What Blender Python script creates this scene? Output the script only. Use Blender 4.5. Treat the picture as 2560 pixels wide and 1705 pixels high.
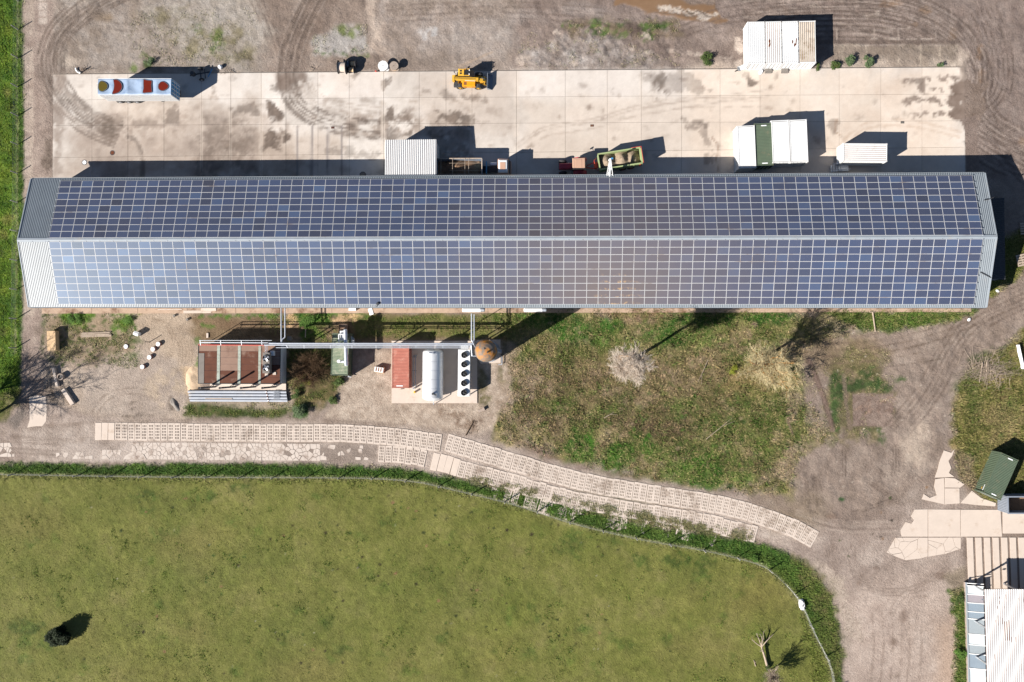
import bpy, math, random
import numpy as np
from mathutils import Vector, Matrix

random.seed(7)
sc = bpy.context.scene
for o in list(bpy.data.objects):
    bpy.data.objects.remove(o)
COL = sc.collection
R = math.radians

# ------------------------------------------------------------------ camera
FPX, HC, PW, PH = 2000.0, 118.0, 2560, 1705
FW = Vector((-77 / FPX, 49 / FPX, -1)).normalized()
UP = (Vector((0, 1, 0)) - FW.y * FW).normalized()
RT = FW.cross(UP)
cd = bpy.data.cameras.new('camera')
cam = bpy.data.objects.new('camera', cd)
COL.objects.link(cam)
cd.sensor_width = 36
cd.lens = 36 * FPX / PW
cd.clip_end = 5000
cam.matrix_world = Matrix(((RT.x, UP.x, -FW.x, 0), (RT.y, UP.y, -FW.y, 0), (RT.z, UP.z, -FW.z, HC), (0, 0, 0, 1)))
sc.camera = cam

# ------------------------------------------------------------------ sun and sky
ELEV = R(33.5)
SDIR = Vector((0.857 * math.cos(ELEV), 0.515 * math.cos(ELEV), -math.sin(ELEV)))
w = bpy.data.worlds.new('World')
sc.world = w
w.use_nodes = True
nt = w.node_tree
bg = nt.nodes['Background']
sky = nt.nodes.new('ShaderNodeTexSky')
sky.sky_type = 'NISHITA'
sky.sun_disc = False
sky.sun_elevation = ELEV
sky.sun_rotation = math.atan2(-SDIR.x, -SDIR.y)
sky.air_density = 0.75
sky.dust_density = 0.2
sky.ozone_density = 1.6
nt.links.new(sky.outputs[0], bg.inputs[0])
bg.inputs[1].default_value = 0.05
sl = bpy.data.lights.new('sun', 'SUN')
sl.energy = 5.0
sl.angle = R(0.5)
sl.color = (1.0, 0.95, 0.88)
sun = bpy.data.objects.new('sun', sl)
COL.objects.link(sun)
sun.rotation_euler = SDIR.to_track_quat('-Z', 'Y').to_euler()
sun.location = (-60, -40, 80)
sc.view_settings.view_transform = 'Standard'
sc.view_settings.look = 'None'
sc.view_settings.exposure = 1.04
sc.view_settings.gamma = 1.0
KEXP = 1.72          # photographed brightness of a sunlit level surface per unit of albedo


def at(px, py, z=0.0):
    """real place of a photograph pixel, for something at height z"""
    d = FW + RT * ((px - PW / 2) / FPX) - UP * ((py - PH / 2) / FPX)
    t = (z - HC) / d.z
    return Vector((d.x * t, d.y * t, z))


def lin(c):
    return tuple((v / 12.92 if v <= 0.04045 else ((v + 0.055) / 1.055) ** 2.4) for v in (x / 255.0 for x in c))


def alb(c):
    """surface colour from its sunlit colour in the photograph (0..255)"""
    return tuple(min(0.85, v / KEXP) for v in lin(c))


# ------------------------------------------------------------------ noise and painting of ground colours
def _h(ix, iy, s):
    n = (ix.astype(np.int64) * 374761393 + iy.astype(np.int64) * 668265263 + s * 1274126177) & 0xFFFFFFFF
    n = ((n ^ (n >> 13)) * 1103515245) & 0xFFFFFFFF
    n = ((n ^ (n >> 15)) * 2246822519) & 0xFFFFFFFF
    return ((n ^ (n >> 16)) & 0xFFFFFF) / float(0xFFFFFF)


def vn(X, Y, s):
    ix = np.floor(X); iy = np.floor(Y)
    fx = X - ix; fy = Y - iy
    fx = fx * fx * (3 - 2 * fx); fy = fy * fy * (3 - 2 * fy)
    a = _h(ix, iy, s); b = _h(ix + 1, iy, s); c = _h(ix, iy + 1, s); d = _h(ix + 1, iy + 1, s)
    return (a * (1 - fx) + b * fx) * (1 - fy) + (c * (1 - fx) + d * fx) * fy


def fbm(X, Y, scale, octv=4, s=1, gain=0.55):
    """noise 0..1 with features about `scale` metres across"""
    o = np.zeros_like(X); amp = 1.0; tot = 0.0
    x = X / scale; y = Y / scale
    for i in range(octv):
        o += amp * vn(x + 17.3 * i, y - 9.1 * i, s + 31 * i)
        tot += amp; amp *= gain; x = x * 2.03; y = y * 2.03
    return o / tot


def sst(a, b, x):
    t = np.clip((x - a) / (b - a), 0, 1)
    return t * t * (3 - 2 * t)


def seg_dist(X, Y, a, b):
    ax, ay = a; bx, by = b
    dx, dy = bx - ax, by - ay
    L = dx * dx + dy * dy + 1e-12
    t = np.clip(((X - ax) * dx + (Y - ay) * dy) / L, 0, 1)
    return np.hypot(X - ax - t * dx, Y - ay - t * dy)


LAYERS = []
GRID = None


def W2(p):
    v = at(p[0], p[1], 0)
    return (v.x, v.y)


def auto_grain(cols):
    r_, g_ = sum(c[0] for c in cols), sum(c[1] for c in cols)
    return 1.25 if g_ > 0.88 * r_ and r_ < 175 * len(cols) and min(c[2] for c in cols) < 0.75 * g_ / len(cols) else 0.4


def poly(pts, cols, soft=0.3, amp=0.6, nsc=2.0, op=1.0, brk=None, csc=2.5, wet=0.0, tuft=None, grain=None):
    LAYERS.append(dict(t='p', grain=auto_grain(cols) if grain is None else grain, pts=[W2(p) for p in pts], cols=cols, soft=soft, amp=amp, nsc=nsc, op=op, brk=brk, csc=csc, wet=wet, id=len(LAYERS), tuft=tuft))


def ell(cx, cy, rx, ry, cols, **k):
    n = 14
    poly([(cx + rx * math.cos(2 * math.pi * i / n), cy + ry * math.sin(2 * math.pi * i / n)) for i in range(n)], cols, **k)


def stroke(pts, hw, cols, soft=0.12, amp=0.15, nsc=1.0, op=1.0, brk=None, csc=1.5, wet=0.0):
    LAYERS.append(dict(t='s', grain=auto_grain(cols), pts=[W2(p) for p in pts], hw=hw, cols=cols, soft=soft, amp=amp, nsc=nsc, op=op, brk=brk, csc=csc, wet=wet, id=len(LAYERS), tuft=None))


def smooth_pts(pts, n=6):
    """Catmull-Rom through the points"""
    out = []
    P = [pts[0]] + list(pts) + [pts[-1]]
    for i in range(1, len(P) - 2):
        p0, p1, p2, p3 = P[i - 1], P[i], P[i + 1], P[i + 2]
        for k in range(n):
            t = k / n
            out.append(tuple(0.5 * (2 * b + (c - a) * t + (2 * a - 5 * b + 4 * c - d) * t * t + (3 * b - a - 3 * c + d) * t ** 3)
                             for a, b, c, d in zip(p0, p1, p2, p3)))
    out.append(tuple(pts[-1]))
    return out


def tracks(pts, offs, hw, cols, op=0.6, brk=(1.2, 0.42, 0.2), **k):
    """bundle of wheel tracks running beside one another; offsets in photo pixels"""
    S = smooth_pts(pts, 5)
    for o in offs:
        q = []
        for i, p in enumerate(S):
            a = S[max(0, i - 1)]; b = S[min(len(S) - 1, i + 1)]
            dx, dy = b[0] - a[0], b[1] - a[1]
            l = math.hypot(dx, dy) or 1
            q.append((p[0] - dy / l * o, p[1] + dx / l * o))
        stroke(q, hw, cols, op=op, brk=brk, **k)


def ramp(cols, t):
    c = np.array([alb(x) for x in cols])
    if len(c) == 1:
        return np.repeat(c, len(t), 0)
    u = np.clip((t - 0.22) / 0.56, 0, 1) * (len(c) - 1)
    i = np.minimum(u.astype(int), len(c) - 2)
    f = (u - i)[:, None]
    return c[i] * (1 - f) + c[i + 1] * f


def layer_alpha(L, X, Y):
    P = L['pts']
    m = L['soft'] + L['amp'] + L.get('hw', 0) + 0.1
    xs = [p[0] for p in P]; ys = [p[1] for p in P]
    if GRID is not None and X is GRID[0]:
        i0, i1 = np.searchsorted(GRID[2], (min(xs) - m, max(xs) + m)); j0, j1 = np.searchsorted(GRID[3], (min(ys) - m, max(ys) + m))
        sel = (np.arange(j0, j1)[:, None] * len(GRID[2]) + np.arange(i0, i1)[None, :]).ravel()
    else:
        sel = np.nonzero((X > min(xs) - m) & (X < max(xs) + m) & (Y > min(ys) - m) & (Y < max(ys) + m))[0]
    if len(sel) == 0:
        return sel, None
    x, y = X[sel], Y[sel]
    d = np.full(len(sel), 1e9)
    n = len(P)
    if L['t'] == 'p':
        inside = np.zeros(len(sel), bool)
        for i in range(n):
            a, b = P[i], P[(i + 1) % n]
            d = np.minimum(d, seg_dist(x, y, a, b))
            if a[1] != b[1]:
                c = ((a[1] > y) != (b[1] > y)) & (x < (b[0] - a[0]) * (y - a[1]) / (b[1] - a[1]) + a[0])
                inside ^= c
        d = np.where(inside, -d, d)
    else:
        for i in range(n - 1):
            d = np.minimum(d, seg_dist(x, y, P[i], P[i + 1]))
        d = d - L['hw']
    if L['amp']:
        d = d + L['amp'] * 2 * (fbm(x, y, L['nsc'], 4, 100 + L['id']) - 0.5)
    al = sst(L['soft'], -L['soft'], d) * L['op']
    if L['brk']:
        bs, th, so = L['brk']
        al = al * sst(th - so, th + so, fbm(x, y, bs, 4, 300 + L['id'], 0.65))
    return sel, al


def paint(X, Y, grain=1.0):
    """colour (rgb) and wetness of the ground at the given places"""
    C = ramp([(142, 124, 112), (160, 142, 129), (178, 162, 150)], fbm(X, Y, 5.0, 6, 5, 0.7))
    Wt = np.zeros(len(X)); Gr = np.full(len(X), 0.4)
    for L in LAYERS:
        sel, al = layer_alpha(L, X, Y)
        if al is None:
            continue
        k = np.nonzero(al > 0.003)[0]
        if len(k) == 0:
            continue
        s2 = sel[k]; a = al[k][:, None]
        c = ramp(L['cols'], fbm(X[s2], Y[s2], L['csc'], 6, 700 + L['id'], 0.72))
        C[s2] = C[s2] * (1 - a) + c * a
        Wt[s2] = Wt[s2] * (1 - al[k]) + L['wet'] * al[k]
        Gr[s2] = Gr[s2] * (1 - al[k]) + L['grain'] * al[k]
    g = 0.8 * (fbm(X, Y, 0.8, 3, 991, 0.8) - 0.5) + 0.4 * (fbm(X, Y, 4.0, 4, 992) - 0.5)
    C *= (1 + grain * Gr * g * (1 - np.clip(Wt, 0, 1)))[:, None]
    return C, Wt


# ------------------------------------------------------------------ mesh helper
class MB:
    def __init__(s):
        s.v = []; s.f = []; s.m = []; s.s = []

    def add(s, vs, fs, mat=0, smooth=False):
        b = len(s.v)
        s.v += [tuple(v) for v in vs]
        for f in fs:
            s.f.append(tuple(b + i for i in f)); s.m.append(mat); s.s.append(smooth)
        return s

    def box(s, x0, x1, y0, y1, z0, z1, mat=0, M=None):
        vs = [(x0, y0, z0), (x1, y0, z0), (x1, y1, z0), (x0, y1, z0), (x0, y0, z1), (x1, y0, z1), (x1, y1, z1), (x0, y1, z1)]
        if M is not None:
            vs = [M @ Vector(v) for v in vs]
        return s.add(vs, [(0, 3, 2, 1), (4, 5, 6, 7), (0, 1, 5, 4), (1, 2, 6, 5), (2, 3, 7, 6), (3, 0, 4, 7)], mat)

    def bbox(s, x0, x1, y0, y1, z0, z1, b=0.04, mat=0):
        """box with chamfered top edges"""
        vs = [(x0, y0, z0), (x1, y0, z0), (x1, y1, z0), (x0, y1, z0), (x0, y0, z1 - b), (x1, y0, z1 - b), (x1, y1, z1 - b), (x0, y1, z1 - b),
              (x0 + b, y0 + b, z1), (x1 - b, y0 + b, z1), (x1 - b, y1 - b, z1), (x0 + b, y1 - b, z1)]
        return s.add(vs, [(0, 3, 2, 1), (0, 1, 5, 4), (1, 2, 6, 5), (2, 3, 7, 6), (3, 0, 4, 7), (4, 5, 9, 8), (5, 6, 10, 9), (6, 7, 11, 10), (7, 4, 8, 11), (8, 9, 10, 11)], mat)

    def bar(s, a, b, wx, wz=None, mat=0):
        """square bar from a to b"""
        a, b = Vector(a), Vector(b)
        wz = wz or wx
        d = (b - a)
        L = d.length
        q = d.to_track_quat('X', 'Z').to_matrix().to_4x4()
        return s.box(0, L, -wx / 2, wx / 2, -wz / 2, wz / 2, mat, Matrix.Translation(a) @ q)

    def cyl(s, a, b, r0, r1=None, n=10, caps=True, mat=0, capmat=None):
        a, b = Vector(a), Vector(b)
        r1 = r0 if r1 is None else r1
        q = (b - a).to_track_quat('Z', 'X').to_matrix()
        vs = []
        for c, r in ((a, r0), (b, r1)):
            for i in range(n):
                t = 2 * math.pi * i / n
                vs.append(c + q @ Vector((r * math.cos(t), r * math.sin(t), 0)))
        s.add(vs, [(i, (i + 1) % n, n + (i + 1) % n, n + i) for i in range(n)], mat, n > 5)
        if caps:
            cm = mat if capmat is None else capmat
            s.add(vs[:n], [tuple(reversed(range(n)))], cm)
            s.add(vs[n:], [tuple(range(n))], cm)
        return s

    def tube(s, pts, r, n=6, mat=0):
        for a, b in zip(pts[:-1], pts[1:]):
            s.cyl(a, b, r, r, n, True, mat)
        return s

    def lathe(s, prof, n=20, c=(0, 0, 0), ax='z', mat=0, mats=None):
        """profile of (radius, height) turned about an axis"""
        vs = []
        for r, h in prof:
            for i in range(n):
                t = 2 * math.pi * i / n
                x, y, z = r * math.cos(t), r * math.sin(t), h
                if ax == 'y':
                    x, y, z = x, h, y
                    x = -x
                elif ax == 'x':
                    x, y, z = h, x, y
                vs.append((c[0] + x, c[1] + y, c[2] + z))
        for j in range(len(prof) - 1):
            mm = mats[j] if mats else mat
            s.add([vs[j * n + i] for i in range(n)] + [vs[(j + 1) * n + i] for i in range(n)],
                  [(i, (i + 1) % n, n + (i + 1) % n, n + i) for i in range(n)], mm, True)
        for j, rev in ((0, True), (len(prof) - 1, False)):
            if prof[j][0] > 1e-4:
                s.add(vs[j * n:(j + 1) * n], [tuple(reversed(range(n))) if rev else tuple(range(n))], (mats[min(j, len(mats) - 1)] if mats else mat))
        return s

    def prism(s, pts, z0, z1, mat=0):
        n = len(pts)
        ar = sum(pts[i][0] * pts[(i + 1) % n][1] - pts[(i + 1) % n][0] * pts[i][1] for i in range(n))
        if ar < 0:
            pts = pts[::-1]
        vs = [(p[0], p[1], z0) for p in pts] + [(p[0], p[1], z1) for p in pts]
        return s.add(vs, [tuple(reversed(range(n))), tuple(range(n, 2 * n))] + [(i, (i + 1) % n, n + (i + 1) % n, n + i) for i in range(n)], mat)

    def corr(s, u0, u1, fn, pitch=0.25, h=0.04, mat=0, low=None):
        """corrugated sheet: u runs across the ribs, fn(u, v, up) gives the point for v in 0, 1"""
        us = []
        n = max(1, int(round((u1 - u0) / pitch)))
        p = (u1 - u0) / n
        for i in range(n):
            b = u0 + i * p
            us += [(b, 0), (b + 0.42 * p, 0), (b + 0.55 * p, h), (b + 0.87 * p, h)]
        us.append((u1, 0))
        vs = [fn(u, 0, z) for u, z in us] + [fn(u, 1, z) for u, z in us]
        k = len(us)
        s.add(vs, [(i, i + 1, k + i + 1, k + i) for i in range(k - 1)], mat)
        if low is not None:
            for i in range(0, k - 1, 4):
                s.m[len(s.m) - (k - 1) + i] = low
        return s

    def mesh(s, name, mats):
        me = bpy.data.meshes.new(name)
        me.from_pydata(s.v, [], s.f)
        for m in (mats if isinstance(mats, (list, tuple)) else [mats]):
            me.materials.append(m)
        me.polygons.foreach_set('material_index', s.m)
        me.polygons.foreach_set('use_smooth', s.s)
        me.update()
        return me

    def build(s, name, mats, parent=None, loc=None, rz=0.0):
        return ob(name, s.mesh(name, mats), parent, loc, rz)


def ob(name, me, parent=None, loc=None, rz=0.0):
    o = bpy.data.objects.new(name, me)
    COL.objects.link(o)
    if parent is not None:
        o.parent = parent
    if loc is not None:
        o.location = loc
    o.rotation_euler = (0, 0, rz)
    return o


def tag(o, label=None, cat=None, group=None, kind=None):
    for k, v in (('label', label), ('category', cat), ('group', group), ('kind', kind)):
        if v:
            o[k] = v
    return o


def thing(name, label, cat, loc=(0, 0, 0), rz=0.0, group=None):
    o = bpy.data.objects.new(name, None)
    COL.objects.link(o)
    o.location = loc
    o.rotation_euler = (0, 0, rz)
    o.empty_display_size = 0.5
    return tag(o, label, cat, group)


def copy_tree(o, parent=None):
    c = o.copy()
    COL.objects.link(c)
    c.parent = parent
    for ch in o.children:
        copy_tree(ch, c)
    return c


# ------------------------------------------------------------------ materials
def new_mat(name):
    m = bpy.data.materials.new(name)
    m.use_nodes = True
    n = m.node_tree.nodes
    b = n['Principled BSDF']
    return m, m.node_tree, b


def N(t, kind, **k):
    n = t.nodes.new(kind)
    for a, v in k.items():
        setattr(n, a, v)
    return n


def mixc(t, fac, a, b, blend='MIX'):
    n = t.nodes.new('ShaderNodeMix')
    n.data_type = 'RGBA'; n.blend_type = blend
    for sock, v in ((n.inputs[0], fac), (n.inputs[6], a), (n.inputs[7], b)):
        if hasattr(v, 'is_linked') or isinstance(v, bpy.types.NodeSocket):
            t.links.new(v, sock)
        elif isinstance(v, (int, float)):
            sock.default_value = v
        else:
            sock.default_value = (v[0], v[1], v[2], 1)
    return n.outputs[2]


def mathn(t, op, a, b=None, clamp=False):
    n = t.nodes.new('ShaderNodeMath')
    n.operation = op; n.use_clamp = clamp
    for i, v in ((0, a), (1, b)):
        if v is None:
            continue
        if isinstance(v, bpy.types.NodeSocket):
            t.links.new(v, n.inputs[i])
        else:
            n.inputs[i].default_value = v
    return n.outputs[0]


def maprange(t, v, a, b, c, d, smooth=False):
    n = t.nodes.new('ShaderNodeMapRange')
    if smooth:
        n.interpolation_type = 'SMOOTHSTEP'
    t.links.new(v, n.inputs[0])
    for i, x in enumerate((a, b, c, d)):
        n.inputs[i + 1].default_value = x
    return n.outputs[0]


def noise(t, scale, detail=5, rough=0.6, vec=None, stretch=None):
    n = t.nodes.new('ShaderNodeTexNoise')
    n.inputs['Scale'].default_value = scale
    n.inputs['Detail'].default_value = detail
    n.inputs['Roughness'].default_value = rough
    if vec is None:
        vec = t.nodes.new('ShaderNodeNewGeometry').outputs['Position']
    if stretch:
        m = t.nodes.new('ShaderNodeMapping')
        m.inputs['Scale'].default_value = stretch
        t.links.new(vec, m.inputs[0]); vec = m.outputs[0]
    t.links.new(vec, n.inputs['Vector'])
    return n.outputs['Fac']


def mat(name, col, rough=0.7, metal=0.0, var=0.12, scale=1.5, dirt=None, damt=0.5, dscale=0.8, bump=0.0, bscale=20, spec=0.4, coat=0):
    """plain procedural surface: base colour with mottling, optional dirt or rust in patches"""
    m, t, b = new_mat(name)
    nz = noise(t, scale, 6, 0.65)
    v = maprange(t, nz, 0.25, 0.75, 1 - var, 1 + var)
    cc = N(t, 'ShaderNodeCombineColor')
    for i in range(3):
        t.links.new(v, cc.inputs[i])
    c = mixc(t, 1.0, col, cc.outputs[0], 'MULTIPLY')
    if dirt:
        dz = noise(t, dscale, 8, 0.72)
        f = maprange(t, dz, 0.62 - 0.25 * damt, 0.78 - 0.2 * damt, 0, min(1, 0.4 + damt), True)
        c = mixc(t, f, c, dirt)
    t.links.new(c, b.inputs['Base Color'])
    b.inputs['Roughness'].default_value = rough
    b.inputs['Metallic'].default_value = metal
    b.inputs['Specular IOR Level'].default_value = spec
    if coat:
        b.inputs['Coat Weight'].default_value = coat
        b.inputs['Coat Roughness'].default_value = 0.1
    if bump:
        bp = N(t, 'ShaderNodeBump')
        bp.inputs['Strength'].default_value = bump
        bp.inputs['Distance'].default_value = 0.05
        t.links.new(noise(t, bscale, 6, 0.7), bp.inputs['Height'])
        t.links.new(bp.outputs[0], b.inputs['Normal'])
    return m


def painted_mat(name, fine=0.22, fscale=9.0, bump=0.5, bdist=0.06, bscale=6.0, rough=0.92):
    """ground surface: colour from the 'paint' attribute with grain added, glossy where it is wet"""
    m, t, b = new_mat(name)
    a = N(t, 'ShaderNodeAttribute', attribute_name='paint')
    n1 = maprange(t, noise(t, fscale, 8, 0.8), 0.3, 0.7, 1 - fine, 1 + fine)
    n2 = maprange(t, noise(t, fscale * 0.3, 6, 0.75), 0.3, 0.7, 1 - fine * 0.4, 1 + fine * 0.4)
    v = mathn(t, 'MULTIPLY', n1, n2)
    cc = N(t, 'ShaderNodeCombineColor')
    for i in range(3):
        t.links.new(v, cc.inputs[i])
    wet = a.outputs['Alpha']
    c = mixc(t, 1.0, a.outputs['Color'], cc.outputs[0], 'MULTIPLY')
    c = mixc(t, wet, c, a.outputs['Color'])
    t.links.new(c, b.inputs['Base Color'])
    t.links.new(maprange(t, wet, 0, 1, rough, 0.12), b.inputs['Roughness'])
    b.inputs['Specular IOR Level'].default_value = 0.25
    bp = N(t, 'ShaderNodeBump')
    t.links.new(maprange(t, wet, 0, 0.6, bump, 0.0), bp.inputs['Strength'])
    bp.inputs['Distance'].default_value = bdist
    t.links.new(noise(t, bscale, 9, 0.75), bp.inputs['Height'])
    t.links.new(bp.outputs[0], b.inputs['Normal'])
    return m


M = {}
M['ground'] = painted_mat('ground_soil', 0.3, 7.0, 1.0, 0.16, 3.2)
M['concrete'] = painted_mat('yard_concrete', 0.06, 6.0, 0.15, 0.02, 8.0, 0.85)
M['joint'] = mat('joint_soil', (0.17, 0.145, 0.125), 0.95)
M['slab'] = mat('road_slab_concrete', alb((236, 219, 204)), 0.9, 0, 0.16, 1.2, alb((170, 150, 133)), 0.5, 0.35, 0.3, 14)
M['oldslab'] = mat('old_concrete', alb((232, 217, 204)), 0.9, 0, 0.14, 1.0, alb((172, 152, 138)), 0.6, 0.5, 0.3, 10)
M['paleslab'] = mat('pale_concrete', alb((238, 220, 204)), 0.9, 0, 0.06, 0.8, alb((205, 180, 158)), 0.3, 0.5, 0.2, 10)
M['kerb'] = mat('footing_concrete', alb((205, 176, 152)), 0.9, 0, 0.14, 1.0, alb((140, 108, 86)), 0.65, 0.35, 0.2, 10)
M['steel'] = mat('galvanised_steel', (0.55, 0.57, 0.6), 0.42, 0.75, 0.08, 2.0)
M['pipe'] = mat('pipe_cladding', (0.62, 0.64, 0.68), 0.35, 0.6, 0.08, 2.0)
M['greypipe'] = mat('grey_plastic_pipe', (0.33, 0.35, 0.39), 0.45, 0, 0.1, 1.5, (0.4, 0.38, 0.36), 0.4, 1.0)
M['alu'] = mat('bright_aluminium', (0.72, 0.73, 0.75), 0.3, 0.8, 0.05, 1.0)
M['frame'] = mat('panel_frame', (0.5, 0.5, 0.5), 0.5, 0.0, 0.04, 0.5, alb((170, 145, 125)), 0.35, 0.25)
M['roof'] = mat('roof_sheet', (0.19, 0.215, 0.235), 0.46, 0.0, 0.1, 0.6, (0.22, 0.22, 0.22), 0.3, 0.5, spec=0.8)
M['ridge'] = mat('ridge_sheet', (0.25, 0.28, 0.31), 0.55, 0.0, 0.1, 0.8, (0.3, 0.28, 0.25), 0.3, 0.6, spec=0.3)
M['wallsheet'] = mat('wall_sheet', (0.4, 0.42, 0.43), 0.6, 0.1, 0.08, 0.8)
M['white'] = mat('white_paint', (0.63, 0.63, 0.62), 0.55, 0, 0.03, 1.0, alb((215, 190, 165)), 0.1, 0.9)
M['whiterust'] = mat('white_paint_rusty', (0.63, 0.62, 0.6), 0.6, 0, 0.04, 1.0, alb((205, 170, 140)), 0.34, 1.3)
M['lichen'] = mat('weathered_white_paint', alb((225, 212, 190)), 0.75, 0, 0.1, 1.6, alb((172, 150, 118)), 0.7, 0.7)
M['valley'] = mat('dirty_white_groove', alb((205, 200, 200)), 0.7, 0, 0.1, 1.5)
M['valleypink'] = mat('rusty_white_groove', alb((222, 208, 202)), 0.7, 0, 0.12, 1.0)
M['rust'] = mat('rust', alb((120, 66, 38)), 0.9, 0, 0.3, 4)
M['black'] = mat('black_rubber', (0.025, 0.025, 0.027), 0.8, 0, 0.25, 6, (0.09, 0.08, 0.07), 0.4, 4)
M['dark'] = mat('dark_metal', (0.045, 0.047, 0.052), 0.6, 0.2, 0.2, 4)
M['green'] = mat('green_paint', alb((106, 122, 100)), 0.6, 0, 0.1, 1.2, alb((140, 135, 110)), 0.35, 0.9)
M['greenpale'] = mat('pale_green_paint', alb((142, 158, 130)), 0.6, 0, 0.15, 1.5, alb((186, 188, 162)), 0.75, 1.0)
M['red'] = mat('faded_red_paint', alb((212, 132, 112)), 0.65, 0, 0.14, 1.2, alb((226, 168, 148)), 0.5, 1.2)
M['greysteel'] = mat('grey_painted_steel', alb((160, 168, 180)), 0.6, 0.1, 0.1, 1.5)
M['wood'] = mat('weathered_wood', alb((205, 185, 165)), 0.9, 0, 0.25, 3, alb((120, 95, 75)), 0.4, 2.5)
M['ply'] = mat('plywood', alb((246, 208, 162)), 0.85, 0, 0.08, 1.4)
M['plydark'] = mat('plywood_edge', alb((150, 95, 60)), 0.9, 0, 0.15, 2)
M['yellow'] = mat('yellow_paint', (0.62, 0.34, 0.03), 0.5, 0, 0.14, 2.5, (0.34, 0.23, 0.1), 0.4, 2.2, coat=0.1)
M['orange'] = mat('orange_cover', (0.62, 0.26, 0.008), 0.42, 0, 0.08, 1.5)
M['glass'] = mat('dark_glass', (0.02, 0.024, 0.028), 0.12, 0, 0.1, 2, spec=0.6)
M['darkred'] = mat('dark_red_paint', (0.32, 0.03, 0.05), 0.45, 0, 0.12, 2, (0.2, 0.1, 0.08), 0.3, 2)
M['beige'] = mat('beige_cab_roof', alb((222, 178, 152)), 0.6, 0, 0.06, 1.5)
M['lime'] = mat('lime_green_paint', (0.28, 0.34, 0.16), 0.5, 0, 0.12, 2, (0.3, 0.25, 0.17), 0.4, 2)
M['redpaint'] = mat('red_paint', (0.52, 0.06, 0.045), 0.5, 0, 0.1, 2)
M['bluepaint'] = mat('blue_paint', (0.05, 0.22, 0.42), 0.5, 0, 0.1, 2)
M['load'] = mat('bulk_load', alb((178, 158, 136)), 0.95, 0, 0.3, 5, alb((120, 104, 88)), 0.5, 2, 0.8, 8)
M['loadbrown'] = mat('brown_bulk_load', alb((165, 132, 104)), 0.95, 0, 0.3, 4, alb((95, 75, 60)), 0.5, 2, 0.8, 8)
M['sand'] = mat('pale_sand', alb((236, 206, 172)), 0.95, 0, 0.12, 3, alb((190, 160, 130)), 0.4, 1.5, 0.6, 8)
M['deck'] = mat('rusty_brown_deck', alb((112, 66, 46)), 0.85, 0, 0.2, 1.0, alb((178, 150, 132)), 0.35, 0.32)
M['deckpale'] = mat('dusty_brown_deck', alb((168, 136, 118)), 0.85, 0, 0.12, 0.8, alb((108, 66, 48)), 0.4, 0.35)
M['strip'] = mat('translucent_strip', alb((196, 204, 190)), 0.6, 0, 0.14, 1.5, alb((150, 140, 120)), 0.5, 1.0)
M['sheetgrey'] = mat('grey_roof_sheet', alb((148, 140, 132)), 0.8, 0, 0.16, 1.2)
M['parapet'] = mat('grey_render', (0.55, 0.57, 0.6), 0.8, 0, 0.08, 1)
M['tank'] = mat('stainless_tank', (0.68, 0.69, 0.7), 0.4, 0.35, 0.07, 0.7, (0.5, 0.48, 0.45), 0.3, 0.5, 0.06, 3)
M['dome'] = mat('rust_stained_dome', alb((138, 126, 114)), 0.7, 0.0, 0.25, 1.2, alb((232, 150, 44)), 0.72, 0.7)
M['silo'] = mat('blue_grey_silo', (0.09, 0.12, 0.15), 0.5, 0.3, 0.15, 1.0)
M['tarp'] = mat('pale_blue_tarpaulin', alb((178, 200, 228)), 0.5, 0, 0.12, 1.0, alb((140, 165, 200)), 0.5, 0.7, 0.3, 2.5)
M['puddler'] = mat('red_brown_water', alb((128, 44, 28)), 0.12, 0, 0.12, 2)
M['puddleo'] = mat('olive_water', alb((110, 96, 40)), 0.12, 0, 0.12, 2)
M['bark'] = mat('bark', alb((105, 85, 66)), 0.95, 0, 0.3, 6)
M['palebark'] = mat('pale_twigs', (0.54, 0.46, 0.38), 0.9, 0, 0.2, 5)
M['yellowbark'] = mat('yellow_twigs', (0.42, 0.35, 0.2), 0.9, 0, 0.25, 5)
M['orangebark'] = mat('orange_lichen_bark', alb((216, 160, 92)), 0.9, 0, 0.3, 5, alb((90, 78, 66)), 0.5, 3)
M['deadwood'] = mat('dead_wood', alb((196, 176, 156)), 0.9, 0, 0.3, 5)
M['brownbark'] = mat('brown_twigs', alb((132, 104, 76)), 0.9, 0, 0.3, 5)
M['post'] = mat('concrete_post', (0.3, 0.29, 0.27), 0.9, 0, 0.15, 3)
M['wire'] = mat('zinc_wire', (0.6, 0.6, 0.58), 0.5, 0.5, 0.05, 2)
M['tint1'] = mat('pane_pale', (0.42, 0.46, 0.48), 0.3, 0, 0.06, 1)
M['tint2'] = mat('pane_mauve', (0.23, 0.21, 0.23), 0.3, 0, 0.06, 1)
M['tint3'] = mat('pane_blue', (0.17, 0.21, 0.25), 0.3, 0, 0.06, 1)
M['tint4'] = mat('pane_grey', (0.22, 0.25, 0.27), 0.3, 0, 0.06, 1)
M['brick'] = mat('worn_block', alb((190, 172, 158)), 0.9, 0, 0.2, 3)
M['plastic'] = mat('white_plastic', (0.8, 0.8, 0.8), 0.4, 0, 0.04, 3)
M['terracotta'] = mat('clay_ring', alb((190, 130, 105)), 0.9, 0, 0.15, 4)


def leaf_mat(name, col, var=0.35):
    m, t, b = new_mat(name)
    v = maprange(t, noise(t, 3.0, 4, 0.7), 0.25, 0.75, 1 - var, 1 + var)
    cc = N(t, 'ShaderNodeCombineColor')
    for i in range(3):
        t.links.new(v, cc.inputs[i])
    t.links.new(mixc(t, 1.0, col, cc.outputs[0], 'MULTIPLY'), b.inputs['Base Color'])
    b.inputs['Roughness'].default_value = 0.75
    b.inputs['Specular IOR Level'].default_value = 0.2
    return m


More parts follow.
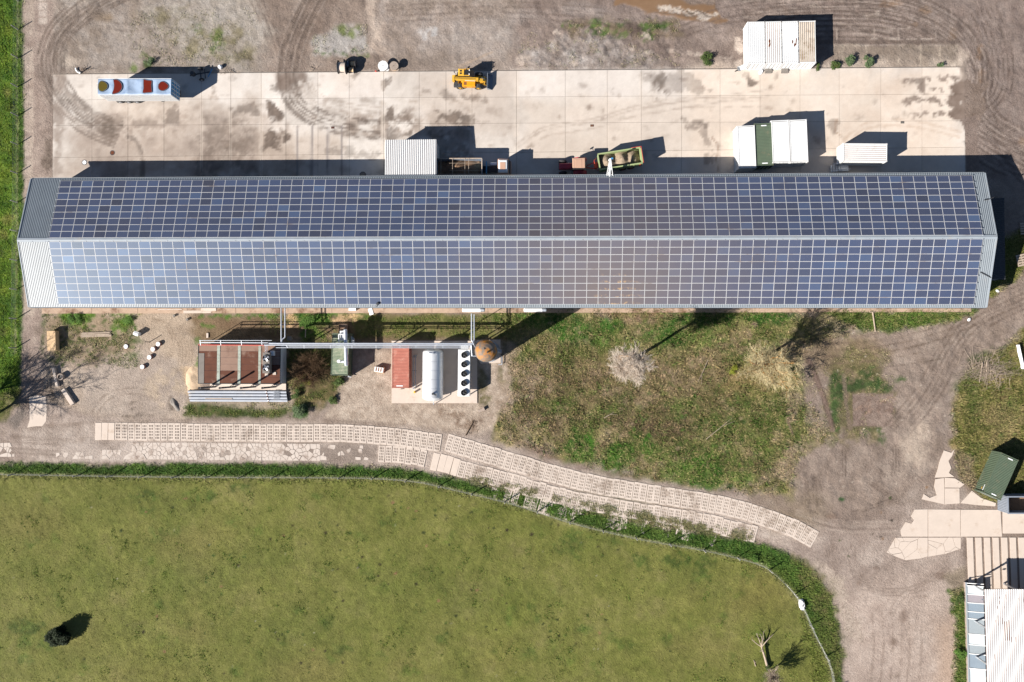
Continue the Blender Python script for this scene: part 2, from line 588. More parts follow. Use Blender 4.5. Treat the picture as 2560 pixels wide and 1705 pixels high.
M['leaf'] = leaf_mat('green_leaves', alb((92, 112, 58)))
M['leafbright'] = leaf_mat('bright_green_leaves', alb((100, 136, 58)))
M['leafbluish'] = leaf_mat('grey_green_leaves', alb((112, 132, 92)))
M['leafyellow'] = leaf_mat('yellow_green_leaves', alb((150, 156, 52)))
M['conifer'] = leaf_mat('dark_evergreen', alb((36, 50, 20)))


def solar_mat():
    m, t, b = new_mat('solar_cells')
    tint = N(t, 'ShaderNodeAttribute', attribute_name='tint').outputs['Fac']
    cr = N(t, 'ShaderNodeValToRGB')
    cr.color_ramp.elements[0].color = (0.020, 0.023, 0.038, 1)
    cr.color_ramp.elements[1].color = (0.06, 0.105, 0.2, 1)
    e = cr.color_ramp.elements.new(0.55)
    e.color = (0.036, 0.054, 0.112, 1)
    t.links.new(tint, cr.inputs[0])
    uv = N(t, 'ShaderNodeUVMap')
    sep = N(t, 'ShaderNodeSeparateXYZ')
    t.links.new(uv.outputs[0], sep.inputs[0])
    lines = None
    for i, k in ((0, 10), (1, 6)):
        fr = mathn(t, 'FRACT', mathn(t, 'MULTIPLY', sep.outputs[i], k))
        ln = mathn(t, 'GREATER_THAN', mathn(t, 'ABSOLUTE', mathn(t, 'SUBTRACT', fr, 0.5)), 0.455)
        lines = ln if lines is None else mathn(t, 'MAXIMUM', lines, ln)
    c = mixc(t, mathn(t, 'MULTIPLY', lines, 0.5), cr.outputs[0], (0.16, 0.17, 0.19))
    # dust lying on the glass, thickest where the roof is used for tipping
    geo = N(t, 'ShaderNodeNewGeometry').outputs['Position']
    sp = N(t, 'ShaderNodeSeparateXYZ')
    t.links.new(geo, sp.inputs[0])

    def blob(c0, rx, ry):
        dx = mathn(t, 'DIVIDE', mathn(t, 'SUBTRACT', sp.outputs[0], c0[0]), rx)
        dy = mathn(t, 'DIVIDE', mathn(t, 'SUBTRACT', sp.outputs[1], c0[1]), ry)
        d = mathn(t, 'SQRT', mathn(t, 'ADD', mathn(t, 'MULTIPLY', dx, dx), mathn(t, 'MULTIPLY', dy, dy)))
        return maprange(t, d, 1.0, 0.0, 0.0, 1.0, True)
    p0 = at(1520, 740, 5.0)
    wide = blob((p0.x, p0.y), 32.0, 28.0)
    near = blob((p0.x, p0.y), 13.0, 9.0)
    p1 = at(1545, 735, 5.0)
    core = blob((p1.x, p1.y), 4.2, 4.2)
    nz = noise(t, 0.5, 5, 0.6)
    dust = mathn(t, 'ADD', mathn(t, 'MULTIPLY', wide, 0.52), mathn(t, 'MULTIPLY', near, 0.1))
    dust = mathn(t, 'ADD', dust, maprange(t, nz, 0.3, 0.8, 0.05, 0.13), True)
    c = mixc(t, dust, c, alb((142, 124, 111)))
    # heaped dust washed to the lower edges of the panes
    low = maprange(t, sep.outputs[1], 0.55, 0.1, 0, 1, True)
    pn = maprange(t, noise(t, 1.6, 5, 0.7), 0.5, 0.62, 0, 1, True)
    hc = mathn(t, 'MULTIPLY', mathn(t, 'MULTIPLY', low, pn), mathn(t, 'MULTIPLY', core, 1.6, True), True)
    c = mixc(t, hc, c, alb((208, 172, 128)))
    t.links.new(c, b.inputs['Base Color'])
    b.inputs['Specular IOR Level'].default_value = 0.5
    b.inputs['Specular Tint'].default_value = (0.62, 0.8, 1.0, 1)
    t.links.new(maprange(t, dust, 0.0, 0.6, 0.4, 0.6), b.inputs['Roughness'])
    b.inputs['Coat Weight'].default_value = 0.06
    b.inputs['Coat Roughness'].default_value = 0.25
    return m


M['solar'] = solar_mat()
# ================================================================== GROUND COLOURS
GRAV = [(150, 132, 120), (172, 154, 142), (190, 174, 162)]
MUD = [(122, 104, 92), (140, 122, 110), (156, 138, 126)]
MUDD = [(112, 97, 88), (130, 114, 104)]
SAND = [(176, 154, 134), (196, 174, 152), (216, 194, 170)]
CONC = [(210, 198, 187), (234, 223, 212), (249, 240, 231)]
DARKG = [(44, 72, 24), (66, 98, 36), (98, 122, 54)]
GRASSL = [(52, 86, 18), (88, 118, 34), (124, 140, 48)]
GREEN = [(34, 74, 18), (52, 98, 26), (78, 122, 38)]
OLIVE = [(84, 88, 42), (112, 112, 60), (138, 128, 82)]
SCRUB = [(80, 94, 40), (112, 116, 64), (142, 132, 88), (184, 164, 130)]
TAN = [(128, 108, 82), (154, 132, 106), (180, 158, 132)]
BROWN = [(82, 66, 48), (104, 86, 66), (126, 106, 84)]
MEADOW = [(104, 112, 48), (124, 127, 60), (138, 137, 72), (154, 146, 90)]
PUD = [(140, 110, 84), (152, 122, 95)]

# north side, left: rough gravel with moss and rubble
poly([(135, -60), (640, -60), (640, 180), (140, 186)], [(146, 130, 116), (168, 154, 142), (186, 174, 164)], soft=1.5, amp=2, csc=2.0)
poly([(380, 20), (640, -20), (690, 60), (640, 150), (480, 160), (390, 110)], [(158, 146, 132), (182, 172, 160), (196, 188, 180)], soft=1.5, amp=3, nsc=4, op=0.8)
for c in ((470, 95, 60, 35), (560, 90, 45, 35), (430, 45, 40, 20), (600, 140, 35, 20), (520, 140, 60, 16)):
    ell(*c, [(110, 100, 68), (132, 122, 88), (150, 138, 110)], soft=1.0, amp=2.0, nsc=2, op=0.75, brk=(1.6, 0.48, 0.15))
for c in ((370, 150, 14, 22), (335, 170, 10, 10), (490, 75, 14, 9), (545, 85, 20, 12), (540, 110, 16, 20)):
    ell(*c, [(70, 96, 40), (104, 124, 58), (128, 132, 78)], soft=0.6, amp=1.0, nsc=1, op=0.85, brk=(0.8, 0.45, 0.12))
stroke([(232, 36), (270, 44)], 0.7, [(150, 118, 70)], soft=0.5, op=0.5)
poly([(155, 130), (195, 155), (190, 165), (155, 162)], [(206, 190, 174)], soft=0.5, amp=0.8, op=0.8)
# rubble heaps and moss by the white strip
poly([(780, 140), (785, 95), (830, 75), (905, 60), (925, 125), (880, 135), (820, 140)], [(150, 140, 130), (188, 182, 176), (212, 206, 200)], soft=0.8, amp=1.2, nsc=1.5, op=0.85, csc=0.9)
poly([(842, 68), (900, 64), (905, 85), (880, 100), (855, 82)], [(96, 112, 56), (128, 138, 76)], soft=0.6, amp=1.2, nsc=1.2, op=0.9, brk=(0.9, 0.42, 0.15))
for k in range(9):
    ell(790 + k * 16, 128 + (k % 3) * 6, 7, 4, [(88, 110, 56)], soft=0.3, amp=0.5, nsc=0.6, op=0.8, brk=(0.6, 0.45, 0.1))
poly([(912, -40), (948, -40), (945, 45), (960, 75), (975, 135), (925, 138), (918, 60)], [(196, 176, 160), (214, 196, 180)], soft=0.6, amp=0.8, nsc=1.5)
# north side, middle and right
poly([(950, -60), (1500, -60), (1460, 172), (960, 175)], [(146, 130, 117), (170, 154, 142), (190, 176, 166)], soft=1.5, amp=2, csc=2.2)
poly([(1040, 70), (1290, 50), (1300, 120), (1160, 130), (1060, 115)], [(170, 156, 146), (198, 188, 180)], soft=1.5, amp=2, nsc=3, op=0.7, csc=1.2)
poly([(1045, 80), (1090, 66), (1095, 100), (1060, 100)], [(206, 200, 196)], soft=0.5, amp=0.8, nsc=0.8, op=0.9, brk=(0.7, 0.48, 0.08))
poly([(980, 135), (1090, 140), (1150, 170), (985, 176)], [(138, 124, 112), (156, 140, 128)], soft=1.0, amp=1, op=0.7)
stroke([(1150, 165), (1230, 130)], 0.18, [(196, 172, 150)], op=0.6)
poly([(1285, -60), (2700, -60), (2700, 460), (2415, 440), (2405, 170), (1480, 168), (1290, 168)], [(130, 113, 104), (150, 133, 123), (170, 153, 143)], soft=1.5, amp=2, csc=3)
poly([(1480, -30), (1700, -40), (2600, -40), (2620, 380), (2420, 420), (2440, 200), (2330, 60), (2050, 30), (1500, 60)], [(132, 114, 106), (152, 135, 126), (170, 154, 145)], soft=2, amp=2, op=0.6, csc=1.6)
poly([(1400, 90), (1560, 80), (1580, 130), (1700, 150), (1560, 172), (1330, 170), (1300, 130)], [(134, 120, 110), (164, 152, 144), (190, 182, 176)], soft=1.2, amp=2, nsc=2.5, op=0.8, csc=1.2)
poly([(1480, 46), (1560, 42), (1690, 50), (1700, 80), (1560, 92), (1430, 82), (1410, 66)], [(96, 84, 58), (120, 104, 76), (142, 124, 98)], soft=0.8, amp=1.5, nsc=1.5, op=0.7, brk=(1.4, 0.42, 0.15))
for c in ((1500, 60, 22, 10), (1560, 60, 18, 10), (1612, 66, 16, 10), (1660, 60, 24, 9), (1490, 78, 34, 6), (1550, 82, 18, 7), (1620, 92, 20, 7), (1425, 66, 14, 6)):
    ell(*c, [(56, 84, 32), (84, 112, 48), (112, 130, 66)], soft=0.4, amp=1.0, nsc=0.9, op=0.9, brk=(0.7, 0.42, 0.12))
ell(1585, 72, 18, 16, [(86, 72, 62), (110, 94, 84)], soft=0.5, amp=0.8, op=0.8)
for c in ((1392, 80, 8, 5), (1617, 90, 10, 6), (1622, 130, 10, 7), (1580, 118, 6, 8), (1745, 136, 10, 5), (1815, 146, 16, 4), (1845, 158, 14, 10), (1848, 120, 14, 12), (1846, 98, 8, 8), (1432, 158, 10, 5), (1300, 158, 12, 5), (1310, 146, 18, 7), (2035, 14, 12, 4), (2180, 38, 22, 7), (2196, 30, 5, 8)):
    ell(*c, [(196, 178, 164), (220, 204, 190)], soft=0.2, amp=0.5, nsc=0.5, op=0.85)
stroke([(1672, 125), (1720, 132), (1745, 138)], 0.35, [(196, 178, 164)], op=0.8, brk=(0.8, 0.45, 0.1))
for c in ((1300, 40, 60, 10), (1500, 28, 40, 12), (1440, 20, 30, 8)):
    ell(*c, [(184, 172, 164)], soft=1.2, amp=1.5, op=0.5)
# puddle of brown water at the top and wheel hollows with water
poly([(1525, -40), (1540, 12), (1590, 14), (1625, 34), (1680, 44), (1740, 52), (1800, 58), (1822, 52), (1800, 40), (1790, 20), (1782, -40)], PUD, soft=0.15, amp=0.6, nsc=1.5, wet=0.7)
poly([(1640, 18), (1690, 14), (1760, 30), (1795, 34), (1770, 48), (1720, 38), (1690, 34), (1655, 26)], [(206, 190, 174), (226, 212, 198)], soft=0.15, amp=0.6, nsc=0.8, brk=(1.2, 0.38, 0.1))
stroke([(1690, 18), (1730, 34), (1745, 26), (1775, 42)], 0.12, [(90, 72, 58)], op=0.8)
poly([(1695, -10), (1790, -6), (1784, 12), (1720, 8)], [(150, 132, 120)], soft=0.3, amp=0.5)
for c in ((2230, 10, 30, 7), (2315, 26, 16, 8), (2382, 86, 9, 14), (2449, 130, 7, 18), (2452, 192, 9, 20), (2452, 255, 8, 18), (2418, 228, 12, 8), (2555, 355, 8, 10), (2285, 60, 8, 5)):
    ell(*c, PUD, soft=0.35, amp=0.5, nsc=1.0, op=0.85, wet=0.35)
CARC = [(1860, 30), (2060, 12), (2240, 22), (2370, 80), (2432, 170), (2430, 260), (2480, 330), (2580, 380)]
tracks(CARC, [-46, -42, -34, -28, -22, -12, -4, 2, 8, 16, 22, 28, 38, 52, 60, 66, 80], 0.13, [(104, 89, 80)], op=0.75, brk=(2.0, 0.42, 0.15))
tracks(CARC, [-38, -26, -16, -8, 4, 12, 22, 34, 46, 60, 72], 0.1, [(190, 173, 161)], op=0.65, brk=(2.0, 0.45, 0.15))
tracks([(2460, 20), (2500, 130), (2490, 240), (2400, 300)], [-30, -18, -6, 8, 20, 34, 48], 0.12, [(108, 92, 83)], op=0.75, brk=(2.0, 0.42, 0.15))
tracks([(2420, 330), (2500, 370), (2600, 460)], [-40, -26, -12, 0, 14, 28], 0.12, [(108, 92, 83)], op=0.7, brk=(2.0, 0.42, 0.15))
tracks([(960, 30), (1250, 20), (1500, 36), (1800, 60)], [-16, -4, 10, 24], 0.12, [(118, 102, 93)], op=0.55, brk=(2.4, 0.45, 0.15))
tracks([(1700, 70), (1850, 30), (2050, 40), (2200, 60), (2330, 110)], [-18, -6, 8, 22], 0.12, [(112, 96, 87)], op=0.6, brk=(2.4, 0.44, 0.15))
tracks([(150, 20), (300, 70), (420, 60)], [-10, 6], 0.12, [(128, 112, 100)], op=0.5)
tracks([(620, -20), (660, 60), (690, 150)], [-20, -8, 6], 0.14, [(124, 108, 97)], op=0.6)
# concrete ghost lines under the mud, right
for x in (2102, 2108, 2166, 2248, 2302, 2350, 2390):
    stroke([(x, 112), (x + random.uniform(-3, 3), 163)], 0.13, [(214, 196, 178)], op=0.9, brk=(1.0, 0.4, 0.12))
for x in (2185, 2246, 2340, 2092):
    stroke([(x, 72), (x + 1, 102)], 0.1, [(196, 178, 164)], op=0.8, brk=(1.0, 0.42, 0.1))
stroke([(2086, 112), (2250, 111), (2400, 111)], 0.12, [(206, 190, 176)], op=0.8, brk=(1.4, 0.45, 0.1))
stroke([(2180, 96), (2300, 97), (2345, 98)], 0.1, [(206, 190, 176)], op=0.7, brk=(1.2, 0.48, 0.1))
stroke([(2185, 74), (2240, 72), (2290, 68)], 0.08, [(206, 190, 176)], op=0.7, brk=(1.2, 0.45, 0.1))
stroke([(1930, 103), (2400, 107)], 0.35, [(112, 96, 86)], op=0.6)
poly([(2080, 112), (2395, 113), (2400, 166), (2080, 166)], [(150, 136, 118), (168, 154, 136)], soft=0.3, amp=0.4, op=0.45)
poly([(2395, 112), (2420, 130), (2420, 145), (2398, 160)], [(206, 188, 172)], soft=0.4, amp=0.7, op=0.7)

# lane on the left between fence and yard
poly([(56, -60), (135, -60), (128, 500), (112, 780), (124, 960), (60, 1000), (52, 600), (60, 240)], [(150, 131, 119), (172, 153, 141), (192, 174, 160)], soft=0.5, amp=0.6, csc=1.6)
for y0, y1 in ((-40, 30), (32, 60), (62, 92), (116, 180), (184, 260), (262, 330), (336, 390), (396, 470), (476, 560), (570, 640), (646, 720), (726, 790)):
    poly([(60, y0), (84, y0), (83, y1), (60, y1)], [(176, 156, 142), (198, 180, 164), (212, 194, 178)], soft=0.15, amp=0.35, nsc=1.0, op=0.8, brk=(2.0, 0.36, 0.15))
for y0, y1 in ((-40, 4), (6, 25), (27, 42), (44, 59)):
    poly([(95, y0), (117, y0), (117, y1), (95, y1)], [(204, 188, 176), (220, 204, 190)], soft=0.12, amp=0.25, op=0.85)
poly([(112, 345), (134, 340), (132, 420), (110, 430)], [(92, 78, 66), (118, 102, 90), (150, 134, 120)], soft=0.5, amp=0.8, op=0.8, csc=0.8)
# left meadow beyond the lane fence
poly([(-200, -80), (48, -80), (50, 120), (57, 260), (56, 600), (52, 900), (48, 985), (0, 1050), (-200, 1120)], GRASSL, soft=0.3, amp=0.5, nsc=1.0, csc=2.2)
poly([(44, -80), (55, -80), (58, 120), (59, 400), (56, 800), (52, 980), (42, 980), (44, 600)], DARKG, soft=0.3, amp=0.5, nsc=0.8, op=0.8)
stroke([(44, -40), (43, 300), (43, 600), (38, 880)], 0.16, [(150, 148, 110)], op=0.7, brk=(1.5, 0.38, 0.2))
for i in range(26):
    ell(random.uniform(-30, 40), random.uniform(0, 950), random.uniform(4, 12), random.uniform(4, 14), [random.choice([(40, 62, 16), (126, 130, 60), (140, 132, 74), (60, 52, 34)])], soft=0.5, amp=0.8, op=0.6)

# wheel tracks curving onto the yard
A1 = [(330, -30), (230, 20), (160, 80), (135, 140), (142, 200), (175, 255), (230, 300), (300, 330)]
MUDPOLY = [(290, -40), (180, 30), (120, 110), (105, 200), (130, 250), (175, 300), (200, 290), (150, 210), (150, 140), (200, 80), (330, 0), (360, -40)]
poly(MUDPOLY, [(132, 117, 106), (150, 135, 124), (166, 151, 140)], soft=1.2, amp=1.2, op=0.75)

# ---- zone south of the barn, left part
poly([(108, 760), (500, 760), (500, 1050), (240, 1064), (120, 1010), (112, 900)], [(170, 151, 134), (194, 175, 157), (214, 196, 178)], soft=0.8, amp=1.0, csc=2.2)
poly([(250, 880), (330, 900), (420, 900), (470, 920), (470, 1030), (300, 1050), (200, 1040), (210, 920)], [(170, 153, 139), (188, 171, 157), (202, 186, 171)], soft=1.5, amp=1.5, csc=3)
poly([(340, 780), (480, 780), (490, 920), (420, 900), (350, 830)], [(186, 164, 142), (206, 186, 164)], soft=1.2, amp=1.5, op=0.8)
poly([(365, 940), (440, 920), (470, 1000), (400, 1020), (360, 990)], [(192, 172, 148), (218, 196, 170)], soft=0.8, amp=1.5, nsc=1.5, op=0.7, brk=(1.4, 0.42, 0.15))
poly([(112, 785), (350, 785), (330, 880), (240, 910), (140, 900), (118, 860)], [(140, 120, 92), (164, 142, 114), (182, 160, 134)], soft=1.0, amp=1.2, op=0.75)
for c in ((185, 800, 34, 24), (205, 790, 26, 14), (165, 790, 20, 12), (320, 800, 22, 22), (310, 785, 34, 8), (300, 820, 18, 14), (335, 815, 12, 16)):
    ell(*c, [(62, 96, 24), (92, 130, 38), (128, 150, 56)], soft=0.5, amp=1.2, nsc=1.0, op=0.95, brk=(0.9, 0.36, 0.12))
for i in range(150):
    x, y = random.uniform(125, 340), random.uniform(790, 915)
    ell(x, y, random.uniform(2, 5), random.uniform(2, 4), [(72, 92, 44), (102, 112, 62)], soft=0.2, amp=0.25, nsc=0.5, op=0.7)
for c in ((340, 850, 18, 14), (335, 895, 14, 22), (110, 800, 6, 40), (108, 870, 5, 30), (140, 895, 20, 14)):
    ell(*c, [(66, 86, 42), (96, 108, 62)], soft=0.4, amp=0.8, nsc=0.7, op=0.7, brk=(0.7, 0.42, 0.12))
poly([(455, 920), (495, 915), (500, 985), (470, 985), (462, 950)], [(206, 178, 146), (232, 204, 170)], soft=0.5, amp=0.8, nsc=1.2)
ell(96, 826, 14, 14, [(118, 102, 90)], soft=0.5, amp=0.6, op=0.6)
tracks([(128, 920), (125, 975), (150, 1020), (200, 1045)], [-6, -2, 4, 9], 0.09, [(96, 82, 70)], op=0.8, brk=(1.5, 0.35, 0.2))
tracks([(225, 1040), (260, 990), (330, 970), (400, 985)], [0, 14], 0.12, [(150, 132, 118)], op=0.6)
tracks([(440, 820), (460, 870), (455, 930)], [-20, -12, -4, 4, 12], 0.09, [(140, 120, 102)], op=0.55)
tracks([(380, 800), (420, 815), (435, 850)], [-4, 4], 0.12, [(140, 118, 98)], op=0.6)
for c in ((330, 1005, 10, 3), (345, 1022, 16, 3), (430, 1010, 10, 18), (340, 1040, 40, 4)):
    ell(*c, [(110, 96, 84)], soft=0.3, amp=0.5, nsc=0.6, op=0.7, brk=(0.6, 0.45, 0.1))

# ---- around engine house and plant
poly([(470, 785), (1290, 785), (1300, 860), (1180, 850), (500, 860), (480, 830)], [(112, 92, 68), (138, 116, 90), (164, 142, 114)], soft=0.8, amp=1.0)
poly([(500, 800), (640, 800), (640, 818), (500, 825)], [(128, 104, 80), (146, 122, 96)], soft=0.5, amp=0.6)
poly([(880, 786), (1290, 784), (1290, 850), (1190, 845), (890, 842)], [(88, 96, 44), (116, 114, 64), (140, 122, 84)], soft=0.6, amp=0.8, csc=1.0)
poly([(750, 783), (825, 783), (830, 800), (815, 812), (760, 820), (745, 805)], GREEN, soft=0.5, amp=0.8, nsc=0.9, csc=0.8)
for c in ((775, 795, 55, 14), (660, 790, 40, 7), (840, 790, 20, 8), (560, 790, 60, 4), (890, 790, 30, 6), (780, 840, 30, 30), (815, 890, 22, 40), (830, 960, 20, 20), (520, 815, 18, 6), (495, 900, 6, 18), (490, 855, 5, 10)):
    ell(*c, [(52, 90, 22), (80, 118, 36), (110, 132, 58)], soft=0.4, amp=0.9, nsc=0.8, op=0.9, brk=(0.8, 0.38, 0.12), csc=0.8)
for c in ((735, 808, 16, 10), (730, 796, 10, 10), (880, 790, 26, 8), (850, 800, 20, 4)):
    ell(*c, [(222, 182, 138), (240, 204, 160)], soft=0.3, amp=0.7, nsc=0.8, op=0.9, brk=(0.9, 0.36, 0.12))
poly([(715, 855), (850, 840), (860, 960), (840, 1000), (740, 1040), (720, 990), (716, 940)], [(66, 70, 34), (92, 92, 50), (122, 108, 72), (146, 126, 96)], soft=0.6, amp=1.0, nsc=1.2, csc=1.0)
poly([(465, 1000), (722, 1006), (728, 1042), (600, 1046), (455, 1044)], [(58, 76, 32), (86, 96, 48), (120, 112, 74)], soft=0.5, amp=0.8, nsc=1.2, csc=1.0)
poly([(470, 975), (726, 975), (730, 1020), (560, 1018), (480, 1005)], [(176, 156, 138), (198, 180, 162)], soft=0.5, amp=0.8, op=0.8)
ell(750, 1030, 22, 22, [(56, 86, 36), (84, 112, 58)], soft=0.5, amp=0.8, nsc=0.8, csc=0.7)
poly([(890, 880), (985, 870), (990, 1010), (1200, 1010), (1195, 850), (1260, 860), (1290, 960), (1270, 1080), (1180, 1085), (1000, 1075), (860, 1060), (820, 1040), (860, 960), (880, 930)], [(168, 149, 132), (196, 177, 159), (218, 200, 182)], soft=0.8, amp=1.0, csc=0.9)
for i in range(160):
    ell(random.uniform(860, 1270), random.uniform(890, 1080), random.uniform(1, 4), random.uniform(1, 3), [random.choice([(220, 204, 186), (140, 120, 104), (150, 120, 96)])], soft=0.15, amp=0.2, op=0.45)
for c in ((1130, 1030, 28, 20), (1160, 1055, 24, 10), (1185, 1060, 10, 20), (1205, 1050, 8, 14), (1245, 1000, 12, 20)):
    ell(*c, [(118, 94, 76), (140, 116, 96)], soft=0.5, amp=0.8, nsc=0.9, op=0.75, brk=(0.9, 0.42, 0.15))
for c in ((1205, 960, 14, 40), (1215, 1000, 18, 20), (1260, 880, 14, 30), (1255, 940, 10, 20)):
    ell(*c, [(96, 96, 54), (126, 114, 76)], soft=0.5, amp=0.8, nsc=0.8, op=0.75, brk=(0.8, 0.44, 0.14))

# ---- rough grass between plant and eastern track
BIG = [(1245, 770), (2110, 770), (2170, 800), (2120, 835), (2040, 852), (2000, 900), (2010, 990), (2070, 1070), (2090, 1100), (2030, 1110), (1990, 1160), (1980, 1240), (1900, 1235), (1800, 1225), (1600, 1190), (1420, 1150), (1300, 1115), (1240, 1105), (1250, 1040), (1280, 980), (1270, 900), (1290, 860), (1240, 830)]
poly(BIG, SCRUB, soft=1.2, amp=3.6, nsc=3.0, csc=3.2)
poly([(1290, 860), (1480, 850), (1560, 900), (1500, 960), (1440, 1000), (1330, 990), (1290, 940)], [(104, 92, 58), (128, 110, 78), (158, 136, 106)], soft=2, amp=2.5, op=0.6, csc=1.6)
poly([(1530, 900), (1780, 880), (1900, 960), (1850, 1080), (1700, 1080), (1500, 1040), (1420, 1000)], [(96, 82, 54), (122, 104, 76), (150, 128, 102)], soft=2, amp=3, op=0.7, csc=1.5)
for c in ((1350, 1000, 60, 45), (1300, 1050, 30, 40), (1440, 940, 60, 20), (1680, 1060, 60, 40), (1400, 1060, 60, 40), (1580, 1060, 50, 24), (1420, 1100, 30, 16)):
    ell(*c, BROWN, soft=1.5, amp=2.5, nsc=2.5, op=0.85, csc=1.2, brk=(1.6, 0.42, 0.12))
for c in ((1370, 970, 20, 12), (1310, 1060, 14, 26), (1500, 925, 30, 14), (1530, 975, 26, 12), (1490, 850, 20, 10), (1620, 835, 26, 14), (1570, 1070, 20, 16), (1830, 1000, 30, 14), (1890, 1140, 26, 20), (1900, 1180, 20, 16), (1700, 1130, 20, 26), (1660, 1170, 24, 14), (1600, 1150, 20, 18), (1505, 1120, 16, 16), (1770, 1150, 16, 10), (1840, 850, 50, 20), (1300, 930, 26, 30), (1350, 920, 40, 20), (1640, 930, 50, 20), (1700, 960, 40, 24), (1600, 1000, 50, 20), (1760, 900, 40, 16)):
    ell(*c, TAN, soft=0.8, amp=2.0, nsc=1.5, op=0.85, csc=1.0, brk=(1.0, 0.42, 0.12))
for c in ((1420, 810, 60, 30), (1360, 800, 70, 20), (1470, 840, 70, 16), (1540, 815, 40, 16), (1660, 820, 60, 34), (1720, 800, 70, 18), (1850, 792, 130, 14), (1960, 790, 60, 14), (1680, 850, 40, 14)):
    ell(*c, GREEN, soft=1.0, amp=2.0, nsc=1.5, op=0.9, csc=1.2, brk=(1.3, 0.38, 0.14))
for pl in ([(1435, 1075), (1485, 1080), (1488, 1120), (1480, 1165), (1440, 1150), (1410, 1120), (1430, 1105)], [(1530, 1105), (1575, 1105), (1580, 1140), (1560, 1175), (1510, 1165), (1515, 1130)], [(1585, 1085), (1620, 1090), (1640, 1115), (1625, 1130), (1600, 1110)], [(1700, 1150), (1780, 1130), (1800, 1180), (1790, 1220), (1720, 1205)]):
    poly(pl, [(50, 92, 24), (66, 112, 32), (96, 130, 50)], soft=0.5, amp=1.8, nsc=1.2, csc=0.7, brk=(1.0, 0.34, 0.14))
for c in ((1350, 880, 70, 20), (1450, 890, 40, 20), (1560, 1020, 70, 16), (1400, 1010, 40, 16), (1720, 1120, 60, 30), (1800, 1060, 80, 50), (1850, 1140, 70, 40), (1930, 1080, 50, 60), (1960, 990, 30, 60), (1870, 1000, 60, 50), (1540, 1190, 60, 16), (1650, 1200, 70, 16)):
    ell(*c, [(58, 80, 26), (86, 102, 44), (112, 112, 62)], soft=1.2, amp=2.2, nsc=1.8, op=0.8, csc=0.8, brk=(1.2, 0.4, 0.15))
for i in range(340):
    x, y = random.uniform(1290, 2000), random.uniform(800, 1230)
    cc = random.choice([[(52, 84, 26), (76, 106, 42)], [(170, 148, 120)], [(80, 64, 48)], [(60, 90, 40)], [(112, 124, 58)]])
    ell(x, y, random.uniform(2, 8), random.uniform(2, 6), cc, soft=0.25, amp=0.4, nsc=0.6, op=random.uniform(0.4, 0.8))
tracks([(1300, 1010), (1310, 930), (1360, 870)], [-8, 4, 16, 30], 0.12, [(84, 70, 50)], op=0.5)
tracks([(1310, 1000), (1330, 940), (1400, 900)], [0, 12], 0.12, [(150, 128, 100)], op=0.5)
stroke([(1380, 975), (1410, 980)], 0.1, [(66, 52, 40)], op=0.7)
stroke([(1290, 1100), (1400, 1155), (1500, 1185), (1700, 1215)], 0.5, [(150, 124, 104), (120, 98, 80)], soft=0.6, op=0.6, brk=(2, 0.4, 0.2))
ell(1625, 790, 120, 8, [(120, 92, 72)], soft=0.6, amp=0.8, op=0.8, brk=(1.2, 0.4, 0.15))
ell(1600, 800, 40, 10, [(170, 140, 118)], soft=0.6, amp=0.8, op=0.7, brk=(1.0, 0.44, 0.12))
ell(1900, 945, 90, 40, [(150, 130, 84), (176, 152, 104)], soft=1.5, amp=2.0, op=0.65, csc=0.8)
ell(1980, 880, 40, 20, [(150, 126, 98), (176, 150, 122)], soft=1.0, amp=1.5, op=0.7)
ell(2090, 815, 50, 18, [(160, 140, 116), (190, 172, 150)], soft=0.8, amp=1.2, op=0.7, brk=(1.0, 0.4, 0.15))
ell(1885, 812, 7, 6, [(170, 140, 124)], soft=0.3, amp=0.3)
for c in ((1990, 880, 50, 26), (2040, 900, 30, 40), (2010, 1120, 40, 30), (2040, 1080, 30, 30), (1960, 1170, 30, 30), (1900, 1210, 40, 12), (1985, 1010, 10, 40), (1260, 1000, 24, 50), (1280, 900, 22, 40), (1330, 960, 30, 30), (1290, 1080, 30, 20)):
    ell(*c, [(146, 126, 106), (172, 150, 128), (192, 172, 150)], soft=1.0, amp=2.4, nsc=1.8, op=0.8, csc=1.2, brk=(1.4, 0.4, 0.14))
for c in ((1700, 1180, 50, 20), (1760, 1200, 60, 14), (1560, 1150, 40, 20), (1640, 1130, 30, 16), (1460, 1150, 40, 16), (1850, 1190, 40, 20), (1560, 850, 60, 14), (1760, 850, 60, 16), (1700, 1020, 40, 20)):
    ell(*c, [(72, 104, 40), (100, 124, 54), (128, 136, 74)], soft=0.8, amp=2.0, nsc=1.4, op=0.75, csc=0.8, brk=(1.0, 0.4, 0.14))
# eastern track and worn earth
EAST = [(2110, 838), (2200, 830), (2330, 800), (2440, 770), (2640, 660), (2640, 780), (2520, 850), (2420, 910), (2390, 970), (2360, 1060), (2370, 1130), (2330, 1180), (2280, 1200), (2230, 1260), (2180, 1300), (2120, 1340), (2030, 1330), (1990, 1290), (1985, 1210), (2000, 1150), (2060, 1110), (2150, 1080), (2240, 1000), (2220, 900), (2160, 860)]
poly(EAST, [(140, 123, 110), (160, 142, 129), (178, 161, 147)], soft=0.8, amp=2.2, nsc=2.5, csc=2.2)
poly([(2035, 850), (2150, 835), (2230, 880), (2190, 930), (2060, 930), (2010, 900)], [(126, 106, 80), (148, 128, 102), (166, 146, 122)], soft=1.5, amp=1.5, op=0.8)
poly([(2110, 870), (2200, 880), (2230, 1000), (2190, 1090), (2090, 1090), (2060, 1000), (2080, 920)], [(84, 90, 48), (116, 108, 70), (148, 128, 102)], soft=1.0, amp=2, nsc=1.5, csc=0.9, op=0.85)
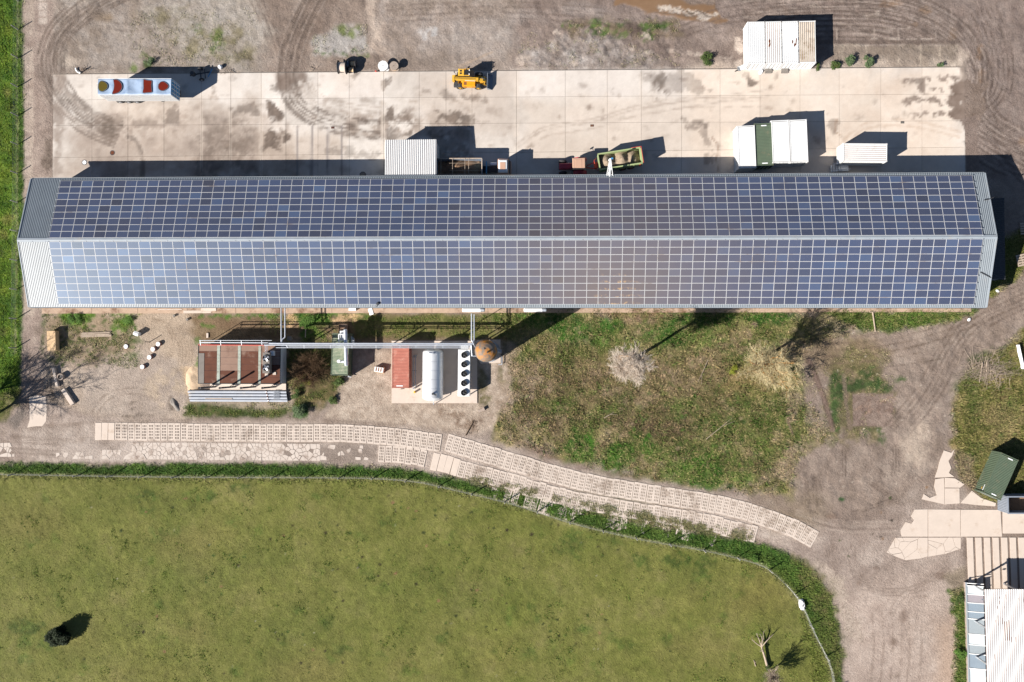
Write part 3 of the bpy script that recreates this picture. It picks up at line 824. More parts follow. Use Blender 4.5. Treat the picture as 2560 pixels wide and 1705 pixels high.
for c in ((2150, 960, 60, 16), (2210, 965, 30, 14), (2090, 970, 24, 40), (2170, 930, 24, 12), (2245, 950, 12, 8), (2172, 1076, 10, 8), (2200, 1095, 8, 20), (2085, 1040, 16, 40)):
    ell(*c, [(50, 78, 34), (78, 100, 52)], soft=0.5, amp=1.0, nsc=0.9, op=0.9, csc=0.7, brk=(0.8, 0.42, 0.12))
poly([(2131, 985), (2234, 983), (2234, 1067), (2131, 1066)], [(126, 106, 96), (150, 130, 118), (176, 156, 142)], soft=0.1, amp=0.25, csc=1.4)
for i in range(40):
    x, y = random.uniform(2140, 2230), random.uniform(985, 1030)
    stroke([(x, y), (x + random.uniform(-14, 14), y + random.uniform(4, 10))], 0.05, [random.choice([(176, 146, 126), (110, 84, 70)])], op=0.6)
# tracked-vehicle prints
LAD = smooth_pts([(2022, 900), (2040, 945), (2064, 1010), (2082, 1075)], 6)
stroke(LAD, 0.34, [(128, 106, 96), (142, 120, 108)], op=0.85)
stroke([(x + 6, y) for x, y in LAD], 0.05, [(88, 72, 60)], op=0.8)
stroke([(x - 6, y) for x, y in LAD], 0.05, [(88, 72, 60)], op=0.8)
stroke([(1975, 1010), (1970, 1050), (1980, 1085)], 0.22, [(140, 116, 104)], op=0.8)
stroke([(2110, 940), (2115, 1010), (2125, 1070)], 0.3, [(146, 126, 112)], op=0.7)
tracks([(2560, 740), (2440, 800), (2380, 870), (2320, 980), (2240, 1080)], [-30, -18, -6, 6, 18, 30], 0.14, [(122, 105, 94)], op=0.65)
tracks([(2050, 870), (2200, 860), (2350, 825), (2500, 760)], [-26, -10, 6, 22, 40], 0.11, [(112, 94, 80)], op=0.6)
stroke([(2190, 920), (2260, 912), (2350, 898)], 0.06, [(104, 88, 76)], op=0.7)
poly([(2270, 1090), (2310, 1060), (2320, 1130), (2300, 1165), (2265, 1160), (2255, 1110)], [(192, 172, 154), (212, 194, 176)], soft=1.0, amp=1.5, op=0.8)
for p in ([(2235, 1115), (2238, 1150), (2232, 1190)], [(2245, 1120), (2243, 1180)], [(2015, 1195), (2015, 1270)], [(2035, 1195), (2040, 1285)], [(2112, 1060), (2110, 1190)], [(2160, 1150), (2170, 1180)], [(2190, 1170), (2210, 1190)], [(2180, 1210), (2260, 1265)], [(2130, 1285), (2230, 1250)]):
    tracks(p, [-4, 3], 0.08, [(106, 90, 80)], op=0.75, brk=(1.0, 0.35, 0.2))
ell(2075, 1292, 14, 7, [(142, 112, 90)], soft=0.4, amp=0.5, wet=0.3)
ell(2103, 1248, 9, 6, [(60, 92, 50)], soft=0.2, amp=0.4)
for i in range(60):
    ell(random.uniform(2000, 2480), random.uniform(800, 1280), 2, 1.6, [(222, 206, 190)], soft=0.12, amp=0.1, op=0.6)
# verge by the barn's east end and slope on the right
poly([(2060, 778), (2440, 775), (2400, 800), (2250, 825), (2160, 830), (2130, 815)], [(52, 82, 26), (78, 104, 40), (116, 122, 64)], soft=0.5, amp=1.0, nsc=1.2, csc=1.0)
poly([(2465, 640), (2560, 560), (2580, 640), (2540, 700), (2480, 745), (2462, 730)], [(84, 92, 36), (112, 114, 52), (140, 130, 80)], soft=0.5, amp=1.0, nsc=1.2, csc=0.9)
RGT = [(2640, 800), (2560, 830), (2450, 905), (2400, 950), (2375, 1060), (2390, 1150), (2400, 1200), (2470, 1250), (2640, 1270)]
poly(RGT, [(78, 86, 38), (110, 108, 56), (140, 128, 80), (160, 140, 102)], soft=0.6, amp=1.2, nsc=1.5, csc=1.4)
for c in ((2480, 900, 50, 30), (2420, 960, 30, 30), (2430, 1020, 26, 40), (2450, 1130, 30, 24), (2520, 1040, 30, 40), (2420, 1160, 20, 30)):
    ell(*c, [(60, 82, 34), (88, 102, 50)], soft=0.8, amp=1.5, op=0.7, csc=0.8, brk=(1.0, 0.42, 0.14))
ell(2500, 1050, 40, 60, [(146, 126, 88), (168, 148, 112)], soft=1.2, amp=2, op=0.5, csc=0.8)
poly([(2395, 1130), (2430, 1150), (2450, 1220), (2420, 1235), (2395, 1200)], [(140, 118, 100), (158, 138, 120)], soft=0.6, amp=0.8, op=0.8)

# ---- southern road
ROADP = [(-200, 1070), (40, 1030), (130, 1010), (240, 1046), (480, 1050), (800, 1050), (1000, 1068), (1190, 1095), (1300, 1125), (1500, 1185), (1750, 1225), (1900, 1242), (2000, 1280), (2120, 1330), (2230, 1270), (2420, 1240), (2420, 1475), (2395, 1540), (2385, 1760), (2095, 1760), (2085, 1600), (2060, 1480), (2000, 1400), (1900, 1345), (1700, 1320), (1400, 1250), (1200, 1195), (1080, 1165), (900, 1158), (600, 1156), (300, 1160), (100, 1158), (-200, 1160)]
poly(ROADP, [(150, 132, 120), (176, 158, 146), (200, 183, 170)], soft=0.6, amp=0.7, nsc=1.5, csc=2.2)
poly([(2100, 1480), (2380, 1400), (2390, 1760), (2110, 1760)], [(178, 158, 145), (200, 180, 166), (216, 197, 183)], soft=3, amp=2, op=0.85, csc=2.0)
poly([(2340, 1560), (2390, 1540), (2388, 1760), (2350, 1760)], [(206, 178, 156)], soft=1.5, amp=1, op=0.7)
poly([(1900, 1250), (2260, 1290), (2240, 1335), (2080, 1340), (1930, 1300)], [(136, 118, 107), (154, 136, 124)], soft=1.0, amp=1.0, op=0.7)
tracks([(1990, 1290), (2100, 1318), (2240, 1318)], [-14, -4, 10], 0.22, [(196, 178, 164)], op=0.6, brk=(2.5, 0.4, 0.2))
tracks([(2130, 1360), (2140, 1430), (2200, 1475), (2290, 1470), (2370, 1420)], [-6, 2, 10], 0.12, [(134, 116, 104)], op=0.55)
tracks([(2185, 1400), (2215, 1430)], [-5, 5], 0.08, [(108, 94, 84)], op=0.7)
tracks([(2240, 1530), (2245, 1620), (2235, 1720)], [-60, -30, -10, 12, 36, 60], 0.16, [(152, 133, 120)], op=0.55)
tracks([(2230, 1540), (2260, 1490), (2380, 1410)], [-8, 4, 18], 0.1, [(150, 131, 118)], op=0.4)
poly([(2020, 1395), (2060, 1405), (2110, 1460), (2120, 1500), (2150, 1550), (2155, 1600), (2110, 1590), (2100, 1540), (2080, 1470)], [(176, 156, 142), (206, 188, 172), (150, 132, 118)], soft=0.5, amp=0.8, nsc=0.9, csc=0.45)
for c in ((2312, 1492, 4, 4), (2297, 1492, 3, 4), (2145, 1458, 5, 5), (2260, 1540, 8, 18), (2235, 1606, 8, 8), (2242, 1690, 6, 6), (2190, 1420, 7, 3), (2350, 1440, 12, 10)):
    ell(*c, [(130, 108, 94)], soft=0.3, amp=0.3, op=0.6)
stroke([(0, 1080), (200, 1062), (500, 1053), (800, 1053), (1000, 1066), (1150, 1088)], 0.45, [(150, 132, 118)], op=0.6, brk=(2.5, 0.4, 0.2))
for c in ((180, 1085, 20, 6), (140, 1095, 24, 4), (60, 1090, 30, 3), (250, 1080, 14, 3), (560, 1052, 16, 4)):
    ell(*c, [(118, 100, 90)], soft=0.3, amp=0.5, op=0.6)
poly([(188, 1097), (209, 1097), (209, 1110), (189, 1110)], PUD, soft=0.1, amp=0.2, wet=0.6)
BAND = [(60, 1075), (238, 1056), (640, 1056), (900, 1058), (1100, 1078), (1200, 1106), (1400, 1165), (1600, 1208), (1800, 1238), (1950, 1285), (2050, 1350), (1960, 1345), (1880, 1345), (1700, 1312), (1400, 1250), (1150, 1188), (1000, 1160), (600, 1155), (60, 1156)]
poly(BAND, [(172, 155, 142), (198, 181, 168), (218, 202, 189)], soft=0.6, amp=0.9, nsc=1.6, op=0.85, csc=1.4)
tracks([(0, 1095), (240, 1108), (640, 1112), (940, 1116)], [-6, 0, 8, 24, 34], 0.14, [(150, 133, 120)], op=0.6, brk=(2.4, 0.42, 0.15))
# cracked old paving under the slabs' south side
poly([(150, 1102), (940, 1110), (930, 1156), (150, 1152)], [(158, 142, 130), (196, 180, 168), (222, 206, 194)], soft=0.4, amp=0.6, op=0.8)
poly([(690, 1105), (945, 1112), (945, 1156), (770, 1156), (700, 1140)], [(128, 112, 102), (152, 136, 124)], soft=0.6, amp=1.0, op=0.7)
poly([(1120, 1160), (1300, 1215), (1500, 1270), (1700, 1300), (1880, 1345), (1860, 1352), (1600, 1312), (1350, 1258), (1120, 1185)], [(118, 112, 80), (150, 136, 112), (176, 158, 138)], soft=0.4, amp=0.6, csc=0.8, op=0.9)
# verge and fence strip, then the meadow
VERGE = [(-200, 1160), (100, 1158), (180, 1160), (260, 1164), (340, 1158), (640, 1158), (860, 1164), (1000, 1170), (1120, 1192), (1250, 1224), (1400, 1262), (1600, 1312), (1750, 1335), (1880, 1352), (1960, 1380), (2030, 1425), (2080, 1500), (2100, 1600), (2110, 1760), (2040, 1760), (2020, 1600), (1990, 1500), (1920, 1430), (1770, 1385), (1600, 1355), (1280, 1270), (1050, 1215), (900, 1205), (-200, 1195)]
poly(VERGE, DARKG, soft=0.35, amp=0.6, nsc=1.0, csc=1.0)
poly([(1980, 1390), (2060, 1440), (2090, 1520), (2105, 1600), (2105, 1760), (2060, 1760), (2050, 1600), (2020, 1500)], [(72, 92, 38), (108, 110, 60), (142, 124, 88)], soft=0.6, amp=1.2, nsc=1.2, csc=0.9, op=0.85)
FENCE_PX = [(-60, 1183), (0, 1184), (340, 1190), (640, 1192), (860, 1193), (960, 1196), (1055, 1205), (1160, 1229), (1280, 1258), (1430, 1306), (1600, 1346), (1770, 1376), (1888, 1406), (1930, 1430), (1980, 1478), (2005, 1516), (2032, 1578), (2075, 1668), (2082, 1740)]
FS = smooth_pts(FENCE_PX, 4)
MEA = FS + [(2082, 1900), (-300, 1900), (-300, 1183)]
poly(MEA, MEADOW, soft=0.2, amp=0.25, nsc=1.0, csc=4.0, grain=0.6)
poly(MEA, [(96, 104, 44), (128, 126, 68)], soft=0.5, amp=0.3, op=0.4, csc=1.1, grain=0.6)
random.seed(21)
for i in range(46):
    ell(random.uniform(-40, 2000), random.uniform(1260, 1720), random.uniform(20, 110), random.uniform(16, 60), [random.choice([(84, 100, 38), (96, 110, 46), (140, 128, 72), (148, 130, 84), (112, 118, 50)])], soft=3, amp=3, nsc=4, op=0.28)
for i in range(75):
    ell(random.uniform(0, 1980), random.uniform(1230, 1700), random.uniform(4, 22), random.uniform(4, 16), [random.choice([(62, 92, 30), (74, 102, 36), (88, 112, 40)])], soft=0.7, amp=1.2, nsc=1.0, op=0.55, brk=(0.8, 0.42, 0.16))
for q in range(46):
    cx, cy = random.gauss(1050, 520), random.uniform(1235, 1690)
    for i in range(random.randint(1, 9)):
        r_ = random.uniform(1.4, 4.2)
        ell(cx + random.gauss(0, 45), cy + random.gauss(0, 28), r_, r_ * random.uniform(0.6, 1.0), [random.choice([(40, 32, 24), (52, 40, 30), (34, 48, 20), (38, 54, 24), (62, 84, 32), (62, 84, 32), (150, 116, 84)])], soft=0.1, amp=0.2, nsc=0.3, op=0.9)
for i in range(40):
    ell(random.uniform(0, 1950), random.uniform(1230, 1690), 1.2, 1.2, [(214, 204, 186)], soft=0.1, amp=0.05, op=0.5)
for c in ((360, 1238, 30, 12), (510, 1238, 26, 10), (610, 1215, 30, 10), (1760, 1410, 24, 30), (1600, 1400, 26, 20), (1420, 1370, 30, 20), (1750, 1440, 26, 14), (1860, 1440, 20, 12), (1440, 1340, 40, 14), (60, 1570, 50, 16), (1690, 1400, 40, 20)):
    ell(*c, [(54, 82, 26), (84, 104, 42)], soft=0.6, amp=1.4, nsc=0.9, op=0.7, brk=(0.7, 0.42, 0.14), csc=0.7)
stroke(FS, 0.09, [(176, 176, 148), (200, 198, 176)], soft=0.1, amp=0.06, op=0.65, brk=(1.5, 0.3, 0.2))
stroke([(x - 3, y + 4) for x, y in FS], 0.3, [(150, 142, 96)], soft=0.3, amp=0.2, op=0.5)
# strip in front of the glazed lean-to
poly([(2375, 1475), (2425, 1470), (2430, 1760), (2380, 1760), (2390, 1600)], [(46, 78, 22), (74, 106, 36), (106, 122, 56)], soft=0.4, amp=0.8, nsc=1.0, csc=0.7)
poly([(2360, 1440), (2416, 1420), (2418, 1475), (2380, 1490)], [(128, 116, 92), (152, 136, 116)], soft=0.6, amp=0.8, op=0.7)
stroke([(2412, 1344), (2414, 1400), (2420, 1470)], 0.2, [(120, 104, 92)], op=0.5)
# tree-side grass at the left of the southern road
poly([(-120, 1000), (50, 975), (45, 1010), (20, 1050), (-60, 1085), (-120, 1090)], [(70, 80, 36), (112, 112, 62), (150, 138, 104)], soft=0.5, amp=1.0, csc=0.8)
poly([(20, 1050), (60, 1010), (70, 1040), (40, 1070)], [(118, 108, 100), (146, 136, 128)], soft=0.5, amp=0.8, op=0.8)

# ---- the concrete yard (painted last, it lies on top)
YARD = [(133, 186), (600, 182), (1000, 178), (1500, 175), (2035, 171), (2396, 168), (2400, 200), (2412, 330), (2414, 460), (133, 460)]
poly(YARD, CONC, soft=0.05, amp=0, csc=5.0)
random.seed(5)
poly([(1270, 176), (1700, 173), (1720, 236), (1290, 246)], [(232, 220, 210), (244, 234, 224)], soft=0.6, amp=0.8, op=0.75)
poly([(240, 190), (580, 186), (640, 240), (250, 250), (160, 230)], [(236, 224, 212), (246, 236, 226)], soft=1.0, amp=1.2, op=0.7)
poly([(785, 184), (960, 180), (960, 245), (830, 240)], [(228, 214, 202), (240, 228, 218)], soft=0.6, amp=0.8, op=0.6)
poly([(1720, 172), (2400, 168), (2400, 460), (1720, 450)], [(232, 210, 190), (244, 226, 208), (250, 234, 218)], soft=2, amp=2, op=0.8, csc=4)
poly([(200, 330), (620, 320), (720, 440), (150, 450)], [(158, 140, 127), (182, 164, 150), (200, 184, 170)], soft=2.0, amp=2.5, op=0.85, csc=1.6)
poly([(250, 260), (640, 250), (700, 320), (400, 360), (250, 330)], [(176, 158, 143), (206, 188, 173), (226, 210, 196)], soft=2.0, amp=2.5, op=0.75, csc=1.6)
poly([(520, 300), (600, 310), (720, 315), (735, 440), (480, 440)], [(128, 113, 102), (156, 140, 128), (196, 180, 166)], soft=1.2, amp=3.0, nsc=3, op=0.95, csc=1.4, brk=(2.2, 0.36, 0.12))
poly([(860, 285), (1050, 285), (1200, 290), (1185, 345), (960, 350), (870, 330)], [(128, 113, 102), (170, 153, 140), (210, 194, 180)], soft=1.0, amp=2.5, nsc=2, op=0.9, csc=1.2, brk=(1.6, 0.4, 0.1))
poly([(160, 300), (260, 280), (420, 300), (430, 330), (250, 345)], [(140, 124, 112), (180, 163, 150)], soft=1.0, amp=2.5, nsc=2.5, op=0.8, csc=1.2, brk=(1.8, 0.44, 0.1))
poly([(1310, 250), (1950, 240), (1900, 420), (1310, 420)], [(220, 202, 186), (234, 218, 202)], soft=1.5, amp=1.5, op=0.6)
poly([(1050, 180), (1290, 178), (1290, 330), (1050, 320)], [(206, 190, 176), (222, 206, 192)], soft=1.2, amp=1.5, op=0.6)
poly([(640, 330), (860, 325), (860, 440), (640, 440)], [(198, 180, 164), (214, 196, 180)], soft=1.2, amp=1.2, op=0.6)
DK = [(100, 87, 78), (124, 109, 98), (150, 134, 122)]
for pl, op in (([(655, 245), (690, 250), (700, 275), (715, 290), (705, 305), (690, 300), (670, 275)], 0.75), ([(654, 335), (680, 328), (700, 350), (695, 370), (660, 372)], 0.8), ([(700, 340), (715, 322), (725, 340), (718, 360), (700, 368)], 0.75),
               ([(972, 265), (985, 268), (990, 290), (970, 292)], 0.7), ([(960, 293), (1040, 296), (1042, 308), (960, 306)], 0.55), ([(1090, 278), (1130, 280), (1180, 285), (1182, 310), (1110, 306), (1092, 300)], 0.65), ([(960, 325), (1040, 330), (1035, 345), (960, 350)], 0.6),
               ([(418, 270), (445, 268), (448, 310), (420, 312)], 0.5), ([(515, 315), (570, 315), (580, 370), (520, 380), (500, 350)], 0.4), ([(275, 295), (288, 298), (290, 312), (277, 312)], 0.5), ([(258, 312), (290, 318), (300, 330), (262, 335)], 0.5), ([(580, 270), (640, 262), (650, 285), (590, 290)], 0.5),
               ([(682, 185), (760, 186), (755, 225), (690, 230)], 0.5), ([(730, 235), (745, 235), (744, 255), (730, 255)], 0.6), ([(877, 330), (895, 328), (896, 340), (878, 344)], 0.6), ([(870, 295), (930, 298), (960, 312), (875, 320)], 0.4),
               ([(1632, 190), (1660, 190), (1668, 235), (1640, 238)], 0.6), ([(1600, 180), (1720, 182), (1770, 225), (1620, 235)], 0.35), ([(1870, 190), (1884, 190), (1884, 206), (1872, 206)], 0.7), ([(2080, 300), (2095, 298), (2090, 340), (2078, 330)], 0.45), ([(2000, 300), (2020, 330), (2055, 350), (2040, 360)], 0.3),
               ([(1705, 300), (1740, 305), (1735, 318), (1708, 315)], 0.5), ([(1755, 305), (1770, 305), (1768, 322), (1756, 320)], 0.6), ([(1760, 330), (1785, 380), (1790, 440), (1765, 400)], 0.4), ([(880, 180), (905, 184), (900, 195), (886, 192)], 0.6), ([(1108, 235), (1145, 234), (1220, 236), (1215, 246), (1110, 246)], 0.45), ([(960, 205), (972, 205), (972, 222), (962, 222)], 0.6),
               ([(1060, 330), (1180, 330), (1180, 440), (1000, 430)], 0.4), ([(810, 370), (955, 380), (955, 400), (870, 400)], 0.35), ([(2415, 400), (2425, 330), (2412, 300)], 0.5), ([(2250, 200), (2300, 198), (2300, 210), (2255, 208)], 0.5)):
    poly(pl, DK, soft=0.3, amp=1.5, nsc=1.2, op=min(1, op * 1.3), brk=(1.4, 0.38, 0.1), csc=1.0)
tracks(A1, [-22, -14, -6, 2, 10, 20, 30, 40], 0.2, [(126, 110, 99)], op=0.7, brk=(2.4, 0.42, 0.15))
poly([(133, 186), (160, 186), (150, 260), (165, 330), (150, 400), (140, 455), (133, 455)], [(150, 133, 121), (176, 159, 146)], soft=0.6, amp=1.6, nsc=1.8, op=0.75, brk=(1.6, 0.36, 0.15))
tracks(A1[1:], [-26, -18, -10, 0, 8, 16], 0.1, [(104, 90, 80)], op=0.7, brk=(1.8, 0.45, 0.12))
tracks(A1, [-10, 6, 24], 0.1, [(196, 180, 167)], op=0.5, brk=(2.0, 0.45, 0.15))
B1 = [(790, -30), (745, 60), (718, 140), (715, 205), (735, 260), (790, 300), (870, 322), (950, 332)]
poly([(775, -30), (740, 60), (708, 130), (700, 190), (705, 225), (765, 190), (772, 120), (820, 40), (860, -30)], MUD, soft=0.8, amp=1.2, op=0.8)
tracks(B1, [-28, -22, -10, 0, 10, 16], 0.17, [(112, 97, 87)], op=0.75, brk=(1.6, 0.44, 0.12))
tracks(B1, [-34, -16, 5, 22], 0.12, [(180, 164, 152)], op=0.4)
tracks(B1[3:], [-40, -52, -62], 0.12, [(182, 164, 150)], op=0.5)
poly([(690, 186), (770, 184), (765, 215), (740, 250), (715, 235), (690, 225)], MUD, soft=0.6, amp=1.5, nsc=1.5, op=0.7, brk=(1.4, 0.38, 0.16))
tracks([(1290, 365), (1360, 320), (1480, 300), (1600, 265), (1720, 248), (1900, 245)], [-2, 6, 22], 0.12, [(176, 158, 144)], op=0.5)
tracks([(1600, 275), (1700, 255), (1800, 240), (1920, 225)], [0, 16], 0.1, [(170, 154, 142)], op=0.45)
tracks([(2110, 350), (2160, 310), (2260, 300), (2400, 330)], [0, 14], 0.2, [(206, 180, 158)], op=0.5)
stroke([(320, 342), (340, 350), (352, 375), (358, 410), (356, 460)], 0.32, [(116, 102, 92)], op=0.7, brk=(1.2, 0.3, 0.2))
stroke([(1780, 345), (1795, 365), (1790, 400), (1798, 440)], 0.1, [(150, 120, 100)], op=0.6)
stroke([(2090, 300), (2088, 330), (2104, 342)], 0.12, [(150, 118, 92)], op=0.6, brk=(0.8, 0.4, 0.15))
for x in (744.5, 780, 820.5, 855):
    stroke([(x, 318), (x - 1, 450)], 0.17, [(138, 130, 128), (160, 150, 146)], soft=0.06, amp=0.05, op=0.8, brk=(2.5, 0.3, 0.2))
for i in range(200):
    x, y = random.uniform(140, 2380), random.uniform(190, 400)
    ell(x, y, random.uniform(2, 10), random.uniform(1.5, 6), [random.choice([(150, 132, 118), (170, 150, 134), (132, 114, 102)])], soft=0.3, amp=0.7, nsc=0.8, op=random.uniform(0.2, 0.6), brk=(0.9, 0.42, 0.15))
for i in range(60):
    x, y = random.uniform(560, 1250), random.uniform(250, 440)
    ell(x, y, random.uniform(5, 22), random.uniform(2, 7), [(150, 132, 118)], soft=0.5, amp=1.0, nsc=1.0, op=0.4, brk=(1.0, 0.44, 0.15))
for x in (504, 577, 653, 959, 1180, 1291, 1518, 1603):
    stroke([(x + random.uniform(-2, 2), 186), (x, 445)], random.uniform(0.12, 0.35), [(238, 222, 206)], soft=0.15, amp=0.15, op=0.55, brk=(2.0, 0.42, 0.2))
# earth spilling over the yard's eastern end
poly([(2385, 180), (2400, 195), (2460, 220), (2460, 310), (2405, 312), (2380, 285), (2398, 262), (2360, 255), (2395, 240), (2370, 215)], MUD, soft=0.3, amp=2.2, nsc=2.0, csc=1.5)
for c in ((2340, 250, 26, 10), (2268, 205, 20, 4), (2310, 200, 14, 4), (2300, 245, 30, 5), (2270, 257, 10, 5), (2290, 285, 20, 5), (2370, 195, 24, 8), (2350, 285, 26, 6), (2330, 222, 40, 6)):
    ell(*c, MUD, soft=0.25, amp=1.3, nsc=1.0, op=0.85, brk=(0.8, 0.42, 0.1))
poly([(2400, 300), (2412, 330), (2416, 460), (2450, 460), (2440, 290)], [(134, 116, 106), (152, 135, 125)], soft=0.1, amp=0.2)
stroke([(133, 186), (600, 182)], 0.1, [(206, 186, 166)], op=0.4)

# ================================================================== GROUND SHEET
def grid_axis(a, b, step, far):
    c = list(np.arange(a, b + 1e-6, step))
    lo, hi, d = [], [], step
    x = a
    while x > -far:
        d *= 1.6; x -= d; lo.append(x)
    x, d = b, step
    while x < far:
        d *= 1.6; x += d; hi.append(x)
    return np.array(lo[::-1] + c + hi)


def set_paint(me, C, Wt):
    ca = me.color_attributes.new('paint', 'FLOAT_COLOR', 'POINT')
    a = np.ones((len(C), 4), np.float32)
    a[:, :3] = C
    a[:, 3] = Wt
    ca.data.foreach_set('color', a.ravel())


def grid_mesh(name, X, Y, Z, material, extra=None):
    ny, nx = X.shape
    co = np.stack([X, Y, Z], -1).reshape(-1, 3).astype(np.float32)
    i = np.arange(nx * ny).reshape(ny, nx)
    f = np.stack([i[:-1, :-1], i[:-1, 1:], i[1:, 1:], i[1:, :-1]], -1).reshape(-1, 4)
    me = bpy.data.meshes.new(name)
    raw_mesh(me, co, f)
    me.materials.append(material)
    return me


def raw_mesh(me, co, f):
    k = f.shape[1]
    me.vertices.add(len(co))
    me.vertices.foreach_set('co', np.ascontiguousarray(co, np.float32).ravel())
    me.loops.add(f.size)
    me.loops.foreach_set('vertex_index', f.astype(np.int32).ravel())
    me.polygons.add(len(f))
    me.polygons.foreach_set('loop_start', np.arange(0, f.size, k, dtype=np.int32))
    me.polygons.foreach_set('loop_total', np.full(len(f), k, np.int32))
    me.polygons.foreach_set('use_smooth', np.zeros(len(f), bool))
    me.update(calc_edges=True)


gx = grid_axis(-88, 76, 0.2, 1500)
gy = grid_axis(-52, 60, 0.2, 1500)
GX, GY = np.meshgrid(gx, gy)
gX, gY = GX.ravel(), GY.ravel()
GRID = (gX, gY, gx, gy)
GC, GWt = paint(gX, gY)


def area_mask(polys, soft=1.0):
    m = np.zeros(len(gX))
    for p in polys:
        sel, al = layer_alpha(dict(t='p', pts=[W2(q) for q in p], soft=soft, amp=1.0, nsc=2.0, op=1.0, brk=None, id=900), gX, gY)
        if al is not None:
            m[sel] = np.maximum(m[sel], al)
    return m


rough = area_mask([BIG, RGT, VERGE, [(-200, -80), (56, -80), (52, 980), (-200, 1100)], [(715, 855), (850, 840), (860, 960), (740, 1040), (716, 940)], [(470, 1000), (722, 1006), (728, 1042), (455, 1044)], [(1400, 50), (1700, 50), (1700, 160), (1300, 165)]])
dirtm = area_mask([[(135, -60), (2700, -60), (2700, 460), (2430, 460), (2430, 160), (140, 170)], EAST])
yard = area_mask([YARD], 0.3)
mead = area_mask([MEA], 0.5)
gZ = (fbm(gX, gY, 1.1, 4, 41, 0.65) - 0.5) * (0.05 + 0.26 * rough + 0.2 * dirtm + 0.10 * mead) * (1 - yard)
gZ += (fbm(gX, gY, 9.0, 3, 45) - 0.5) * 0.3 * np.maximum(rough, dirtm) * (1 - yard)
gZ *= (1 - np.clip(GWt * 2, 0, 1))
gZ -= 0.03
flat = area_mask([[(40, 400), (2520, 390), (2520, 790), (40, 790)], [(480, 840), (1270, 830), (1270, 1015), (480, 1015)], ROADP], 0.6)
gZ = gZ * (1 - 0.85 * flat) - 0.01 * flat
for pl_ in ([(2395, 172), (2480, 172), (2480, 460), (2395, 460)], [(90, 190), (140, 190), (140, 460), (90, 460)]):
    sel_, al_ = layer_alpha(dict(t='p', pts=[W2(q) for q in pl_], soft=1.6, amp=0.3, nsc=2.0, op=1.0, brk=None, id=901), gX, gY)
    gZ[sel_] = gZ[sel_] * (1 - al_) + (0.115 + 0.03 * (fbm(gX[sel_], gY[sel_], 1.0, 3, 77) - 0.5)) * al_
gme = grid_mesh('ground', GX, GY, gZ.reshape(GX.shape), M['ground'])
gme.polygons.foreach_set('use_smooth', np.ones(len(gme.polygons), bool))
set_paint(gme, GC, GWt)
ground = tag(ob('ground', gme), kind='structure')
GZ2 = gZ.reshape(GX.shape)


def ground_z(x, y):
    i = np.clip(np.searchsorted(gx, x) - 1, 0, len(gx) - 2)
    j = np.clip(np.searchsorted(gy, y) - 1, 0, len(gy) - 2)
    return GZ2[j, i]


# ================================================================== CONCRETE YARD
cols_px = [133, 230, 320, 410, 504, 577, 653, 715, 795, 873, 959, 1048, 1115, 1180, 1291, 1413, 1518, 1603, 1704, 1800, 1900, 2000, 2098, 2202, 2305, 2412]


def row_y(k, x):
    t = (x - 133) / (2412 - 133)
    a, b = ((186, 168), (250, 235), (314, 302), (394, 368), (450, 440))[k]
    return a + (b - a) * t


yb = MB()
yb.prism([(at(133, 185, 0).x - 0.05, at(133, 186, 0).y + 0.05), (at(2412, 168, 0).x + 0.05, at(2412, 168, 0).y + 0.05), (at(2412, 445, 0).x + 0.05, at(2412, 445, 0).y), (at(133, 455, 0).x - 0.05, at(133, 455, 0).y)], -0.2, 0.06)
yard_o = tag(yb.build('concrete_yard', M['joint']), kind='structure')
random.seed(11)
SLABS = []
for j in range(4):
    for i in range(len(cols_px) - 1):
        x0, x1 = cols_px[i], cols_px[i + 1]
        c = [at(x0, row_y(j, x0), 0.1), at(x1, row_y(j, x1), 0.1), at(x1, row_y(j + 1, x1), 0.1), at(x0, row_y(j + 1, x0), 0.1)]
        g = 0.018
        nx = max(3, int(round((c[1] - c[0]).length / 0.28)))
        ny = max(3, int(round((c[3] - c[0]).length / 0.28)))
        u = np.linspace(0, 1, nx + 1)[None, :]; v = np.linspace(0, 1, ny + 1)[:, None]
        ax = [p.x for p in c]; ay = [p.y for p in c]
        ax = [ax[0] + g, ax[1] - g, ax[2] - g, ax[3] + g]; ay = [ay[0] - g, ay[1] - g, ay[2] + g, ay[3] + g]
        SX = (ax[0] * (1 - u) + ax[1] * u) * (1 - v) + (ax[3] * (1 - u) + ax[2] * u) * v
        SY = (ay[0] * (1 - u) + ay[1] * u) * (1 - v) + (ay[3] * (1 - u) + ay[2] * u) * v
        dz = random.uniform(-0.012, 0.012)
        n0 = SX.size
        co = np.stack([SX.ravel(), SY.ravel(), np.full(n0, 0.12 + dz)], -1)
        idx = np.arange(n0).reshape(SX.shape)
        f = np.stack([idx[1:, :-1], idx[1:, 1:], idx[:-1, 1:], idx[:-1, :-1]], -1).reshape(-1, 4)
        ring = list(idx[0, :]) + list(idx[1:, -1]) + list(idx[-1, -2::-1]) + list(idx[-2:0:-1, 0])
        low = co[ring].copy(); low[:, 2] = -0.05
        k = len(ring)
        sk = np.array([(ring[a], ring[(a + 1) % k], n0 + (a + 1) % k, n0 + a) for a in range(k)])
        co = np.concatenate([co, low])
        me = bpy.data.meshes.new('slab')
        raw_mesh(me, co, np.concatenate([f, sk]))
        me.materials.append(M['concrete'])
        SLABS.append((me, co[:, 0], co[:, 1], random.uniform(0.94, 1.06)))
        ob('slab', me, yard_o)
C, Wt = paint(np.concatenate([s_[1] for s_ in SLABS]), np.concatenate([s_[2] for s_ in SLABS]), 0.5)
k0 = 0
for me, cx_, cy_, f_ in SLABS:
    k1 = k0 + len(cx_)
    set_paint(me, np.clip(C[k0:k1] * f_, 0, 0.66), Wt[k0:k1])
    k0 = k1

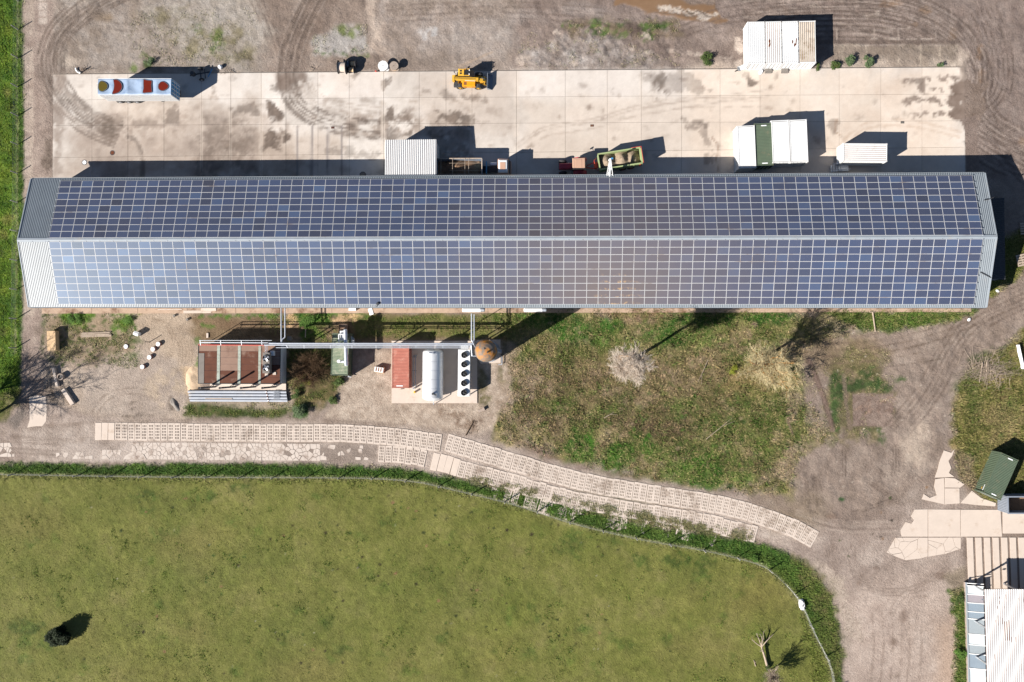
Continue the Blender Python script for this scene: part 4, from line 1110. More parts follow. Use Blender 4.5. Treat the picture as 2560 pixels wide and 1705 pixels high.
# kerb and footing along the barn's south wall
fo = MB()
fx = [105, 230, 345, 470, 590, 700, 830, 960, 1080, 1220, 1380, 1540, 1700, 1880, 2060, 2240, 2428]
fo.prism([at(105, 760, 0).xy, at(2428, 756, 0).xy, at(2428, 779.5, 0).xy, at(105, 783.5, 0).xy], -0.1, 0.03)
foot = tag(fo.build('pavement', M['joint']), kind='structure')
for a, b in zip(fx[:-1], fx[1:]):
    ya, yb2 = 784 - (a - 105) * 0.0017, 784 - (b - 105) * 0.0017
    m = MB()
    m.prism([at(a + 0.4, 758, 0).xy, at(b - 0.4, 758, 0).xy, at(b - 0.4, yb2, 0).xy, at(a + 0.4, ya, 0).xy], 0, 0.08 + random.uniform(-0.01, 0.015))
    m.build('paving_slab', M['kerb'], foot)

# ================================================================== SLAB ROAD
def perforated(rows=5, colsn=3, W=0.955, L=2.62, h=0.1):
    xs, ys = [0], [0]
    mg = 0.14
    for c in range(colsn):
        p = mg + (W - 2 * mg) * (c + 0.5) / colsn
        xs += [p - 0.06, p + 0.06]
    xs.append(W)
    for r in range(rows):
        p = 0.2 + (L - 0.4) * (r + 0.5) / rows
        ys += [p - 0.14, p + 0.14]
    ys.append(L)
    m = MB()
    nx, ny = len(xs), len(ys)
    top = [(x - W / 2, y - L / 2, h) for y in ys for x in xs]
    bot = [(x - W / 2, y - L / 2, 0) for y in ys for x in xs]
    fs = []
    T = lambda i, j: j * nx + i
    B = lambda i, j: nx * ny + j * nx + i
    hole = lambda i, j: 0 <= i < nx - 1 and 0 <= j < ny - 1 and i % 2 == 1 and j % 2 == 1
    for j in range(ny - 1):
        for i in range(nx - 1):
            if hole(i, j):
                a, b, c, d = (i, j), (i + 1, j), (i + 1, j + 1), (i, j + 1)
                for p, q in ((a, b), (b, c), (c, d), (d, a)):
                    fs.append((T(*q), T(*p), B(*p), B(*q)))
            else:
                fs.append((T(i, j), T(i + 1, j), T(i + 1, j + 1), T(i, j + 1)))
    for i in range(nx - 1):
        fs.append((T(i + 1, 0), T(i, 0), B(i, 0), B(i + 1, 0)))
        fs.append((T(i, ny - 1), T(i + 1, ny - 1), B(i + 1, ny - 1), B(i, ny - 1)))
    for j in range(ny - 1):
        fs.append((T(0, j), T(0, j + 1), B(0, j + 1), B(0, j)))
        fs.append((T(nx - 1, j + 1), T(nx - 1, j), B(nx - 1, j), B(nx - 1, j + 1)))
    m.add(top + bot, fs)
    return m.mesh('slab', M['slab'])


P5, P4 = perforated(5), perforated(5, 3, 0.955, 2.45)
pm = MB(); pm.bbox(-0.49, 0.49, -1.3, 1.3, 0, 0.1, 0.03)
PPL = pm.mesh('slab', M['paleslab'])
rb = MB()
rb.prism([at(x, y, 0).xy for x, y in ((238, 1060), (640, 1062), (960, 1068), (1100, 1084), (1200, 1112), (1100, 1140), (960, 1128), (640, 1102), (238, 1096))], -0.06, -0.035)
road_o = tag(rb.build('slab_road', M['joint']), kind='structure')


def lay(px_path, mesh, step, z, skip=(), plain=(), jit=0.02, mat_alt=None):
    P = [at(x, y, 0) for x, y in smooth_pts(px_path, 8)]
    d = [0]
    for a, b in zip(P[:-1], P[1:]):
        d.append(d[-1] + (b - a).length)
    s, k = step / 2, 0
    while s < d[-1]:
        i = max(j for j in range(len(d) - 1) if d[j] <= s)
        t = (s - d[i]) / (d[i + 1] - d[i])
        p = P[i].lerp(P[i + 1], t)
        a = math.atan2(P[i + 1].y - P[i].y, P[i + 1].x - P[i].x)
        if k not in skip:
            zz = z(k) if callable(z) else z
            o = ob('slab', PPL if k in plain else mesh, road_o, (p.x + random.uniform(-jit, jit), p.y + random.uniform(-2 * jit, 2 * jit), zz), a + random.uniform(-0.012, 0.012))
            o.rotation_euler.x = random.uniform(-0.006, 0.006)
        s += step; k += 1


random.seed(3)
lay([(238, 1078), (420, 1080), (640, 1082), (840, 1083), (960, 1090), (1040, 1099), (1098, 1107)], P5, 1.005, lambda k: -0.045 + random.uniform(-0.012, 0.012), plain=(0, 1, 2))
lay([(1116, 1106), (1200, 1130), (1300, 1160), (1400, 1190), (1500, 1213), (1600, 1230), (1700, 1245), (1800, 1262), (1880, 1283), (1940, 1303), (1990, 1324), (2030, 1346)], P5, 1.01, lambda k: -0.045 + random.uniform(-0.012, 0.012), jit=0.03)
lay([(946, 1134), (1020, 1139), (1085, 1152), (1150, 1170), (1250, 1196), (1350, 1227), (1450, 1252), (1550, 1271), (1650, 1286), (1750, 1303), (1850, 1327), (1890, 1338)], P4, 1.01, lambda k: -0.05 + random.uniform(-0.02, 0.012), plain=(8, 9, 10, 11), jit=0.05, skip=(7,))
lay([(1230, 1222), (1330, 1253), (1450, 1288), (1560, 1305), (1680, 1322), (1790, 1345)], P4, 1.02, lambda k: -0.1 + random.uniform(-0.02, 0.03), jit=0.08, skip=(1, 4, 9, 15, 16, 20, 21, 26, 30, 31))


# ---- broken paving: plates between cracks
def clip_poly(P, nx, ny, c):
    out = []
    for i in range(len(P)):
        a, b = P[i], P[(i + 1) % len(P)]
        da, db = a[0] * nx + a[1] * ny - c, b[0] * nx + b[1] * ny - c
        if da <= 0:
            out.append(a)
        if da * db < 0:
            t = da / (da - db)
            out.append((a[0] + (b[0] - a[0]) * t, a[1] + (b[1] - a[1]) * t))
    return out


def shatter(poly_w, seeds, gap, keep, h, parent, material, name='paving_piece', zb=-0.06):
    ar = sum(poly_w[i][0] * poly_w[(i + 1) % len(poly_w)][1] - poly_w[(i + 1) % len(poly_w)][0] * poly_w[i][1] for i in range(len(poly_w)))
    P0 = list(poly_w) if ar > 0 else list(poly_w)[::-1]
    for i, a in enumerate(seeds):
        P = P0
        for j, b in enumerate(seeds):
            if i == j or math.hypot(a[0] - b[0], a[1] - b[1]) > 6:
                continue
            dx, dy = b[0] - a[0], b[1] - a[1]
            l = math.hypot(dx, dy)
            P = clip_poly(P, dx / l, dy / l, ((a[0] + b[0]) / 2 * dx + (a[1] + b[1]) / 2 * dy) / l - gap * random.uniform(0.3, 1.6))
            if len(P) < 3:
                break
        if len(P) >= 3 and random.random() < keep:
            m = MB(); m.prism(P, zb, h + random.uniform(-0.02, 0.012))
            m.build(name, material, parent)


bk = MB(); bk.prism([at(x, y, 0).xy for x, y in ((225, 1104), (936, 1112), (925, 1150), (230, 1148))], -0.07, -0.04)
broken = tag(bk.build('broken_paving', M['joint']), kind='structure')
random.seed(14)
for strip, nx_, ny_, keep in (([(330, 1106), (800, 1110), (800, 1152), (330, 1148)], 52, 4, 0.86), ([(255, 1125), (330, 1124), (330, 1148), (255, 1148)], 6, 2, 0.8), ([(800, 1112), (930, 1114), (920, 1150), (800, 1150)], 12, 4, 0.4), ([(0, 1108), (36, 1106), (36, 1142), (0, 1142)], 4, 4, 0.7), ([(140, 1132), (232, 1130), (232, 1148), (140, 1146)], 9, 2, 0.35)):
    W = [at(*p, 0) for p in strip]
    seeds = []
    for i in range(nx_):
        for j in range(ny_):
            if random.random() < 0.16:
                continue
            u = (i + random.uniform(0.05, 0.95)) / nx_; v = (j + random.uniform(0.05, 0.95)) / ny_
            p = W[0].lerp(W[1], u).lerp(W[3].lerp(W[2], u), v)
            seeds.append((p.x, p.y))
    shatter([(p.x, p.y) for p in W], seeds, 0.035, keep, 0.01, broken, M['oldslab'])

# ---- pale slabs at the eastern junction
T8 = lambda x, y: at(x / 3.081 + 1920, y / 3.081 + 1196, 0)
jm = MB(); jm.prism([T8(*p).xy for p in ((1040, 330), (1130, 240), (2100, 240), (2100, 440), (1500, 540), (1240, 600), (1060, 620), (960, 560))], -0.08, -0.045)
junc = tag(jm.build('junction_paving', M['joint']), kind='structure')
for pts in ([(1100, 290), (1130, 240), (1230, 238), (1230, 448), (1030, 448), (1020, 400), (1060, 335), (1105, 348), (1125, 322)], [(1235, 238), (1480, 241), (1480, 448), (1235, 448)], [(1485, 241), (1790, 241), (1802, 448), (1485, 448)], [(1808, 241), (2110, 241), (2110, 424), (1808, 424)],
            [(1245, 150), (1300, 128), (1280, 60), (1290, 6), (1355, -4), (1358, 70), (1358, 200), (1185, 160), (1200, 120)], [(1362, 70), (1362, -6), (1440, 0), (1512, 45), (1476, 72)], [(1362, 76), (1474, 76), (1476, 192), (1362, 199)], [(1482, 190), (1570, 95), (1640, 150), (1755, 190), (1750, 215), (1600, 205)]):
    m = MB(); m.prism([T8(*p).xy for p in pts], -0.08, 0.03 + random.uniform(-0.01, 0.01)); m.build('paving_slab', M['paleslab'], junc)
m = MB(); m.prism([at(*p, 0).xy for p in ((2360, 1126), (2378, 1132), (2386, 1124), (2380, 1140), (2371, 1152), (2378, 1170), (2372, 1182), (2386, 1192), (2337, 1194), (2345, 1172), (2350, 1150))], -0.08, 0.03); m.build('paving_slab', M['paleslab'], junc)
random.seed(31)
for pts, n in (([(980, 456), (1230, 456), (1230, 600), (1180, 615), (1060, 630), (990, 605), (915, 570), (950, 510)], 13), ([(1235, 456), (1485, 456), (1485, 540), (1370, 580), (1235, 602)], 9)):
    W = [T8(*p).xy for p in pts]
    sd = []
    xs = [p[0] for p in W]; ys = [p[1] for p in W]
    while len(sd) < n:
        p = (random.uniform(min(xs), max(xs)), random.uniform(min(ys), max(ys)))
        if len(sd) > n * 0.5 or True:
            sd.append(p)
    shatter([tuple(p) for p in W], sd, 0.022, 1.0, 0.02, junc, M['paleslab'], 'paving_piece', -0.08)
for k in range(8):
    T6 = lambda x, y: at(2380 + x / 4.978, 1300 + y / 4.978, 0)
    x0 = 182 + 107 * k
    m = MB(); m.prism([T6(x0, 217).xy, T6(x0 + 76, 217).xy, T6(x0 + 100, 852).xy, T6(x0 + 24, 852).xy], -0.08, 0.05 + random.uniform(-0.008, 0.008)); m.build('paving_strip', M['paleslab'], junc)
m = MB(); m.prism([at(*p, 0).xy for p in ((73, 993), (92, 988), (114, 991), (117, 1020), (115, 1053), (106, 1065), (84, 1066), (68, 1069), (74, 1050))], -0.1, 0.0)
pat = tag(m.build('lane_slab', M['paleslab']), kind='structure')
# ================================================================== SOLAR BARN
BL, BW, ZE, ZR = 68.05, 9.36, 4.7, 7.4
BC = Vector((-6.53, 16.95, 0))
BRZ = R(-0.17)
barn = thing('barn', 'very long barn with a low pitched roof covered in rows of solar panels', 'barn', BC, BRZ)
SA = math.atan2(ZR - ZE, BW)
ca, sa = math.cos(SA), math.sin(SA)
SLEN = BW / ca


def slope_pt(side, x, s, n=0.0):
    """point on a roof slope: s metres up from the eave, n metres above the sheet; side +1 north, -1 south"""
    return (x, side * (BW - s * ca + n * sa), ZE + s * sa + n * ca)


for side in (1, -1):
    m = MB()
    if side == 1:
        m.corr(-BL, BL, lambda u, v, z: slope_pt(1, -u, v * SLEN, z), 0.25, 0.045)
    else:
        m.corr(-BL, BL, lambda u, v, z: slope_pt(-1, u, v * SLEN, z), 0.25, 0.045)
    m.build('roof_slope', M['roof'], barn)
    g = MB()
    y = side * (BW + 0.07)
    pr = [(-0.075, 0.0), (-0.07, -0.06), (-0.03, -0.1), (0.03, -0.1), (0.07, -0.06), (0.075, 0.0)]
    vs = [(x, y + a, ZE - 0.02 + b) for x in (-BL, BL) for a, b in pr]
    g.add(vs, [(i, i + 1, 7 + i, 6 + i) for i in range(5)])
    g.build('gutter', M['ridge'], barn)
    for xx in (-50, -20, 12, 44):
        g = MB(); g.cyl((xx, side * (BW - 0.25), 0.05), (xx, side * (BW - 0.25), ZE - 0.1), 0.06, n=8); g.build('downpipe', M['steel'], barn)
rc = MB()
prof = [(-0.3, -0.045), (-0.08, 0.02), (0, 0.05), (0.08, 0.02), (0.3, -0.045)]
vs = [(x, a, ZR + 0.07 + b) for x in (-BL - 0.03, BL + 0.03) for a, b in prof]
rc.add(vs, [(i, 5 + i, 6 + i, i + 1) for i in range(4)])
ridge = rc.build('ridge_cap', M['ridge'], barn)
for k in range(68):
    m = MB(); x = -66 + k * 1.95
    m.box(x, x + 0.12, -0.27, -0.2, ZR + 0.02, ZR + 0.1)
    m.build('bracket', M['steel'], ridge)
for sx in (-1, 1):
    for side in (1, -1):
        m = MB()
        a = Vector(slope_pt(side, sx * (BL + 0.02), 0, 0.03)); b = Vector(slope_pt(side, sx * (BL + 0.02), SLEN, 0.03))
        m.bar(a, b, 0.14, 0.16)
        m.build('verge_trim', M['ridge'], barn)
wi, we = 0.45, 0.5
for side in (1, -1):
    m = MB()
    y = side * (BW - we)
    m.corr(-BL + wi, BL - wi, lambda u, v, z: (u if side == -1 else -u, y + side * z, 0.0 + v * (ZE + 0.1)), 0.3, 0.04)
    m.build('wall', M['wallsheet'], barn)
for sx in (1, -1):
    m = MB()
    x = sx * (BL - wi)
    zt = lambda y: ZE + (BW - abs(y)) * sa / ca - 0.02
    ys = [-(BW - we), 0, BW - we]
    m.prism([(y, zt(y)) for y in ys] + [(BW - we, 0), (-(BW - we), 0)], 0, 0.08)
    m.v = [(x + (v[2] - 0.04), v[0], v[1]) for v in m.v]
    m.build('wall', M['wallsheet'], barn)
for x in (-60, -38, -16, 18, 40, 60):
    d = MB(); d.box(x - 2.2, x + 2.2, BW - we + 0.05, BW - we + 0.12, 0, 4.1)
    dd = d.build('door', M['greysteel'], barn)
    d = MB(); d.box(x + 1.9, x + 2.0, BW - we + 0.12, BW - we + 0.17, 1.0, 1.4); d.build('handle', M['dark'], dd)

# ---- panels: 80 columns, 9 rows on each slope
PX0, PXN = (-70.02 - BC.x), 80
PPW = 129.72 / PXN
PPH = 1.008
PS0 = 0.44          # distance of the lowest row from the eave
PW_, PH_ = PPW - 0.016, PPH - 0.016
FRM = 0.03
pv = [(0, 0, 0), (PW_, 0, 0), (PW_, PH_, 0), (0, PH_, 0), (0, 0, 0.04), (PW_, 0, 0.04), (PW_, PH_, 0.04), (0, PH_, 0.04),
      (FRM, FRM, 0.04), (PW_ - FRM, FRM, 0.04), (PW_ - FRM, PH_ - FRM, 0.04), (FRM, PH_ - FRM, 0.04),
      (FRM, FRM, 0.034), (PW_ - FRM, FRM, 0.034), (PW_ - FRM, PH_ - FRM, 0.034), (FRM, PH_ - FRM, 0.034)]
pf = [(0, 1, 5, 4), (1, 2, 6, 5), (2, 3, 7, 6), (3, 0, 4, 7), (4, 5, 9, 8), (5, 6, 10, 9), (6, 7, 11, 10), (7, 4, 8, 11),
      (8, 9, 13, 12), (9, 10, 14, 13), (10, 11, 15, 14), (11, 8, 12, 15), (12, 13, 14, 15)]
pv = np.array(pv); pf = np.array(pf)
puv = np.zeros((13, 4, 2)); puv[12] = [(0, 0), (1, 0), (1, 1), (0, 1)]


def panel_mesh(name, mats, tints):
    k = len(mats)
    co = np.concatenate([pv @ m[:3, :3].T + m[:3, 3] for m in mats])
    f = np.concatenate([pf + 16 * i for i in range(k)])
    me = bpy.data.meshes.new(name)
    raw_mesh(me, co, f)
    me.materials.append(M['frame']); me.materials.append(M['solar'])
    mi = np.tile(np.array([0] * 12 + [1], np.int32), k)
    me.polygons.foreach_set('material_index', mi)
    uv = me.uv_layers.new(name='UVMap')
    uv.data.foreach_set('uv', np.tile(puv.reshape(-1), k).astype(np.float32))
    ta = me.attributes.new('tint', 'FLOAT', 'POINT')
    ta.data.foreach_set('value', np.repeat(np.array(tints, np.float32), 16))
    return me


def panel_matrix(side, c, r):
    ex = Vector((1, 0, 0)) if side == -1 else Vector((-1, 0, 0))
    es = Vector((0, -side * ca, sa)); en = Vector((0, side * sa, ca))
    x = PX0 + c * PPW if side == -1 else PX0 + (c + 1) * PPW - 0.016
    o = Vector(slope_pt(side, x, PS0 + r * PPH, 0.12))
    return Matrix(((ex.x, es.x, en.x, o.x), (ex.y, es.y, en.y, o.y), (ex.z, es.z, en.z, o.z), (0, 0, 0, 1)))


random.seed(77)


def rtint():
    v = random.gauss(0.5, 0.09)
    if random.random() < 0.05:
        v += 0.25
    if random.random() < 0.12:
        v -= 0.16
    return max(0.02, min(1.0, v))


variants = [panel_mesh('solar_panel', [np.eye(4)], [t]) for t in [rtint() for _ in range(14)]]
mats_, tints_ = [], []
for side in (1, -1):
    for c in range(PXN):
        for r in range(9):
            Mx = panel_matrix(side, c, r)
            if side == -1 and c >= PXN - 33:
                o = ob('solar_panel', random.choice(variants), barn)
                o.matrix_local = Mx
            else:
                mats_.append(np.array(Mx)); tints_.append(rtint())
tag(ob('solar_panel_rows', panel_mesh('solar_panel_rows', mats_, tints_), barn), kind='stuff')
# clamps at the open ends of the panel rows
for xe in (PX0 - 0.1, PX0 + PXN * PPW + 0.05):
    for side in (1, -1):
        m = MB()
        for r in range(10):
            p = slope_pt(side, xe, PS0 + r * PPH, 0.12)
            m.box(p[0] - 0.08, p[0] + 0.08, p[1] - 0.05, p[1] + 0.05, p[2] - 0.05, p[2] + 0.06)
        m.build('clamp_row', M['alu'], barn)
# cables over the eastern verge
for pts in (((2460, 497), (2472, 495), (2484, 490)), ((2449, 677), (2462, 683), (2477, 690))):
    m = MB()
    P = []
    for x, y in pts:
        for z in [5.6]:
            q = at(x, y, 5.9) - BC
            s = (BW - abs(q.y)) / ca
            P.append(slope_pt(1 if q.y > 0 else -1, q.x, s, 0.1))
    P.append((P[-1][0] + 0.15, P[-1][1], 2.5))
    m.tube(P, 0.07, 6)
    m.build('cable_conduit', M['dark'], barn)
# small floodlight on the south eave
m = MB()
p = at(944, 762, 5.0) - BC
m.bar((p.x - 0.25, p.y - 0.35, 4.75), (p.x + 0.05, p.y, 5.15), 0.05)
m.box(p.x - 0.1, p.x + 0.2, p.y - 0.06, p.y + 0.25, 5.1, 5.3)
m.build('floodlight', M['dark'], barn)
# low lean-to on the eastern gable
LE0, LE1 = at(2478, 492, 2.7), at(2508, 696, 2.6)
m = MB()
x0 = BC.x + BL - 0.5
y1, y0 = at(2490, 490, 2.8).y, at(2500, 695, 2.8).y
m.corr(y0, y1, lambda u, v, z: (x0 - BC.x + v * (LE1.x - x0 + 0.3) if True else 0, u - BC.y, 3.1 - v * 0.5 + z), 0.28, 0.05)
m.build('lean_to_roof', M['dark'], barn)
m = MB()
m.box(x0 - BC.x, LE1.x - BC.x + 0.1, y0 - BC.y + 0.15, y1 - BC.y - 0.15, 0, 2.55)
m.build('lean_to_wall', M['greysteel'], barn)

# horizontal white ducts under the south eave
for px, lab in ((1184, 'white horizontal duct under the eave above the twin pipes to the silo'), (1338, 'white horizontal duct under the eave beside the shadow of the silo')):
    p = at(px, 774, 4.0)
    t = thing('wall_duct', lab, 'duct', (p.x, p.y, 0), BRZ, 'ducts on the barn wall')
    m = MB(); m.lathe([(0.0, -1.65), (0.3, -1.62), (0.36, -1.5), (0.36, 1.0), (0.33, 1.05), (0.33, 1.5), (0.25, 1.62), (0, 1.65)], 16, (0, 0, 4.0), 'x', mats=[0, 0, 0, 0, 1, 1, 1]); m.build('shell', [M['white'], M['steel']], t)
    for x in (-0.9, 0.8):
        m = MB(); m.box(x - 0.04, x + 0.04, -0.1, 0.75, 3.55, 3.7); m.build('bracket', M['steel'], t)
    m = MB(); m.cyl((1.2, 0, 4.0), (1.2, 0.8, 4.0), 0.2, n=10); m.build('inlet', M['steel'], t)

# ================================================================== NORTH ANNEX
an = thing('annex', 'tall annex with a white corrugated roof built against the barn', 'annex', (0, 0, 0))
A0, A1_, A2 = at(964, 350, 4.0), at(1091.5, 350, 4.0), at(962, 442, 4.4)
m = MB()
yn, ys_ = A0.y, at(962, 441, 4.4).y - 0.3
m.corr(A0.x, A1_.x, lambda u, v, z: (-(u) + A0.x + A1_.x, yn + v * (ys_ - yn), 4.05 + v * 0.35 + z), 0.27, 0.06, low=1)
m.build('roof', [M['white'], M['valley']], an)
for x0_, x1_, y0_, y1_ in ((A0.x + 0.1, A0.x + 0.22, ys_, yn - 0.15), (A1_.x - 0.22, A1_.x - 0.1, ys_, yn - 0.15)):
    m = MB(); m.box(x0_, x1_, y0_, y1_, 0.1, 4.0); m.build('wall', M['wallsheet'], an)
m = MB(); m.box(A0.x + 0.25, A1_.x - 0.25, yn - 0.3, yn - 0.2, 0.1, 4.0); m.build('wall', M['wallsheet'], an)
m = MB(); m.box(A0.x + 1.5, A1_.x - 1.5, yn - 0.2, yn - 0.14, 0.12, 3.6); m.build('door', M['greysteel'], an)

# ================================================================== CONTAINERS
def container_meshes(key, mroof, mwall, ribs='across', L=6.06, Wd=2.44, H=2.59):
    out = []
    hl, hw = L / 2, Wd / 2
    r = MB()
    if ribs == 'across':
        r.corr(-hl + 0.12, hl - 0.12, lambda u, v, z: (-hw + 0.06 + v * (Wd - 0.12), u, H - 0.06 + z), 0.21, 0.035)
        r.v = [(-x, y, z) for x, y, z in r.v]
        r.v = [(x, y, z) for x, y, z in r.v]
    else:
        r.corr(-hw + 0.06, hw - 0.06, lambda u, v, z: (-u, -hl + 0.1 + v * (L - 0.2), H - 0.06 + z) if False else (u, -hl + 0.1 + v * (L - 0.2), H - 0.06 + z), 0.29, 0.05, low=(1 if mroof != M['white'] else None))
    out.append(('roof', r.mesh('roof', [mroof, M['valleypink']])))
    fr = MB()
    for sx in (-1, 1):
        fr.box(sx * hw - 0.05, sx * hw + 0.05, -hl + 0.09, hl - 0.09, H - 0.12, H)
        fr.box(sx * hw - 0.05, sx * hw + 0.05, -hl + 0.09, hl - 0.09, 0, 0.16)
    for sy in (-1, 1):
        fr.box(-hw + 0.09, hw - 0.09, sy * hl - 0.06, sy * hl + 0.06, H - 0.12, H)
        fr.box(-hw + 0.09, hw - 0.09, sy * hl - 0.06, sy * hl + 0.06, 0, 0.16)
    out.append(('frame', fr.mesh('frame', mwall)))
    for sx in (-1, 1):
        for sy in (-1, 1):
            p = MB(); p.box(sx * hw - 0.085, sx * hw + 0.085, sy * hl - 0.085, sy * hl + 0.085, 0, H + 0.012)
            p.box(sx * hw - 0.05, sx * hw + 0.05, sy * hl - 0.03, sy * hl + 0.03, H + 0.014, H + 0.016, 1)
            out.append(('corner_post', p.mesh('corner_post', [mwall, M['rust']])))
    for sx in (-1, 1):
        s = MB()
        s.corr(-hl + 0.1, hl - 0.1, lambda u, v, z: (sx * (hw - 0.06 + z), u * (1 if sx > 0 else -1), 0.14 + v * (H - 0.24)), 0.26, 0.035)
        out.append(('side_wall', s.mesh('side_wall', mwall)))
    s = MB()
    s.corr(-hw + 0.1, hw - 0.1, lambda u, v, z: (-u, hl - 0.06 + z, 0.14 + v * (H - 0.24)), 0.26, 0.035)
    out.append(('end_wall', s.mesh('end_wall', mwall)))
    for sx in (-1, 1):
        d = MB()
        d.box(min(0.01 * sx, sx * (hw - 0.1)), max(0.01 * sx, sx * (hw - 0.1)), -hl - 0.02, -hl + 0.05, 0.16, H - 0.13)
        out.append(('door', d.mesh('door', mwall)))
        rd = MB()
        for xx in (0.25, 0.85):
            rd.cyl((sx * xx, -hl - 0.06, 0.2), (sx * xx, -hl - 0.06, H - 0.2), 0.025, n=6)
        out.append(('lock_rod', rd.mesh('lock_rod', M['steel'])))
    return out


CM = {}


def container(label, centre, rz, mroof='white', mwall='white', ribs='across', H=2.59, z0=0.12, group=None, print_=None, L=6.06, Wd=2.44):
    key = (mroof, mwall, ribs, H, L, Wd)
    if key not in CM:
        CM[key] = container_meshes(key, M[mroof], M[mwall], ribs, L, Wd, H)
    t = thing('container', label, 'container', (centre[0], centre[1], z0), rz, group)
    door = None
    for n, me in CM[key]:
        if n == 'lock_rod':
            ob(n, me, door)
        else:
            o = ob(n, me, t)
            if n == 'door':
                door = o
    if print_:
        for (x, y, wdt) in print_:
            m = MB(); m.box(x - wdt / 2, x + wdt / 2, y - 0.07, y + 0.07, H - 0.01, H + 0.004); m.build('marking', M['plastic'], t)
    return t


G1 = 'white containers in the top row'
for k, (x, lab, mr) in enumerate(((30.80, 'plain white container, westernmost of the row behind the yard', 'white'), (33.20, 'white container with a long rust spot, second from the west in the back row', 'whiterust'), (35.58, 'white container with a forked rust spot, third from the west in the back row', 'white'), (37.95, 'tan lichen stained container, easternmost of the row behind the yard', 'lichen'))):
    c = container(lab, (x, 45.78), R(0.4), mr, 'white', 'along', 2.6, 0.02, G1, None, 5.95, 2.37)
    if k in (1, 2):
        m = MB()
        random.seed(k)
        for i in range(5):
            x0 = -0.55 + 0.0 * i + random.uniform(-0.1, 0.1) if k == 1 else 0.75 + random.uniform(-0.12, 0.12) - (0.45 if i > 3 else 0)
            y0 = random.uniform(-0.5, 0.35)
            m.prism([(x0 - 0.07, y0 - 0.25), (x0 + 0.05, y0 - 0.2), (x0 + 0.09, y0 + 0.1), (x0 + 0.01, y0 + 0.3), (x0 - 0.06, y0 + 0.1)], 2.588, 2.592 + 0.001 * i)
        m.build('rust_spot', M['rust'], c)
for px, lab in ((1920, 'grey concrete doorstep below the second white container'), (1961, 'grey concrete doorstep below the third white container')):
    p = at(px, 176.5, 0.1)
    m = MB(); m.bbox(-0.5, 0.5, -0.22, 0.22, 0, 0.25, 0.02); m.box(-0.5, 0.5, -0.42, -0.22, 0, 0.13)
    tag(m.build('doorstep', M['sheetgrey'], None, (p.x, p.y, 0.12)), lab, 'step', 'container doorsteps')
G2 = 'containers parked beside the barn'
for px, py, lab, mr, H, pr in ((1866.9, 366.8, 'plain white container on the west side of the green one', 'white', 2.59, None), (1909.6, 360.9, 'green container between white ones with small white print at both ends', 'green', 2.45, [(0.1, 2.72, 0.75), (0.05, -2.72, 0.8)]), (1952, 353.4, 'white container directly east of the green one', 'white', 2.65, None), (1997, 352, 'white container at the east end of the parked four', 'white', 2.65, None)):
    c = at(px, py, 0.12 + H)
    container(lab, c, R(1.9), mr, mr, 'across', H, 0.12, G2, pr, 5.98, 2.35)
# raised container with stairs
c = (45.7, 29.52)
rt = container('white container with rust streaks standing on legs at the yard end', c, R(90 - 1.2), 'whiterust', 'white', 'along', 2.59, 0.85, None, None, 5.98, 2.42)
for sx in (-1, 1):
    for sy in (-1, 1):
        m = MB(); m.box(sx * 1.0 - 0.07, sx * 1.0 + 0.07, sy * 2.3 - 0.07, sy * 2.3 + 0.07, -0.75, 0.0); m.box(sx * 1.0 - 0.16, sx * 1.0 + 0.16, sy * 2.3 - 0.16, sy * 2.3 + 0.16, -0.76, -0.7)
        m.build('support_leg', M['steel'], rt)
m = MB(); m.box(-1.12, -1.0, -3.4, 3.0, -0.16, 0.0); m.box(1.0, 1.12, -3.4, 3.0, -0.16, 0.0); m.box(-1.0, 1.0, -3.4, -3.28, -0.14, -0.02)
m.build('chassis_frame', M['greysteel'], rt)
sp = at(2098, 421, 0.4)
st = thing('stairs', 'metal steps with handrails at the raised white container', 'stairs', (sp.x, sp.y, 0.12), R(2))
for k in range(4):
    m = MB(); m.box(-1.2 + 0.3 * k, -0.92 + 0.3 * k, -0.5, 0.5, 0.18 + 0.2 * k, 0.22 + 0.2 * k); m.build('tread', M['steel'], st)
m = MB(); m.box(0.0, 1.1, -0.55, 0.6, 0.82, 0.86); m.build('landing', M['steel'], st)
for y in (-0.5, 0.5):
    m = MB()
    m.tube([(-1.2, y, 0.2), (-1.2, y, 1.1), (0.0, y, 1.85), (1.1, y, 1.85), (1.1, y, 0.0)], 0.025, 6)
    m.tube([(0.0, y, 0.0), (0.0, y, 1.85)], 0.025, 6)
    m.tube([(-1.2, y, 0.65), (0.0, y, 1.35), (1.1, y, 1.35)], 0.02, 6)
    m.build('handrail', M['pipe'], st)
# rotated green container and open steel skip at the right edge
a, b, c2, d2 = at(2504.3, 1135, 2.6), at(2463.8, 1228.5, 2.6), at(2543.6, 1153.6, 2.6), at(2500.6, 1248, 2.6)
ce = (a + b + c2 + d2) / 4
ax = (a - b) + (c2 - d2)
gc = container('dark green container set askew beside the grey open skip', ce, math.atan2(ax.y, ax.x) - math.pi / 2, 'green', 'green', 'across', 2.59, 0.0, None, [(0.2, 2.75, 0.7), (0.1, -2.75, 0.7)])
m = MB(); m.box(-1.24, -1.235, -2.75, -1.9, 1.9, 2.02); m.build('marking', M['plastic'], gc)
m = MB(); m.box(-1.24, -1.235, -2.6, -2.3, 1.45, 1.6); m.build('sticker', M['yellow'], gc)
a, b = at(2519, 1242, 2.55), at(2521, 1283.5, 2.55)
sk = thing('skip', 'grey open topped steel container at the right edge', 'skip', ((a.x + b.x) / 2, (a.y + b.y) / 2, 0), R(0.5))
SL = 6.0; SW = (a - b).length
m = MB(); m.corr(-SW / 2, SW / 2, lambda u, v, z: (-z - 0.02, -u, v * 2.5), 0.24, 0.05); m.build('end_wall', M['greysteel'], sk)
